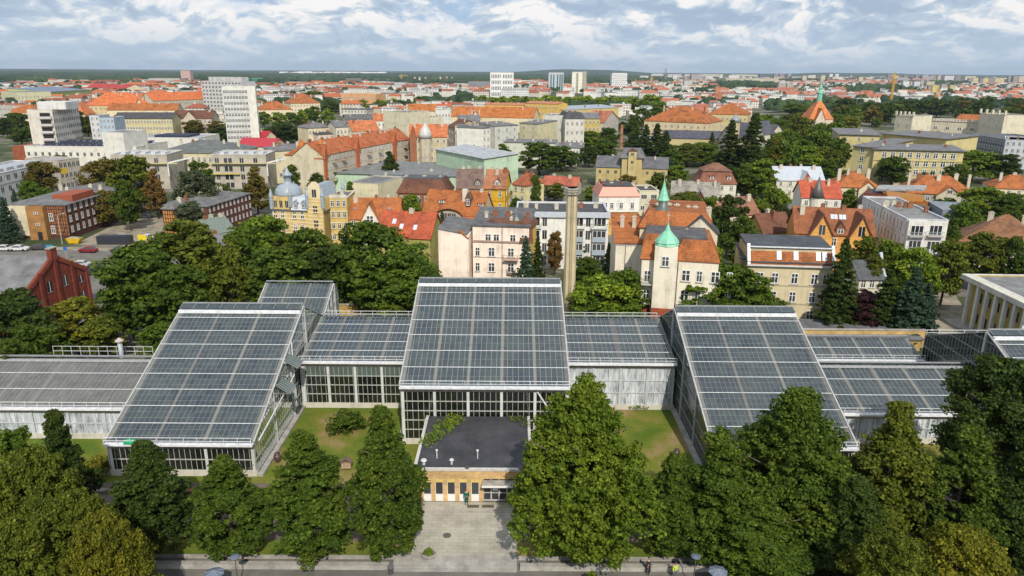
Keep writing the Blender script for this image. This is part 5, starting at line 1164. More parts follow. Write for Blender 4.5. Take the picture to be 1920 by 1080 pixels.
# orange roofed school and black roofed hall
h = house('school', 'long orange hipped roof building with pale yellow walls behind the conifers', (1208, 226), (1328, 231), 15, 30, 'hip', 9, (.60, .50, .32), OR, 3, 10, cat='school', short='long orange hipped school', chim=4)
h = house('school', 'orange roofed right wing of the long yellow school', (1328, 213), (1402, 215), 17, 24, 'hip', 7, (.55, .45, .24), OR, 3, 9, cat='school', chim=2)
h = house('chapel_hall', 'long ochre hall with a black slate roof and few windows', (1242, 258), (1398, 262), 10, 20, 'gable', 3.5, (.50, .42, .22), (.07, .07, .09), 0, 0, cat='hall', short='black roofed ochre hall', chim=2)
h = house('chapel_hall', 'black roofed hall with half timbered gables and a round grey capped tower', (1350, 254), (1436, 262), 12, 18, 'gable', 7, (.56, .5, .38), (.07, .07, .09), 0, 0, cat='hall', chim=0)
turret(h, h.W * .4, -3, 2.6, 20, [(1.25, 0), (.7, 1.8), (.05, 3.6)], (.44, .38, .24), (.26, .28, .3), 10)
gablefront(h, h.W * .72, h.W * 1.02, -2, 15, 6, 8, (.6, .56, .46), (.07, .07, .09), rm='roof_felt'); gablefront(h, h.W * .02, h.W * .3, -1, 12, 5, 6, (.6, .56, .46), (.07, .07, .09), rm='roof_felt')
house('warehouse', 'white and grey low shed left of the black roofed hall', (1205, 262), (1242, 262), 8, 20, 'shed', .6, (.5, .52, .52), SL, 1, 4, cat='warehouse', chim=0)
# church with green spire
h = house('church', 'orange roofed church with a thin green spire rising from the trees', (1518, 223), (1562, 223.4), 15, 17, 'hip', 13, (.60, .5, .4), (.48, .16, .05), 0, 0, cat='church', short='church with the green spire', chim=0)
MB().tube([(h.W * .5, 8, 24), (h.W * .5, 8, 31)], [1.7, 1.7], 8).obj('lantern', 'painted_metal', h.t, (.2, .5, .38)); MB().lathe([(1.9, 31), (2.0, 31.5), (1.0, 33.5), (1.2, 34.5), (.5, 37), (.1, 41)], h.W * .5, 8, 8).obj('spire', 'painted_metal', h.t, (.2, .5, .38))
gablefront(h, h.W * .2, h.W * .6, -3, 15, 7, 8, (.6, .52, .42), (.48, .16, .05)); gablefront(h, h.W * .75, h.W * 1.15, 1, 10, 7, 8, (.6, .3, .2), (.48, .16, .05))
p = G(1545, 262); 
# green halls
h = house('sports_hall', 'pale mint green hall with a shallow grey gabled roof', (817, 279), (908, 297), 13, 15, 'shed', 1.2, GN, (.34, .36, .38), 0, 0, 0, 6, cat='hall', short='mint green hall', chim=0, ov=.6)
band(h, (6.5,), (.28, .38, .28), .1, .2)
h = house('school_wing', 'long low mint green wing with a grey roof and tall narrow windows', (862, 330), (883, 306), 6.5, 48, 'shed', .6, GN, (.17, .18, .18), 1, 9, cat='school', short=None, chim=2, wh=3.2, ov=.6)
h = house('school_wing', 'mint green walled low building with a broad grey roof below the mint green hall', (748, 342), (862, 330), 6.0, 30, 'shed', 1.0, GN, (.16, .165, .165), 1, 8, cat='school', chim=2, ov=.6)
# white blocks in the centre
WB = [
 ('cream tenement with a dark hipped roof above the crimson roofs', (578, 240), (626, 238), 14, 16, 'hip', 2.5, CR, GR, 3, 8),
 ('cream tenement with white chimneys behind the receding row', (630, 238), (690, 236), 15, 16, 'gable', 2.5, (.62, .57, .44), GR, 3, 9),
 ('orange roofed tenement with a front gable left of the corner tenement', (662, 246), (712, 244), 13, 14, 'gable', 5, (.56, .5, .38), (.40, .13, .05), 3, 7),
 ('small pink white tenement before the cream hipped one', (596, 252), (640, 250), 11, 12, 'shed', 1, (.6, .5, .42), DK, 2, 7),
 ('white tenement with a small gabled roof before the row of dark green trees', (700, 226), (722, 226), 14, 14, 'gable', 4, WH, (.40, .13, .05), 3, 3),
 ('dark roofed low tenement left of the blank cream block', (650, 224), (700, 223), 13, 14, 'gable', 3, (.5, .44, .34), (.1, .1, .1), 2, 8),
 ('grey roofed tenement above the mint green hall', (860, 226), (900, 226), 15, 14, 'gable', 3, (.56, .5, .4), GR, 3, 7),
 ('white plastered block with a blank wall above the mint green hall', (856, 238), (905, 240), 16, 18, 'shed', 1, WH, GR, 0, 0),
 ('white tenement with grey side and small windows right of the blank white block', (905, 240), (925, 238), 16, 18, 'shed', 1, WH, GR, 4, 3),
 ('grey white tenement with one narrow brick strip', (928, 236), (972, 234), 17, 18, 'shed', 1, (.5, .5, .46), GR, 4, 3),
 ('tenement with a dark glass stair strip and a yellow edge', (974, 230), (1008, 232), 18, 18, 'shed', 1, (.5, .46, .3), GR, 4, 2),
 ('grey white flat roofed block with two window columns', (1008, 228), (1036, 230), 17, 18, 'shed', 1, (.58, .58, .55), GR, 4, 2),
 ('large blank grey white block in the centre of the city', (1018, 216), (1060, 217), 21, 20, 'flat', 0, (.56, .56, .5), GR, 0, 0),
 ('cream tenement with a dark mansard floor right of the blank grey block', (1060, 222), (1096, 222), 20, 20, 'mansard', 3, (.56, .54, .48), DK, 4, 4),
 ('low white building with a black roof and six windows', (1000, 249), (1058, 250), 10, 14, 'gable', 2, (.62, .6, .54), DK, 2, 6),
 ('white garage block with a thin grey roof above the two light green trees', (1042, 276), (1092, 277), 9, 22, 'shed', .5, (.6, .58, .5), GR, 2, 8),
 ('long blank cream and mint wall building above the light green trees', (945, 266), (1040, 268), 12, 14, 'shed', .4, (.56, .58, .48), GR, 0, 0),
 ('ochre tenement with a brown roof left of the tall brick chimney', (1096, 222), (1125, 222), 17, 16, 'gable', 3, (.5, .4, .14), GR, 4, 4),
 ('cream block with a blank wall and flat grey roof above the tenement with the turret', (718, 209), (760, 211), 20, 22, 'flat', 0, (.58, .54, .4), GR, 0, 0),
 ('lower cream extension right of the blank cream block', (760, 219), (786, 221), 16, 20, 'flat', 0, (.58, .54, .42), GR, 1, 2),
 ('white office block with ribbon windows among orange roofs', (816, 206), (845, 206), 19, 16, 'flat', 0, (.6, .6, .56), GR, 3, 5),
 ('small white gabled building in front of the long orange roof', (880, 224), (903, 224), 10, 12, 'cross', 6, (.66, .64, .56), OR, 1, 2),
 ('brownish tenement with dormers left of the blank white block', (840, 236), (856, 240), 15, 14, 'gable', 4, (.46, .36, .24), BN, 3, 3),
]
for i, (l, A, B, e, dp, rt, rh, wc, rc, rows, nf) in enumerate(WB): house('tenement', l, A, B, e, dp, rt, rh, wc, rc, rows, nf, cat='apartment building', chim=3, short=('white tenement cluster' if i == 2 else 'blank cream block' if i == 11 else 'blank grey white block' if i == 5 else None))
# tenement row with red roofs running back to the corner turret
seg = [(605, 291), (632, 285), (665, 278.5), (700, 272), (735, 265.5), (768, 260)]
nm = ['cream', 'pale brown', 'cream and red', 'ivory', 'beige']
for i in range(5):
    A, B = seg[i], seg[i + 1]
    h = house('tenement', '%s tenement with balconies and a red tiled roof, %s in the receding row' % (nm[i], ['nearest', 'second nearest', 'middle', 'second farthest', 'farthest'][i]), A, B, 14.5, 12, 'gable', 4.5, [(.56, .5, .36), (.44, .36, .27), (.56, .46, .36), (.6, .55, .42), (.48, .43, .32)][i], (.42, .13, .05), 4, 5, cat='apartment building', chim=4, ov=.3, rm='roof_tile', group='red roofed tenement row', short='receding tenement row' if i == 2 else None)
    for r in (1, 2, 3): balcony(h, h.W * (.3 if i % 2 else .7), 1.0 + 3.4 * r, 2.6, 1.2, (.4, .36, .28), pc=(.2, .14, .1))
    if i % 2 == 0: gablefront(h, h.W * .02, h.W * .2, -.5, 14.4, 4, 4, (.42, .13, .06), (.42, .13, .05))
h = house('tenement', 'cream gable end tenement with orange pointed turrets at the near end of the row', (534, 290), (602, 292), 14.0, 14, 'hip', 4, (.60, .55, .38), OR, 1, 1, cat='apartment building', chim=4, short='cream gable end tenement')
for x in (.45, .98): turret(h, h.W * x, 1, 2.6, 14, [(1.2, 0), (.6, 3), (.04, 6)], (.58, .5, .34), (.50, .17, .04), 6, finial=False, rm='roof_tile')
h = house('tenement', 'corner tenement with a pale domed turret at the far end of the row', (768, 256), (838, 256), 16, 14, 'gable', 5, (.52, .45, .3), (.42, .13, .05), 4, 6, cat='apartment building', short='corner tenement with the pale turret', chim=3)
turret(h, h.W * .42, -1, 2.6, 15.5, [(1.15, 0), (1.15, 1.6), (.9, 3.6), (.4, 5), (.08, 6.5)], (.5, .45, .34), (.5, .5, .47), 10)
gablefront(h, h.W * .0, h.W * .18, -.6, 16, 4.5, 5, (.3, .13, .07), (.42, .13, .05))
house('tenement', 'cream tenement with dark roof and white chimneys above the gable end', (515, 283), (590, 279), 13, 16, 'hip', 2, (.6, .55, .38), GR, 2, 5, cat='apartment building', chim=5)
# left: modern hospital blocks
HB = (.42, .385, .32)
for A, B, e, l, sh in (((207, 290), (312, 290), 13.0, 'beige modern block with a recessed balcony floor left of the twin block', 'left beige modern block'), ((395, 290), (498, 290), 13.0, 'beige modern block with a white framed terrace right of its twin', 'right beige modern block')):
    h = house('hospital_block', l, A, B, e, 16, 'flat', 0, HB, (.4, .4, .4), 0, 0, cat='hospital', short=sh, chim=0, trim=(.6, .6, .58))
    for r in range(4):
        for k, x in enumerate((.1, .3, .55, .8)): win(h, h.W * x, .5 + 3.1 * r, 'f', 1.4 if k != 1 else 3.0, 1.9, 'dark')
    MB().box(-.3, -1.2, 9.6, h.W + 4, -.01, 9.9).obj('terrace', 'painted_wall', h.t, (.45, .40, .2)); MB().box(-.3, -1.0, 5.6, h.W * .5, -.01, 5.9).obj('terrace', 'painted_wall', h.t, (.5, .42, .12))
    q = MB()
    for k in range(5): q.box(h.W * (.1 + .18 * k), 4, e - .3, h.W * (.18 + .18 * k), 9, e + .5)
    q.obj('roof_units', 'painted_metal', h.roof, (.5, .52, .55)); b = MB()
    b.bar((h.W + .5, -1, 10.0), (h.W + 8, 3, 11.6), .5); b.bar((h.W + .5, -1, 5), (h.W + .5, -1, 10), .4); b.obj('white_frame', 'painted_metal', h.t, (.7, .7, .7))
h = house('hospital_wing', 'white hospital wing with grey window bands at the left edge', (-90, 345), (108, 301), 11.5, 16, 'flat', 0, (.62, .62, .6), (.25, .25, .28), 3, 14, cat='hospital', short='white hospital wing', chim=0, wk='dark', ww=1.5)
MB().box(-.05, -.06, 7.6, h.W * .98, -.002, 8.0).obj('grey_band', 'painted_wall', h.t, (.35, .33, .3)); q = MB()
for k in range(9): q.box(h.W * (.05 + .1 * k), 3, 11, h.W * (.12 + .1 * k), 9, 12.2)
q.obj('roof_units', 'painted_metal', h.roof, (.4, .42, .45))
h = house('hospital_wing', 'beige and white end block with a yellow panel beside the white wing', (108, 301), (148, 296), 12, 16, 'flat', 0, HB, (.3, .3, .3), 3, 5, cat='hospital', chim=0, wk='dark'); MB().box(.5, -.06, 7, 3.4, -.003, 9.2).obj('yellow_panel', 'plain', h.t, (.6, .4, .05))
h = house('hospital_wing', 'long low white building with dark solar panels on its flat roof', (45, 274), (255, 276), 9, 30, 'flat', 0, (.64, .62, .55), (.3, .3, .33), 1, 16, cat='hospital', short='long white solar panel building', chim=0, wk='dark', base=3); q = MB()
for r in range(3):
    for k in range(14): q.slab((h.W * (.1 + .06 * k), 5 + 8 * r, 9.1), (h.W * (.15 + .06 * k), 5 + 8 * r, 9.1), (h.W * (.15 + .06 * k), 9 + 8 * r, 9.9), (h.W * (.1 + .06 * k), 9 + 8 * r, 9.9), .1)
q.obj('solar_panels', 'plain', h.roof, (.03, .035, .06))
MB().box(-6, 0, 0, -.01, 20, 9).obj('brick_end', 'brick', h.t, (.26, .08, .04))
house('hospital_wing', 'tall white windowless cube behind the solar panel roof', (190, 248), (230, 249), 16, 16, 'flat', 0, (.64, .63, .58), GR, 0, 0, cat='hospital', chim=0)
h = house('hospital_wing', 'flat white wing with grey rooftop plant right of the white cube', (255, 258), (372, 259), 10, 26, 'flat', 0, (.62, .61, .56), (.3, .3, .34), 0, 0, cat='hospital', chim=0, short='flat white wing'); MB().box(h.W * .2, 6, 9.6, h.W * .75, 20, 10.8).obj('solar_panels', 'plain', h.roof, (.035, .04, .07))
h = house('hospital', 'old cream building with a broad dark grey hipped roof behind the beige blocks', (290, 286), (442, 287), 11.5, 26, 'hip', 4, (.56, .50, .34), (.11, .12, .115), 2, 14, cat='hospital', short='grey hipped hospital', chim=5, wh=2.2)
house('house', 'cream building with a bright crimson red roof', (443, 273), (510, 275), 8.5, 14, 'gable', 3.4, (.55, .5, .36), (.42, .02, .03), 1, 7, chim=2, rm='painted_metal', short='crimson roofed building')
house('house', 'second smaller crimson roof behind the first', (470, 256), (497, 257), 8, 10, 'gable', 3, CR, (.42, .02, .03), 1, 3, chim=1, rm='painted_metal')
# blocks farther left
h = house('tower_block', 'pale eight storey block with a dark windowed side and balconies', (50, 206), (97, 206), 25, 28, 'flat', 0, (.58, .55, .48), GR, 7, 0, 0, 12, cat='tower block', short='left eight storey block', chim=0, wk='dark', ww=1.3)
for r in range(6): balcony(h, h.W * .72, 4 + 3.4 * r, h.W * .5, 1.3, (.5, .45, .4), solid=True, pc=(.55, .5, .48)); MB().box(h.W * .48, -.03, 4 + 3.4 * r, h.W * .9, -.002, 6.6 + 3.4 * r).obj('recess_shade_panel', 'dark', h.t)  # flat dark panels paint the shade behind the balconies
MB().box(3, 4, 25, 16, 18, 28.5).obj('plant_room', 'painted_wall', h.roof, (.62, .61, .58))
h = house('tower_block', 'tall white office tower with ribbon windows above the orange roofs', (416, 163), (478, 163), 35, 16, 'flat', 0, (.66, .65, .58), GR, 0, 0, cat='tower block', short='tall white office tower', chim=0)
W = h.W
for r in range(11):
    z = 1.2 + 3.05 * r
    for k in range(8): win(h, W * (.06 + .092 * k), z, 'f', W * .088, 1.7, 'tall')
    MB().box(0, -.15, z - 1.05, W * .75, -.003, z - .12).obj('spandrel', 'painted_wall', h.t, (.58, .58, .56))
house('office_building', 'low cream annex left of the tall white office tower', (397, 216), (420, 216), 12, 16, 'flat', 0, (.58, .55, .44), GR, 2, 4, cat='office building', chim=0)
h = house('tower_block', 'wide grey white residential block behind the office tower', (377, 152), (452, 153), 33, 20, 'flat', 0, (.50, .51, .50), GR, 9, 12, cat='tower block', short='wide grey residential block', chim=2, wk='dark', ww=2, wh=1.6); MB().box(6, 4, 33, h.W - 3, 14, 37).obj('plant_room', 'painted_wall', h.roof, (.5, .5, .48))
h = house('villa', 'beige building with a brown roof and a rounded gable left of the office tower', (323, 222), (396, 222), 12, 18, 'gable', 5, (.50, .44, .34), BN, 3, 9, cat='apartment building', chim=3, short='rounded gable building', rm='roof_tile'); gablefront(h, h.W * .28, h.W * .62, -1, 12, 5, 8, (.55, .48, .38), BN)
house('tenement', 'long pale yellow tenement with a straight dark roof', (213, 222), (322, 222), 13, 16, 'gable', 3.5, (.54, .48, .28), DK, 3, 20, cat='apartment building', chim=4, short='long dark roofed tenement')
house('tenement', 'small light blue tenement left of the long dark roofed one', (184, 221), (213, 221), 15, 16, 'flat', 0, (.38, .46, .54), GR, 4, 4, cat='apartment building', chim=1)
house('tenement', 'small white tenement left of the light blue one', (167, 217), (185, 217), 15, 16, 'flat', 0, (.56, .56, .56), GR, 4, 2, cat='apartment building', chim=1)
h = house('school', 'big orange hipped roof school with dormers and yellow walls', (166, 198), (285, 196), 15, 30, 'hip', 10, (.60, .5, .28), (.48, .13, .04), 3, 14, cat='school', short='big orange roofed school', chim=8); gablefront(h, h.W * .72, h.W * .86, -1, 14, 6, 8, CR, OR)
house('school', 'straight long orange roofed wing left of the office tower', (287, 189), (416, 184), 16, 18, 'gable', 7, (.48, .46, .36), (.48, .13, .04), 3, 24, cat='school', chim=0)
house('tenement', 'low orange roof row in front of the big orange roofed school', (200, 206), (332, 206), 12, 14, 'gable', 5, CR, OR, 1, 10, cat='apartment building', chim=8)
house('stadium_hall', 'large sloping blue roofed hall with yellow green walls', (30, 173), (95, 172), 18, 50, 'flat', 0, (.55, .53, .35), (.1, .13, .18), 2, 9, cat='hall', chim=0, short='blue roofed hall')
h = house('stadium_hall', 'long lime green walled hall with a thin blue sloping roof', (95, 172), (168, 168), 16, 50, 'shed', 4, (.42, .44, .16), (.15, .19, .26), 0, 0, cat='hall', chim=0)
house('hall', 'long bright red roof right of the lime green hall', (160, 164), (230, 168), 10, 40, 'gable', 8, CR, (.46, .05, .04), 1, 12, cat='hall', chim=6, rm='roof_tile')
house('tenement', 'long grey tenement at the left edge with rows of windows', (-40, 200), (62, 198), 14, 18, 'flat', 0, (.45, .43, .38), GR, 3, 22, cat='apartment building', chim=3)
house('house', 'orange roof patch left of the eight storey block', (20, 211), (60, 211), 9, 20, 'gable', 6, CR, OR, 1, 4, chim=2)
house('house', 'orange roof patch right of the eight storey block', (128, 215), (158, 215), 9, 20, 'hip', 9, CR, (.48, .15, .05), 1, 4, chim=0)
h = house('villa', 'wide orange hipped roof villa with a cream front right of the office tower', (545, 194), (600, 193), 13, 24, 'hip', 8, CR, OR, 3, 10, cat='villa', chim=2, short='wide orange hipped villa')
house('tenement', 'long orange hipped roof right behind the office tower base', (484, 206), (548, 205), 10, 22, 'hip', 7, CR, OR, 1, 8, cat='apartment building', chim=2)
h = house('tenement', 'large bright orange roofed building in the centre of the city', (845, 218), (1000, 221), 11, 26, 'gable', 7, CR, (.46, .155, .04), 1, 16, cat='apartment building', chim=3, short='large bright orange roof', rm='roof_tile')
house('tenement', 'orange terrace roof left of the white office block', (765, 208), (818, 208), 14, 20, 'gable', 5, CR, (.46, .155, .04), 1, 8, cat='apartment building', chim=3, rm='roof_tile')
house('tenement', 'golden yellow flat tenement in front of the bright green treetops', (908, 196), (984, 197), 15, 16, 'gable', 1.6, (.62, .42, .12), (.4, .16, .08), 2, 12, cat='apartment building', chim=4, short='golden flat tenement')
house('tenement', 'taller golden yellow tenement right of the flat golden one', (985, 193), (1046, 195), 17, 18, 'gable', 1.6, (.62, .42, .12), (.4, .16, .08), 3, 10, cat='apartment building', chim=4)
house('tenement', 'low building with pale blue and grey metal roofs below the bright green trees', (1058, 206), (1160, 201), 12, 22, 'shed', 2, (.55, .42, .18), SL, 1, 10, cat='apartment building', chim=3, short='pale blue metal roofs', rm='painted_metal')
house('tenement', 'orange pink building with regular windows at the far left centre', (640, 176), (704, 177), 20, 24, 'flat', 0, (.62, .34, .16), (.45, .25, .2), 3, 18, cat='apartment building', chim=0, short='orange pink office building')
house('tenement', 'weathered red roofed house leaning behind the brick chimney', (1132, 230), (1160, 222), 14, 12, 'cross', 6, (.5, .46, .4), (.4, .14, .07), 3, 4, cat='apartment building', chim=2, rm='roof_tile')
p = G(1164, 278); t = thing('factory_chimney', 'slender brown brick chimney standing among the conifers', 'chimney', p)
MB().tube([(0, 0, 0), (0, 0, D(1165, 236, p.y).z)], [1.1, .8], 10).obj('shaft', 'brick', t, (.36, .18, .09))
MB().tube([(0, 0, D(1165, 238, p.y).z), (0, 0, D(1165, 234, p.y).z)], [1.0, 1.0], 10).obj('rim', 'brick', t, (.3, .14, .08))
# walls behind the greenhouses
def wall(label, A, B, Y, hh, col, mat='brick', cap=None):
    x0, x1 = D(A, 600, Y).x, D(B, 600, Y).x; t = thing('boundary_wall', label, 'wall', (x0, Y, 0)); MB().box(0, 0, 0, x1 - x0, .4, hh).obj('wall', mat, t, col); MB().box(-.1, -.1, hh + .003, x1 - x0 + .1, .5, hh + .15).obj('coping', 'grey_concrete', t)
wall('long yellow brick wall behind the left glasshouse link', 600, 780, 126, 2.6, (.42, .28, .09))
wall('long wall under the flat grey strip roof behind the rear right wing', 1500, 1740, 113, 3.0, (.5, .34, .14))
h = house('shed', 'long low shed with a flat grey roof behind the rear right wing', (1500, 629), (1728, 635), 2.2, 7.5, 'shed', .4, (.42, .30, .12), (.12, .12, .13), 0, 0, cat='shed', chim=0)  # ochre of the shed wall is darkened to carry its shade
# ------------------------------------------------------------------ cars
def car(px, py, ang, col, label, z=0.03):
    t = thing('parked_car', label, 'car', G(px, py, z), R(ang), 'cars on the left street and car park')
    pr = [(-2.15, .35), (-2.2, .75), (-2.0, .95), (-1.6, 1.0), (-1.1, 1.42), (.5, 1.45), (1.15, 1.0), (1.95, .88), (2.2, .65), (2.2, .35)]
    def loft(pts, w, inset=0):
        b = MB(); n = len(pts); i = 0
        b.v = [(x, -w + (.16 if z > 1.1 else 0) , z) for x, z in pts] + [(x, w - (.16 if z > 1.1 else 0), z) for x, z in pts]
        b.f.append(tuple(range(n))); b.f.append(tuple(range(2 * n - 1, n - 1, -1))); b.m += [0, 0]
        for k in range(n): j = (k + 1) % n; b.f.append((k, n + k, n + j, j)); b.m.append(0)
        return b
    loft(pr, .88).obj('body', 'painted_metal', t, col)
    g = MB()
    for s in (-1, 1):
        y = s * .90
        g.hexa([(-1.45, y - .02 * s, 1.0), (1.0, y - .02 * s, 1.0), (1.0, y - .05 * s, 1.0), (-1.45, y - .05 * s, 1.0), (-1.02, y - .14 * s, 1.37), (.46, y - .14 * s, 1.39), (.46, y - .2 * s, 1.39), (-1.02, y - .2 * s, 1.37)])
    g.obj('side_window', 'window_pane', t)
    MB().slab((.55, -.66, 1.44), (.55, .66, 1.44), (1.13, .78, 1.03), (1.13, -.78, 1.03), -.03).obj('windscreen', 'window_pane', t)
    MB().slab((-1.15, .66, 1.42), (-1.15, -.66, 1.42), (-1.62, -.78, 1.03), (-1.62, .78, 1.03), -.03).obj('rear_window', 'window_pane', t)
    for x in (-1.35, 1.4):
        for s in (-1, 1): MB().tube([(x, s * .74, .32), (x, s * .92, .32)], [.33, .33], 12).obj('wheel', 'dark', t)
    for s in (-1, 1): MB().box(2.15, s * .6 - .18, .6, 2.215, s * .6 + .18, .75).obj('headlight', 'white_paint', t)
car(166, 473, 175, (.22, .01, .015), 'dark red car driving on the street left of the dark one'); car(226, 474, -4, (.03, .045, .06), 'dark blue grey car driving behind the red car')
for px, py, a, c, l in ((10, 470, 2, (.6, .6, .6), 'white car at the left edge in the row above the warehouse roof'), (37, 470, 2, (.6, .6, .6), 'second white car from the left edge above the warehouse roof'), (76, 468, 2, (.05, .05, .055), 'black car at the right end of the row above the warehouse roof'),
    (150, 500, 185, (.5, .5, .5), 'silver car in the front row of the car park'), (180, 505, 185, (.02, .025, .03), 'black car beside the silver one in the car park'), (196, 502, 185, (.6, .6, .6), 'white car half hidden by the olive tree in the car park'), (163, 517, 70, (.02, .06, .3), 'bright blue car behind the brick warehouse'),
    (275, 449, 160, (.6, .6, .6), 'white car parked in the courtyard by the yellow sign'), (229, 449, 160, (.35, .36, .38), 'grey car parked behind the dark skip container'), (273, 409, 175, (.05, .05, .055), 'dark estate car at the far end of the courtyard'),
    (1073, 502, 10, (.6, .6, .62), 'white car parked behind the tall chimney'), (1090, 400, 60, (.03, .03, .03), 'black car in the yard left of the ochre stair tower house')): car(px, py, a, c, l)
t = thing('skip', 'yellow rubbish skip on the pavement before the half timbered building', 'skip', G(141, 456))
MB().hexa([(-1.2, -.8, .1), (1.2, -.8, .1), (1.2, .8, .1), (-1.2, .8, .1), (-1.9, -.9, 1.4), (1.9, -.9, 1.4), (1.9, .9, 1.4), (-1.9, .9, 1.4)]).obj('container', 'painted_metal', t, (.60, .38, .01)); MB().hexa([(-1.6, -.7, 1.41), (1.6, -.7, 1.41), (1.6, .7, 1.41), (-1.6, .7, 1.41), (-.8, -.3, 1.8), (.7, -.3, 1.75), (.7, .3, 1.75), (-.8, .3, 1.8)]).obj('rubble', 'gravel', t)
t = thing('container', 'long dark steel container standing beside the street', 'container', G(182, 459), R(1))
MB().box(0, 0, .1, 8.4, 2.4, 2.2).obj('box', 'painted_metal', t, (.025, .03, .04)); b = MB()
for k in range(21): b.box(.1 + .4 * k, -.05, .2, .2 + .4 * k, -.002, 2.1)
b.obj('ribs', 'painted_metal', t, (.03, .035, .045))
t = thing('billboard', 'small yellow sign board on posts beside the courtyard entrance', 'sign', G(268, 457)); MB().box(-1.1, -.05, .9, 1.1, .05, 2.4).obj('panel', 'plain', t, (.65, .5, .02))
for x in (-.9, .9): MB().box(x - .05, -.04, 0, x + .05, .04, .9).obj('post', 'painted_metal', t, (.3, .3, .3))
t = thing('road_sign', 'blue round road sign on a pole beside the cycle path', 'road sign', G(126, 488)); MB().bar((0, 0, 0), (0, 0, 3.2), .08).obj('pole', 'painted_metal', t, (.4, .4, .4)); MB().tube([(0, -.08, 2.9), (0, -.05, 2.9)], [.5, .5], 16).obj('disc', 'painted_metal', t, (.02, .12, .45))
t = thing('road_sign', 'pale blue panel sign behind the warehouse gable', 'road sign', G(97, 486)); MB().bar((0, 0, 0), (0, 0, 3.2), .08).obj('pole', 'painted_metal', t, (.4, .4, .4)); MB().box(-.8, -.08, 2.2, .8, -.04, 3.6).obj('panel', 'painted_metal', t, (.02, .25, .4))
def lamp(px, py, h, label):
    t = thing('street_lamp', label, 'street lamp', G(px, py)); MB().tube([(0, 0, 0), (0, 0, h - .4), (.3, 0, h), (1.6, 0, h + .15)], [.09, .06, .05, .05], 8).obj('post', 'painted_metal', t, (.45, .43, .4)); MB().box(1.3, -.15, h + .1, 2.0, .15, h + .22).obj('lamp_head', 'painted_metal', t, (.5, .5, .5))
lamp(117, 458, 8, 'thin grey street lamp before the half timbered building'); lamp(84, 590, 7, 'grey street lamp standing in front of the warehouse gable')

# ------------------------------------------------------------------ distant towers, slabs, cranes
def far_block(name, label, x0, x1, yt, yb, col, cat='tower block', mat='windowed_facade', dr=.7, roof=(.35, .35, .34), h=None, rz=0, group=None):
    a = G(x0, yb); Y = a.y; p, q = D(x0, yt, Y), D(x1, yt, Y); w = q.x - p.x
    t = thing(name, label, cat, (p.x, Y, 0), rz, group); H = h or p.z
    MB().box(0, 0, 0, w, w * dr, H).obj('wall', mat, t, col)
    MB().box(-.3, -.3, H + .01, w + .3, w * dr + .3, H + .8).obj('roof', 'plain', t, roof)
    return t, w, H, w * dr
t, w, H, d = far_block('tower', 'white square tower with vertical slot windows, leftmost of the skyline towers', 919, 963, 135.5, 183, (.75, .75, .73), mat='painted_wall', dr=.6)
MARK.append(('white slot windowed tower', t.location.copy()))
for k in range(13):
    x = w * (.04 + .92 * (k + .5) / 13)
    if k == 6: continue
    for r in range(4): MB().box(x - w * .016, -.25, 3 + H * .235 * r, x + w * .016, -.02, H * .21 + H * .235 * r).obj('window_strip', 'dark', t)
t, w, H, d = far_block('tower', 'glass and grey striped tower, second of the skyline towers', 1029, 1057, 136, 171, (.5, .52, .55), mat='painted_wall', dr=.6); MARK.append(('striped glass tower', t.location.copy()))
for x in (.12, .3, .55, .72, .86): MB().box(w * x, -.5, 0, w * (x + .085), -.02, H - 4).obj('glass_strip', 'painted_metal', t, (.03, .13, .15))
t, w, H, d = far_block('tower', 'cream tower with a beige side wing, third of the skyline towers', 1073, 1092, 135, 175, (.72, .70, .62), mat='painted_wall', dr=.6); MARK.append(('cream tower', t.location.copy()))
MB().box(w + .1, 2, 0, w * 1.45, w * .5, H + 1).obj('side_wing', 'windowed_facade', t, (.45, .41, .32)); MB().box(w * .4, -.5, 0, w * .62, -.02, H - 2).obj('window_strip', 'windowed_facade', t, (.4, .36, .22))
t, w, H, d = far_block('tower', 'white tower with a honeycomb pattern of dark openings', 1148, 1176, 137, 171, (.74, .74, .74), mat='painted_wall', dr=.8); MARK.append(('honeycomb tower', t.location.copy()))
b = MB()
for r in range(9):
    for k in range(7):
        x = w * (k + .5 + (.5 if r % 2 else 0)) / 7.5; z = H * (r + .6) / 9.6; a_ = w / 26; c_ = H / 26; b.prism([(x, z - c_), (x + a_, z), (x, z + c_), (x - a_, z)], 0, .2)
b.v = [(x, -.25 + y * 0 + q, z) for x, z, q in b.v for y in (0,)]; b.obj('facade_openings', 'dark', t)
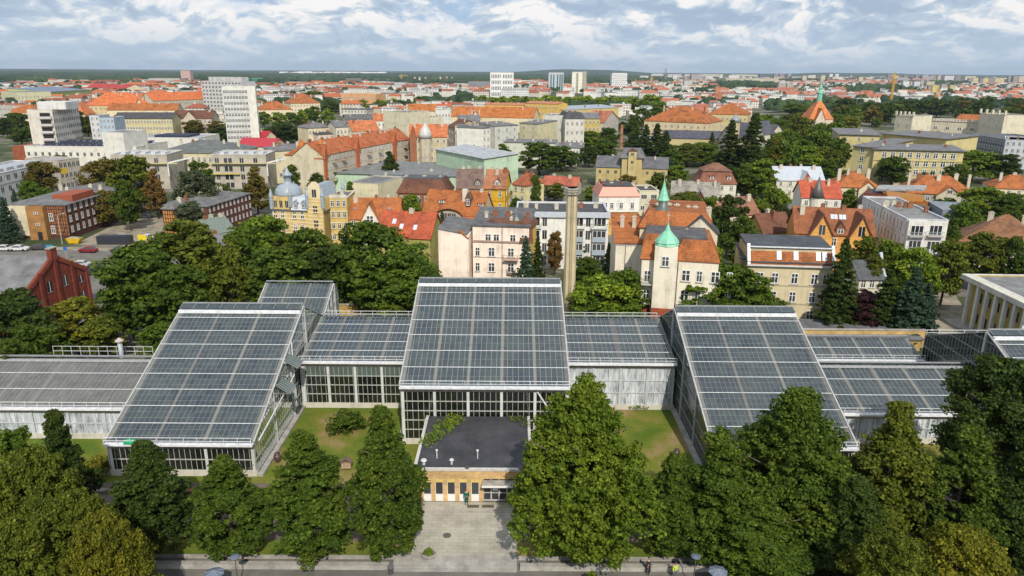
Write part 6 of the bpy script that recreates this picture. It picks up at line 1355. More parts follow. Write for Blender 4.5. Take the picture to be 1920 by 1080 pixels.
FB = [
 ('apartment_tower', 'pink residential tower above the forest on the left', 338, 356, 132, 157, (.60, .40, .36)),
 ('slab_block', 'cream residential slab left of the pink tower', 278, 336, 147, 158, (.55, .52, .46)),
 ('scaffolded_building', 'green netted building left of its wider green neighbour', 459, 468, 147, 160, (.02, .25, .18)),
 ('scaffolded_building', 'wider rounded building wrapped in green netting', 472, 491, 147, 160, (.02, .27, .19)),
 ('office_building', 'long low cream building among trees left of centre', 524, 571, 154, 162, (.58, .53, .4)),
 ('office_building', 'grey brown unfinished building above the orange pink office', 648, 677, 148, 158, (.2, .18, .17)),
 ('office_building', 'white low building below the yellow crane on the left', 702, 760, 155, 164, (.62, .63, .6)),
 ('office_building', 'grey open concrete frame left of the slot windowed tower', 878, 917, 154, 170, (.25, .27, .3)),
 ('office_building', 'white stepped office block below the slot windowed tower', 940, 992, 168, 186, (.68, .68, .68)),
 ('office_building', 'white long office block between cream and honeycomb towers', 1101, 1148, 165, 178, (.62, .62, .6)),
 ('office_building', 'white long office block right of the honeycomb tower', 1148, 1200, 170, 180, (.7, .7, .68)),
 ('slab_block', 'white slab right of the honeycomb tower', 1200, 1216, 142, 152, (.6, .58, .56)),
 ('slab_block', 'white slab left of the radio mast', 1222, 1244, 138, 147, (.6, .6, .58)),
 ('slab_block', 'white slab right of the radio mast', 1252, 1278, 139, 150, (.58, .56, .52)),
 ('slab_block', 'pale slab on the right horizon above the brick church tower', 1284, 1303, 139, 147, (.58, .56, .52)),
 ('slab_block', 'long pale slab on the horizon right of the brick church tower', 1310, 1356, 139, 147, (.58, .55, .46)),
 ('slab_block', 'long cream slab on the horizon over the yellow windowed block', 1371, 1421, 139.5, 147, (.60, .56, .44)),
 ('apartment_tower', 'slim dark tower on the horizon over the yellow windowed block', 1425, 1432, 138, 149, (.15, .16, .2)),
 ('slab_block', 'long yellowish windowed block under the horizon slabs', 1361, 1460, 147, 159, (.55, .50, .36)),
 ('apartment_tower', 'brown grey tower pair, left one on the horizon', 1452, 1460, 138, 150, (.3, .28, .3)),
 ('apartment_tower', 'brown grey tower pair, right one on the horizon', 1462, 1471, 138, 150, (.32, .29, .3)),
 ('apartment_tower', 'small grey tower right of the brown grey pair', 1478, 1484, 138, 149, (.36, .37, .4)),
 ('apartment_tower', 'white tower pair near the church spire, left one', 1556, 1562, 138.5, 150, (.74, .74, .74)),
 ('apartment_tower', 'white tower pair near the church spire, right one', 1567, 1573, 138.5, 150, (.74, .74, .74)),
 ('apartment_tower', 'beige stump tower left of the white tower pair', 1505, 1513, 142, 155, (.55, .48, .36)),
 ('office_building', 'white windowed block left of the brick church tower', 1283, 1299, 152, 165, (.6, .6, .58)),
 ('slab_block', 'pinkish beige block under the beige stump tower, left half', 1460, 1474, 156, 170, (.48, .42, .38)),
 ('slab_block', 'pinkish beige block under the beige stump tower, right half', 1476, 1488, 157, 170, (.48, .42, .38)),
 ('warehouse', 'white box building above the trees left of the church spire', 1436, 1458, 175, 190, (.62, .62, .62)),
 ('warehouse', 'white windowless cube right of the church spire', 1558, 1576, 168, 181, (.68, .68, .68)),
 ('apartment_tower', 'brown tower behind the tall yellow crane', 1665, 1671, 140, 153, (.3, .25, .24)),
 ('apartment_tower', 'yellow tower right beside the brown one behind the crane', 1672, 1677, 140, 153, (.62, .52, .22)),
 ('apartment_tower', 'brown tower on the horizon right of the crane', 1696, 1702, 141, 151, (.32, .26, .26)),
 ('apartment_tower', 'brown square tower left of the cream square tower', 1717, 1725, 141, 151, (.3, .25, .25)),
 ('apartment_tower', 'cream square tower on the right horizon', 1731, 1741, 141, 152, (.56, .5, .42)),
 ('apartment_tower', 'wide brown tower left of the white gridded slab', 1746, 1758, 141, 153, (.32, .27, .27)),
 ('apartment_tower', 'narrow yellow beige tower left of the white gridded slab', 1759, 1766, 141, 154, (.55, .47, .34)),
 ('slab_block', 'white gridded slab on the right horizon', 1772, 1790, 142, 157, (.62, .63, .63)),
 ('apartment_tower', 'brown tower right of the white gridded slab', 1792, 1802, 142, 157, (.28, .25, .27)),
 ('slab_block', 'dark blue glass block right of the brown tower', 1802, 1817, 150, 157, (.08, .12, .2)),
 ('apartment_tower', 'grey tower left of the first yellow tower at right', 1817, 1824, 147, 159, (.3, .28, .3)),
 ('apartment_tower', 'yellow tower, leftmost of three at the right', 1825, 1835, 146, 159, (.62, .53, .28)),
 ('apartment_tower', 'grey tower between the first two yellow towers', 1838, 1843, 148, 160, (.3, .28, .3)),
 ('apartment_tower', 'yellow tower, middle of three at the right', 1844, 1855, 147, 160, (.64, .52, .24)),
 ('apartment_tower', 'brown grey tower left of the largest yellow tower', 1856, 1867, 147, 160, (.32, .29, .29)),
 ('apartment_tower', 'yellow tower, largest of three at the right', 1867, 1884, 146, 160, (.62, .53, .28)),
 ('apartment_tower', 'grey tower near the right edge of the horizon', 1892, 1899, 143, 157, (.36, .34, .36)),
 ('apartment_tower', 'brown tower near the right edge of the horizon', 1901, 1911, 143, 158, (.36, .29, .28)),
 ('apartment_tower', 'beige tower at the right edge of the horizon', 1912, 1921, 143, 158, (.6, .52, .4)),
 ('slab_block', 'white leaning slab pair, left slab right of the crane', 1684, 1692, 156, 173, (.62, .63, .66)),
 ('slab_block', 'white slab right of the crane, wider one', 1694, 1706, 152, 175, (.68, .68, .68)),
 ('slab_block', 'cream block right of the wider white slab', 1708, 1715, 153, 166, (.58, .53, .4)),
 ('slab_block', 'white windowed block in the right city cluster', 1715, 1726, 153, 167, (.66, .67, .68)),
 ('slab_block', 'grey windowed block in the right city cluster', 1727, 1736, 152, 166, (.42, .44, .46)),
 ('slab_block', 'cream yellow block in the right city cluster', 1738, 1753, 153, 168, (.56, .5, .34)),
 ('slab_block', 'brown side block left of the bright yellow block', 1741, 1748, 160, 174, (.33, .28, .24)),
 ('slab_block', 'bright yellow block in the lower right cluster', 1749, 1761, 160, 174, (.66, .55, .2)),
 ('slab_block', 'beige block between the two yellow blocks', 1766, 1775, 158, 171, (.45, .4, .33)),
 ('slab_block', 'pale yellow block at the end of the lower right cluster', 1782, 1792, 160, 173, (.62, .52, .24)),
]
g = random.Random(77); x = 1262
while x < 1925:
    w = g.choice([5, 6, 8, 14, 20]); y1 = g.uniform(150, 157); c = g.choice([(.66, .63, .54), (.68, .67, .64), (.6, .5, .42), (.62, .56, .4), (.42, .38, .38)])
    FB.append(('slab_block', None, x, x + w, g.uniform(139.5, 145.5) + (x - 1262) * .004, y1, c)); x += w + g.uniform(3, 14)
SL_ = []
for n_, l, x0, x1, yt, yb, c in FB:
    if l is None: SL_.append((far_block(n_, '', x0, x1, yt, yb, c, 'tower block')[0], c, x1 - x0)); continue
    far_block(n_, l, x0, x1, yt, yb, c, 'tower block' if 'tower' in n_ or 'slab' in n_ else 'building')
for n_, l, x0, x1, yt, yb, c in []: far_block(n_, l, x0, x1, yt, yb, c, 'tower block' if 'tower' in n_ or 'slab' in n_ else 'building')
t, w, H, d = far_block('church_tower', 'orange brick church tower with a small cap right of centre', 1342, 1349, 163, 196, (.48, .2, .09), 'church', 'plain'); MARK.append(('brick church tower', t.location.copy()))
MB().hexa([(-4, -4, 0), (w + 12, -4, 0), (w + 12, 14, 0), (-4, 14, 0), (-1, -1, 15), (w + 3, -1, 15), (w + 3, 9, 15), (-1, 9, 15)]).obj('nave', 'roof_tile', t, (.42, .16, .08))
MB().hexa([(-.5, -.5, H + .8), (w + .5, -.5, H + .8), (w + .5, d + .5, H + .8), (-.5, d + .5, H + .8), (w * .45, d * .45, H + 5), (w * .55, d * .45, H + 5), (w * .55, d * .55, H + 5), (w * .45, d * .55, H + 5)]).obj('cap', 'roof_tile', t, (.2, .1, .07))
for i, (x, y0, y1) in enumerate(((778, 144, 157), (787, 144, 157), (798, 145, 156), (826, 144, 157), (838, 144, 157), (848, 145, 155))):
    p = G(x, y1); q = D(x, y0, p.y); t = thing('power_plant_chimney', ['leftmost', 'second', 'third', 'fourth', 'fifth', 'rightmost'][i] + ' of six thin white chimneys above the distant forest', 'chimney', p, 0, 'six power station chimneys')
    MB().tube([(0, 0, 0), (0, 0, q.z)], [4.2, 3.0], 10).obj('shaft', 'painted_wall', t, (.66, .64, .62)); MB().tube([(0, 0, q.z * .8), (0, 0, q.z * .9)], [3.6, 3.5], 10).obj('red_band', 'painted_wall', t, (.5, .15, .1))
def lattice(b, x, y, z0, z1, s, w):
    n = max(3, int((z1 - z0) / s / 1.4)); c = [(-s / 2, -s / 2), (s / 2, -s / 2), (s / 2, s / 2), (-s / 2, s / 2)]
    for q in c: b.bar((x + q[0], y + q[1], z0), (x + q[0], y + q[1], z1), w)
    for k in range(n):
        a, e = z0 + (z1 - z0) * k / n, z0 + (z1 - z0) * (k + 1) / n
        for j in range(4): p_, q_ = c[j], c[(j + 1) % 4]; b.bar((x + p_[0], y + p_[1], a), (x + q_[0], y + q_[1], e), w * .8)
def crane(x, yt, yb, jib, label, lean=0):
    p = G(x, yb); H = D(x, yt, p.y).z; t = thing('tower_crane', label, 'crane', p, 0); Y = (.62, .36, .05); s = p.y / F_ * 3.2 * .9
    b = MB(); lattice(b, 0, 0, 0, H, min(s, 3), .5 * min(s, 3) / 2); b.obj('mast', 'painted_metal', t, Y)
    b = MB(); b.bar((-jib * .3, 0, H), (jib, 0, H), 1.3); b.bar((0, 0, H), (0, 0, H + 6), .8); b.bar((0, 0, H + 6), (jib * .8, 0, H + .6), .3); b.bar((0, 0, H + 6), (-jib * .3, 0, H + .6), .3); b.obj('jib', 'painted_metal', t, Y)
    MB().box(-jib * .3 - 1, -1.2, H - 3, -jib * .3 + 3, 1.2, H - .2).obj('counterweight', 'grey_concrete', t); MB().box(1, -1, H - 2.6, 3, 1, H - .8).obj('cab', 'painted_metal', t, (.5, .5, .45))
crane(753, 142, 158, 22, 'yellow crane above the distant white building left of centre'); crane(739, 151, 160, -34, 'smaller yellow crane left of the other one'); crane(1668, 143, 204, 6, 'tall yellow crane before the brown horizon towers'); crane(1752, 173, 207, 5, 'shorter yellow crane right of the tall one')
crane(1220, 147, 167, 6, 'yellow crane left of the radio mast'); crane(1191, 153, 167, -8, 'small yellow crane right of the honeycomb tower')
p = G(1247, 156); t = thing('radio_mast', 'thin grey radio mast rising above the horizon', 'mast', p); H = D(1247, 118, p.y).z
b = MB(); lattice(b, 0, 0, 0, H * .75, 5, 1.0); b.bar((0, 0, H * .75), (0, 0, H), 1.0); b.obj('lattice', 'painted_metal', t, (.3, .32, .36)); MB().box(-7, -4, H * .62, 7, 4, H * .66).obj('antenna_platform', 'painted_metal', t, (.4, .4, .43))

# ------------------------------------------------------------------ far city: individual roofs, then the rest as one mass
FOOT = []
for o in list(bpy.data.objects):
    if o.parent is None and o.type == 'EMPTY' and o.get('category') and o.get('category') != 'tree':
        xs = [Matrix.Rotation(o.rotation_euler.z, 3, 'Z') @ Vector(v[:3]) + o.location for c in o.children if c.type == 'MESH' and c.name.startswith(('wall', 'body', 'shaft')) for v in c.bound_box]
        if xs: FOOT.append((min(v.x for v in xs), min(v.y for v in xs), max(v.x for v in xs), max(v.y for v in xs)))
def clear(x, y, m):
    return all(not (a - m < x < c + m and b_ - m < y < d + m) for a, b_, c, d in FOOT)
g = random.Random(21)
def palette(px, py):
    r = g.random()
    if px > 1200 and py < 178 or py < 158: return g.choice([((.66, .64, .58), (.5, .48, .44)), ((.68, .67, .64), (.55, .54, .5)), ((.6, .56, .46), (.4, .38, .34)), ((.64, .62, .55), (.3, .3, .3)), ((.6, .56, .46), (.34, .13, .08))])
    if px < 1000 and py < 182 and r < .45: return g.choice([((.66, .64, .58), (.5, .48, .44)), ((.68, .67, .64), (.3, .3, .31))])
    if px < 1000: return g.choice([((.58, .53, .42), (.40, .13, .05)), ((.6, .57, .5), (.28, .09, .05)), ((.66, .65, .62), (.45, .45, .45)), ((.58, .5, .36), (.38, .11, .05)), ((.6, .58, .5), GR), ((.66, .64, .58), (.5, .48, .44)), ((.6, .58, .5), (.09, .09, .1)), ((.5, .42, .3), (.24, .08, .05))])
    return g.choice([((.62, .60, .54), (.40, .14, .08)), ((.68, .67, .64), (.5, .5, .5)), ((.66, .63, .55), (.55, .54, .5)), ((.6, .56, .46), (.33, .12, .08)), ((.6, .6, .6), (.2, .2, .22)), ((.7, .69, .66), (.6, .58, .52))])
def cname(c):
    r, g_, b_ = c
    if r > 2.2 * g_: return 'orange' if r > .44 and g_ > .13 else 'red'
    if max(c) < .25: return 'dark grey'
    return 'white' if r > .5 and b_ > .48 else 'grey' if abs(r - b_) < .06 else 'beige'
FARB = []
def far_shape(b, w, d, h, rt, rh, x=0, y=0, rz=0, zoff=0):
    i = len(b.v)
    b.box(-w / 2, -d / 2, 0, w / 2, d / 2, h, 0); j = len(b.v)
    if rt == 'flat': b.box(-w / 2 - .3, -d / 2 - .3, h + .01, w / 2 + .3, d / 2 + .3, h + .8, 1)
    elif rt == 'gable': b.hexa([(-w / 2 - .5, -d / 2 - .5, h + .01), (w / 2 + .5, -d / 2 - .5, h + .01), (w / 2 + .5, d / 2 + .5, h + .01), (-w / 2 - .5, d / 2 + .5, h + .01), (-w / 2 - .5, -.1, h + rh), (w / 2 + .5, -.1, h + rh), (w / 2 + .5, .1, h + rh), (-w / 2 - .5, .1, h + rh)], 1)
    else: e = min(w, d) / 2 - .3; b.hexa([(-w / 2 - .5, -d / 2 - .5, h + .01), (w / 2 + .5, -d / 2 - .5, h + .01), (w / 2 + .5, d / 2 + .5, h + .01), (-w / 2 - .5, d / 2 + .5, h + .01), (-w / 2 + e, -d / 2 + e, h + rh), (w / 2 - e, -d / 2 + e, h + rh), (w / 2 - e, d / 2 - e, h + rh), (-w / 2 + e, d / 2 - e, h + rh)], 1)
    c, s = math.cos(rz), math.sin(rz)
    for k in range(i, len(b.v)): u = b.v[k]; b.v[k] = (x + u[0] * c - u[1] * s, y + u[0] * s + u[1] * c, u[2] + zoff)
    return i, j
cand = []; tries = 0
while len(cand) < 2300 and tries < 40000:
    tries += 1
    px = g.uniform(-40, 1960); y0 = 172 if px < 330 else 163 if px < 900 else 160 if px < 1230 else 150; py = y0 + (226 - y0) * g.random() ** 1.35
    if px < 640 and py < 182 and g.random() < .8: continue
    if any(a < px < c_ and b_ < py < d_ for a, c_, b_, d_ in ((900, 1255, 185, 216), (650, 775, 190, 214), (485, 640, 196, 240), (770, 900, 182, 206), (640, 720, 180, 192))): continue
    if any(a - 4 < px < c_ + 4 and b_ < py < b_ + 13 for a, c_, b_ in ((338, 356, 157), (459, 492, 160), (278, 337, 158), (919, 963, 183), (1029, 1057, 171), (1073, 1101, 175), (1148, 1200, 178), (1342, 1349, 196), (702, 760, 164), (1361, 1460, 159), (1740, 1800, 172))): continue
    if 1400 < px and py > 196: continue
    if 1225 < px < 1600 and 158 < py < 174 and g.random() < .7: continue
    p = G(px, py); w = g.uniform(11, 34); 
    if py > 205: w *= .7
    if not clear(p.x, p.y, w * .55 + 4): continue
    FOOT.append((p.x - w * .45, p.y - w * .35, p.x + w * .45, p.y + w * .35))
    cand.append((px, py, p, w))
cand.sort(key=lambda c: -c[3] / c[2].y)
NB = 240
for i, (px, py, p, w) in enumerate(cand[:NB]):
    wc, rc = palette(px, py); flat = cname(rc) not in ('orange', 'red'); rt = 'flat' if flat else g.choice(['gable', 'gable', 'hip']); h = g.uniform(7, 12); d = min(w * g.uniform(.4, .8), 18); rz = g.choice([0, 0, .15, -.2, .5, -.4])
    e = bpy.data.objects.new('city_building', None); COL.objects.link(e); e.location = p; e.rotation_euler = (0, 0, rz)
    b = MB(); iv, jv = far_shape(b, w, d, h, rt, d * .3)
    bw, br_ = MB(), MB(); bw.box(-w / 2, -d / 2, 0, w / 2, d / 2, h); br_.v = b.v[jv:]; br_.f = [tuple(k - jv for k in f) for f in b.f[6:]]; br_.m = [0] * len(br_.f)
    bw.obj('wall', 'windowed_facade', e, wc); r_ = br_.obj('roof', 'plain', e, rc)
    cb = MB(); q = g.uniform(-.35, .35) * w; cb.box(q - 1, -.8, h, q + 1, .8, h + d * .3 + 1.2 if rt != 'flat' else h + 2.8); cb.obj('chimney', 'plain', r_, (.55, .52, .46))
    FARB.append((e, cname(wc), cname(rc), rt, w, h))
def m_attr(n):
    a = n('ShaderNodeAttribute', attribute_name='tone').outputs['Color']; return bsdf(n, n.mix(1.0, a, n.ramp(n.noise(wp(n), .08, 3), (.3, .8), (.7, 1.1)), 'MULTIPLY'), .85)
material('distant_tones', m_attr)
b = MB(); tones = []
extra = cand[NB:]
for k in range(1700):                       # the city running on towards the horizon, right of centre and in a thin band on the left
    px = g.uniform(1180, 1960) if g.random() < .8 else g.uniform(-20, 1180); py = g.uniform(143.5, 160) if px > 1200 else g.uniform(148, 161) if px > 950 else g.uniform(156, 172)
    p = G(px, py); extra.append((px, py, p, g.uniform(20, 70)))
for px, py, p, w in extra:
    wc, rc = palette(px, py); nf0 = len(b.f); flat = cname(rc) not in ('orange', 'red')
    far_shape(b, w, min(16, w * g.uniform(.35, .7)), g.uniform(6, 12), 'flat' if flat else 'gable', min(4, w * .16), p.x, p.y, g.uniform(-.4, .4))
    for f in range(nf0, len(b.f)): tones.append(rc if b.m[f] else wc)
b.m = [0] * len(b.f); o = b.obj('distant_city', 'distant_tones'); kind(o, 'stuff')
tag(o, 'mass of tiny pale and orange roofs running towards the horizon', 'distant city')
at = o.data.color_attributes.new('tone', 'FLOAT_COLOR', 'CORNER'); arr = np.ones((len(o.data.loops), 4), dtype=np.float32)
lt = np.array([len(f) for f in b.f]); arr[:, :3] = np.repeat(np.array(tones, dtype=np.float32), lt, axis=0); at.data.foreach_set('color', arr.reshape(-1))

# ------------------------------------------------------------------ forest, hills
def m_forest(n):
    c = wp(n); a = n.noise(c, .004, 6, .7); d_ = n.noise(c, .05, 5, .7)
    col = n.ramp(a, (.36, (.012, .030, .014)), (.52, (.026, .052, .018)), (.66, (.06, .085, .025)))
    return bsdf(n, n.mix(1.0, col, n.ramp(d_, (.3, .5), (.7, 1.5)), 'MULTIPLY'), .9, d_, .6)
material('forest_canopy', m_forest)
def canopy(name, label, Y0, Y1, edge, hh, seed):
    rg = np.random.default_rng(seed); rows = []; Y = Y0
    while Y < Y1: rows.append(Y); Y *= 1.012
    nx = 420; vs = []; fs = []; okr = []
    pxs = np.linspace(-150, 2070, nx)
    for r, Y in enumerate(rows):
        X = (pxs - 960) / F_ * Y * .957; z = hh * (.55 + .45 * rg.random(nx)) + 4 * np.sin(X * .01 + r)
        yy = Y + rg.uniform(-.004, .004, nx) * Y
        ok = [edge(px, Y) for px in pxs]; z = np.where(ok, z, -3.0)
        vs += list(zip(X.tolist(), yy.tolist(), z.tolist())); okr.append(ok)
        if r:
            for k in range(nx - 1):
                if okr[r][k] or okr[r - 1][k] or okr[r][k + 1] or okr[r - 1][k + 1]: a = (r - 1) * nx + k; fs.append((a, a + 1, a + nx + 1, a + nx))
    me = bpy.data.meshes.new(name); me.from_pydata(vs, [], fs); me.materials.append(MATS['forest_canopy']); o = link(name, me); kind(o, 'stuff'); return tag(o, label, 'forest')
def edge(px, Y):
    s = math.sin(px * .021) + .6 * math.sin(px * .057 + 1) + .4 * math.sin(px * .13)
    v = math.sin(Y * .004 + px * .012) + math.sin(Y * .0017 - px * .02) + .6 * math.sin(px * .05 + Y * .01)
    if px < 950: return Y > 2250 + 200 * s and not (520 < px < 730 and 5600 < Y < 6800) and v > -1.35
    if px < 1260: return Y > 2500 + 300 * s and v > -1.0
    return Y > 1500 and v > 1.2 + .00003 * Y
canopy('forest', 'dark wide forest stretching to the horizon', 1500, 14000, edge, 17, 5)
nx, ny = 90, 14; vs = []; fs = []
for j in range(ny):
    for i in range(nx):
        px = -100 + 2120 * i / (nx - 1); Y = 9000 + 5000 * j / (ny - 1)
        hgt = 26 + 46 * math.exp(-((px - 1085) / 115) ** 2) + 14 * math.exp(-((px - 820) / 90) ** 2) + 20 * math.exp(-((px - 1640) / 200) ** 2) + 8 * math.sin(px * .013) + 4 * math.sin(px * .05)
        z = hgt * max(0.0, math.sin(math.pi * j / (ny - 1))) ** .7 if j else -5
        vs.append(((px - 960) / F_ * Y * .957, Y, max(z, -5)))
for j in range(ny - 1):
    for i in range(nx - 1): a = j * nx + i; fs.append((a, a + 1, a + nx + 1, a + nx))
me = bpy.data.meshes.new('hills'); me.from_pydata(vs, [], fs); me.materials.append(MATS['forest_canopy']); me.polygons.foreach_set('use_smooth', [True] * len(fs)); kind(link('hills', me), 'structure')
b = MB(); 
for k in range(60):
    px = g.uniform(527, 722); p = G(px, g.uniform(139.3, 140.2)); w = g.uniform(40, 110); far_shape(b, w, 50, g.uniform(14, 30), 'flat', 0, p.x, p.y, 0)
b.m = [0] * len(b.f); o = b.obj('distant_estate', 'plain', None, (.75, .74, .72)); kind(o, 'stuff'); tag(o, 'thin bright band of white buildings inside the far forest', 'distant city')

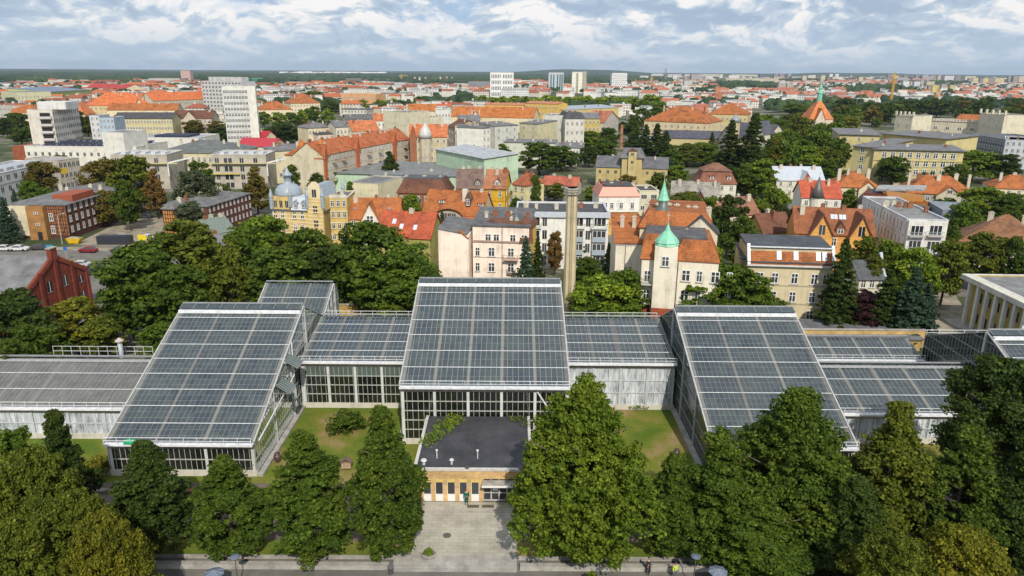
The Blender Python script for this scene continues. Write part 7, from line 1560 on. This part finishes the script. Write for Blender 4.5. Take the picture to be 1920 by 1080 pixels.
# ------------------------------------------------------------------ trees of the city
T = [  # x, y of the top, width px, height m, kind, colour
 (18, 552, 150, 12, 'mid', 'dark green'), (60, 610, 110, 9, 'mid', 'dark green'), (132, 566, 130, 9, 'mid', 'yellowish green'), (182, 598, 90, 7, 'mid', 'olive green'), (8, 640, 90, 9, 'mid', 'dark green'),
 (262, 462, 170, 16, 'mid', 'deep green'), (235, 520, 120, 11, 'mid', 'deep green'), (345, 420, 165, 18, 'mid', 'olive green'), (330, 500, 130, 13, 'mid', 'deep green'), (300, 608, 90, 6, 'mid', 'mid green'), (365, 546, 60, 6, 'mid', 'bright green'), (415, 543, 62, 6, 'mid', 'bright green'), (420, 470, 90, 14, 'mid', 'olive green'),
 (490, 408, 130, 16, 'mid', 'deep green'), (455, 430, 100, 15, 'mid', 'mid green'), (570, 432, 110, 14, 'mid', 'deep green'), (520, 470, 150, 13, 'mid', 'dark green'), (600, 470, 90, 12, 'mid', 'dark green'), (690, 418, 150, 17, 'mid', 'deep green'), (640, 460, 90, 13, 'mid', 'dark green'), (755, 462, 140, 14, 'mid', 'mid green'), (700, 500, 120, 10, 'mid', 'mid green'), (730, 556, 60, 6, 'mid', 'deep green'), (800, 500, 70, 11, 'mid', 'deep green'),
 (986, 445, 50, 14, 'spruce', 'blue green'), (1009, 442, 34, 12, 'spruce', 'dark green'), (1041, 436, 34, 10, 'mid', 'rusty brown'), (1098, 486, 70, 9, 'mid', 'deep green'), (1135, 520, 120, 9, 'mid', 'bright green'), (1175, 508, 90, 10, 'mid', 'mid green'), (1105, 555, 80, 6, 'mid', 'mid green'), (1180, 570, 80, 5, 'mid', 'deep green'), (1095, 430, 40, 9, 'midtall', 'grey green'), (1142, 455, 26, 8, 'spruce', 'deep green'),
 (1342, 463, 70, 13, 'midtall', 'bright green'), (1385, 500, 130, 11, 'mid', 'mid green'), (1320, 520, 110, 9, 'mid', 'mid green'), (1448, 498, 80, 10, 'mid', 'bright green'), (1425, 540, 100, 7, 'mid', 'mid green'), (1360, 560, 120, 6, 'mid', 'deep green'),
 (1588, 450, 84, 17, 'spruce', 'dark green'), (1614, 550, 110, 7.0, 'mid', 'dark purple'), (1650, 568, 60, 5.5, 'mid', 'dark purple'), (1590, 576, 50, 5, 'mid', 'dark purple'), (1672, 506, 76, 12, 'spruce', 'dark green'), (1722, 502, 84, 13, 'spruce', 'blue green'), (1745, 530, 60, 10, 'spruce', 'blue green'), (1690, 540, 60, 8, 'spruce', 'dark green'), (1722, 466, 90, 12, 'mid', 'bright green'), (1668, 452, 66, 12, 'mid', 'deep green'), (1785, 452, 80, 13, 'mid', 'olive green'), (1780, 420, 60, 12, 'mid', 'deep green'), (1845, 440, 90, 12, 'mid', 'olive green'), (1905, 445, 60, 12, 'mid', 'deep green'), (1630, 445, 60, 11, 'mid', 'olive green'), (1640, 480, 50, 10, 'mid', 'olive green'),
 (1372, 372, 76, 15, 'mid', 'dark green'), (1395, 410, 60, 13, 'mid', 'deep green'), (1452, 352, 60, 14, 'mid', 'deep green'), (1468, 385, 46, 11, 'mid', 'dark green'), (1408, 276, 80, 14, 'mid', 'mid green'), (1425, 300, 80, 14, 'mid', 'deep green'), (1400, 312, 60, 12, 'mid', 'deep green'), (1345, 290, 50, 10, 'mid', 'deep green'), (1322, 268, 70, 11, 'mid', 'deep green'), (1290, 270, 60, 11, 'mid', 'olive green'), (1336, 248, 24, 14, 'spruce', 'dark green'),
 (1212, 234, 44, 19, 'spruce', 'dark green'), (1233, 232, 48, 20, 'spruce', 'dark green'), (1250, 246, 46, 18, 'spruce', 'dark green'), (1374, 226, 60, 25, 'spruce', 'dark green'), (1416, 214, 72, 28, 'spruce', 'dark green'), (1262, 282, 50, 11, 'mid', 'deep green'), (1270, 310, 40, 9, 'mid', 'deep green'), (1236, 325, 40, 9, 'mid', 'olive green'), (1290, 362, 80, 9, 'mid', 'olive green'), (1330, 370, 50, 12, 'mid', 'deep green'), (1310, 395, 36, 11, 'mid', 'dark green'), (1255, 300, 24, 8, 'mid', 'blue green'),
 (1512, 274, 78, 14, 'mid', 'bright green'), (1550, 276, 50, 12, 'mid', 'olive green'), (1480, 255, 60, 14, 'mid', 'olive green'), (1555, 300, 50, 12, 'mid', 'dark green'), (1678, 295, 66, 12, 'mid', 'deep green'), (1745, 300, 60, 10, 'mid', 'deep green'), (1830, 284, 90, 13, 'mid', 'deep green'), (1885, 290, 70, 12, 'mid', 'dark green'), (1800, 310, 50, 10, 'mid', 'deep green'), (1850, 352, 90, 12, 'mid', 'deep green'), (1815, 380, 70, 12, 'mid', 'mid green'), (1900, 365, 70, 11, 'mid', 'deep green'), (1595, 355, 30, 8, 'mid', 'deep green'), (1640, 360, 26, 8, 'midtall', 'olive green'), (1760, 240, 60, 10, 'mid', 'brownish green'), (1820, 255, 60, 11, 'mid', 'deep green'),
 (1012, 268, 76, 14, 'mid', 'deep green'), (1054, 276, 58, 11, 'mid', 'deep green'), (943, 270, 44, 12, 'midtall', 'mid green'), (889, 272, 26, 13, 'spruce', 'mid green'), (848, 287, 24, 10, 'spruce', 'bright green'), (894, 306, 20, 6, 'mid', 'bright green'), (730, 284, 36, 14, 'midtall', 'dark green'), (1078, 240, 40, 12, 'mid', 'deep green'), (1108, 246, 44, 12, 'mid', 'deep green'), (1140, 240, 46, 13, 'mid', 'deep green'), (1105, 275, 36, 10, 'mid', 'dark green'), (1135, 262, 50, 12, 'mid', 'dark green'), (1185, 215, 36, 17, 'midtall', 'deep green'), (1190, 245, 40, 16, 'midtall', 'dark green'), (1160, 300, 30, 8, 'mid', 'deep green'), (1003, 330, 30, 12, 'mid', 'deep green'), (1040, 345, 50, 6, 'mid', 'olive green'), (1110, 350, 34, 6, 'mid', 'deep green'), (968, 372, 30, 9, 'mid', 'deep green'), (771, 366, 46, 10, 'mid', 'bright green'), (828, 395, 24, 10, 'spruce', 'blue green'), (655, 340, 24, 12, 'midtall', 'mid green'), (632, 300, 20, 10, 'mid', 'deep green'),
 (72, 304, 64, 13, 'mid', 'brownish green'), (195, 300, 96, 17, 'mid', 'brownish green'), (240, 294, 86, 18, 'mid', 'olive green'), (196, 360, 60, 10, 'mid', 'brownish green'), (232, 340, 50, 14, 'mid', 'deep green'), (285, 318, 44, 15, 'midtall', 'rusty brown'), (358, 322, 84, 16, 'mid', 'grey green'), (360, 380, 70, 9, 'mid', 'grey green'), (372, 306, 60, 16, 'mid', 'deep green'), (476, 313, 54, 15, 'midtall', 'brownish green'), (545, 310, 30, 13, 'mid', 'deep green'), (595, 324, 40, 8, 'mid', 'deep green'), (3, 370, 40, 12, 'spruce', 'blue green'), (24, 354, 20, 9, 'spruce', 'blue green'), (575, 390, 30, 10, 'mid', 'olive green'),
 (30, 212, 50, 14, 'mid', 'dark green'), (35, 240, 40, 10, 'mid', 'deep green'), (8, 222, 30, 13, 'mid', 'dark green'), (70, 236, 46, 9, 'mid', 'brownish green'), (100, 240, 40, 9, 'mid', 'brownish green'), (140, 208, 40, 17, 'mid', 'dark green'), (162, 225, 36, 11, 'mid', 'olive green'), (212, 234, 30, 7, 'mid', 'brownish green'), (262, 229, 30, 9, 'mid', 'brownish green'), (284, 229, 26, 9, 'mid', 'brownish green'), (305, 233, 26, 8, 'mid', 'olive green'), (332, 229, 30, 9, 'mid', 'deep green'), (362, 226, 40, 11, 'mid', 'brownish green'), (405, 228, 40, 11, 'mid', 'brownish green'), (415, 240, 60, 11, 'mid', 'dark green'), (450, 230, 40, 9, 'mid', 'brownish green'), (530, 232, 50, 12, 'mid', 'dark green'), (505, 240, 30, 9, 'mid', 'deep green'), (596, 244, 30, 11, 'mid', 'brownish green'), (470, 276, 30, 5, 'mid', 'bright green'), (555, 240, 40, 9, 'mid', 'dark green'),
 (494, 210, 26, 12, 'far', 'mid green'), (520, 212, 30, 12, 'far', 'bright green'), (545, 210, 28, 12, 'far', 'mid green'), (566, 208, 24, 12, 'far', 'bright green'), (586, 200, 34, 14, 'far', 'mid green'), (614, 205, 28, 11, 'far', 'bright green'), (588, 170, 34, 16, 'far', 'mid green'), (616, 188, 26, 14, 'far', 'deep green'), (600, 225, 24, 10, 'far', 'olive green'),
]
for i in range(8): T.append((655 + 13.5 * i, 187 + (i % 3), 24, 14, 'far', ['deep green', 'mid green', 'bright green'][i % 3]))
for i in range(15): T.append((905 + 20 * i, 180 + (i % 3) * 1.5, 32, 16, 'far', 'sunny green' if i % 4 else 'bright green'))
T += [(1222, 178, 46, 21, 'far', 'bright green'), (1188, 184, 40, 17, 'far', 'bright green'), (1237, 190, 34, 18, 'far', 'mid green'), (1205, 205, 40, 16, 'far', 'deep green'), (786, 181, 24, 14, 'far', 'deep green'), (884, 184, 24, 13, 'far', 'deep green')]
g = random.Random(5)
for i in range(34): T.append((g.uniform(1430, 1600), g.uniform(190, 262), g.uniform(36, 56), g.uniform(12, 18), 'mid' if i % 2 else 'far', g.choice(['olive green', 'deep green', 'mid green', 'yellowish green', 'mid green'])))
for i in range(34): T.append((g.uniform(1575, 1950), g.uniform(182, 205), g.uniform(28, 46), g.uniform(12, 19), 'far', g.choice(['deep green', 'dark green', 'dark green', 'brownish green'])))
seen = []
for i_, (x, y, w, h, k, c) in enumerate(T):
    if c == 'deep green' and i_ % 3 == 1 and k != 'spruce': c = 'fresh green'
    if c == 'dark green' and i_ % 3 == 1 and k != 'spruce': c = 'deep green'
    htree(x, y, w, h, k, c, 'spruce_tree' if k == 'spruce' else 'deciduous_tree')
hd = bpy.data.objects
o = MB().box(0, 0, 0, 10.5, 2.2, 2.6).v; a = G(1515, 598)
tree((a.x + 4.5, a.y + 1.5, 0), 'shrub', 'bright green', 5.2, 3.6, 'hedge_shrub', 'clipped bright green hedge left of the purple tree'); tree((a.x + 0.8, a.y + 1.2, 0), 'shrub', 'mid green', 4.2, 3.2, 'hedge_shrub', 'darker end of the clipped hedge left of the purple tree')
# the tree cover far off, too many to count
rg = random.Random(9); b = MB(); cnt = 0
for k in range(12000):
    px = rg.uniform(-60, 1980); py = 150 + 62 * rg.random() ** 1.6
    p = G(px, py)
    if math.sin(px * .035 + py * .21) + math.sin(px * .013 - py * .33) + .5 * math.sin(px * .11) < (-.9 if py < 168 else -.1 if px < 640 else .2 if px < 1200 else -.1): continue
    if (895 < px < 1260 or 640 < px < 780) and 183 < py < 202: continue
    if not clear(p.x, p.y, 7): continue
    r = rg.uniform(4, 8); h = rg.uniform(7, 14); n = 6; a0 = rg.random() * 6; i = len(b.v); cnt += 1
    for (rr, z) in ((.8, .3), (1.0, .6), (.6, .92)):
        for j in range(n): a = a0 + j * 6.283 / n; q = r * rr * rg.uniform(.7, 1.3); b.v.append((p.x + math.cos(a) * q, p.y + math.sin(a) * q, h * z * rg.uniform(.9, 1.1)))
    b.v.append((p.x, p.y, h))
    for l in range(2):
        for j in range(n): j2 = (j + 1) % n; b.f.append((i + l * n + j, i + l * n + j2, i + (l + 1) * n + j2, i + (l + 1) * n + j)); b.m.append(0)
    for j in range(n): b.f.append((i + 2 * n + j, i + 2 * n + (j + 1) % n, i + 3 * n)); b.m.append(0)
o = b.obj('distant_trees', 'forest_canopy'); kind(o, 'stuff'); tag(o, 'countless small dark treetops between the far roofs', 'tree cover')
# trees filling the gaps between the houses
n = 0
while n < 95:
    px, py = rg.uniform(-20, 1940), 205 + 215 * rg.random() ** 1.5; p = G(px, py)
    if not clear(p.x, p.y, 4.5) or p.y < 215: n += .02; continue
    tree((p.x, p.y, 0), 'mid', rg.choice(['deep green', 'mid green', 'olive green', 'dark green', 'brownish green']), rg.uniform(5.5, 8.5), rg.uniform(6, 9), 'deciduous_tree'); n += 1

# ------------------------------------------------------------------ haze
def m_haze(n): return n('ShaderNodeVolumePrincipled', {'Color': (.70, .83, 1.0, 1), 'Density': 4.4e-5, 'Anisotropy': .3}).outputs[0]
m = bpy.data.materials.new('haze'); m.use_nodes = True; q = NT(m.node_tree); q.n.clear(); q.l.new(m_haze(q), q('ShaderNodeOutputMaterial').inputs['Volume']); MATS['haze'] = m
kind(MB().box(-16000, -200, -1, 16000, 15500, 170).obj('haze', 'haze'), 'stuff')

# ------------------------------------------------------------------ labels of the trees and far buildings
def near_mark(p):
    a = PX(p); best = min(MARK, key=lambda m: (PX(m[1])[0] - a[0]) ** 2 + 2.2 * (PX(m[1])[1] - a[1]) ** 2)
    c = PX(best[1]); dx, dy = a[0] - c[0], a[1] - c[1]
    rel = ('left of' if dx < 0 else 'right of') if abs(dx) > 2.2 * abs(dy) else ('in front of' if dy > 0 else 'behind')
    return rel, best[0]
def size_word(e, h): return 'tall' if h > 15 else 'small' if h < 8 else 'medium'
groups = {}
for e, c, w in SL_:
    rel, mk = near_mark(e.location + Vector((0, 0, 30))); s = '%s %s high-rise on the horizon %s the %s' % ('wide' if w > 10 else 'narrow', 'grey brown' if c[0] < .5 else 'white' if c[2] > .6 else 'cream' if c[0] > .61 and c[2] > .5 else 'yellowish' if c[2] < .41 else 'pinkish', rel, mk)
    groups.setdefault(s, []).append(e); e['group'] = 'high-rise blocks along the right horizon'
for e, colour, key, h, w in TREES:
    if e.name.startswith('palm_house'):
        base = ('%s leafy palm house plant behind the front panes' % colour, 'glasshouse link' if e.location.y > 90 else 'left pavilion' if e.location.x < -28 else 'central pavilion')
        s = '%s leafy plant inside the %s' % (colour, base[1]); grp = 'plants inside the glasshouses'
    else:
        rel, mk = near_mark(e.location + Vector((0, 0, h * .6))); kd = 'spruce' if key == 'spruce' else 'round tree' if key in ('mid', 'far') else 'narrow tree'
        s = '%s %s %s %s the %s' % (size_word(e, h), colour, kd, rel, mk); grp = 'trees among the city houses'
    groups.setdefault(s, []).append(e); e['group'] = grp; e['category'] = 'tree' if 'plant' not in e.name else 'plant'
for e, wn_, rn, rt, w, h in FARB:
    rel, mk = near_mark(e.location + Vector((0, 0, h))); s = 'distant %s walled building, %s %s roof, %s the %s' % (wn_, rn, 'flat' if rt == 'flat' else 'pitched', rel, mk)
    groups.setdefault(s, []).append(e); e['group'] = 'buildings of the distant city'; e['category'] = 'building'
ORD = ['leftmost', 'second from left', 'third from left', 'fourth from left', 'fifth from left', 'sixth from left', 'seventh from left', 'eighth from left', 'ninth from left', 'tenth from left'] + ['%dth from left' % k for k in range(11, 90)]
for s, es in groups.items():
    es.sort(key=lambda e: PX(e.location)[0])
    for k, e in enumerate(es):
        l = s if len(es) == 1 else s + ', ' + ORD[k]
        ws = l.split()
        while len(ws) > 16: ws.remove('the') if 'the' in ws else ws.pop(0)
        e['label'] = ' '.join(ws)
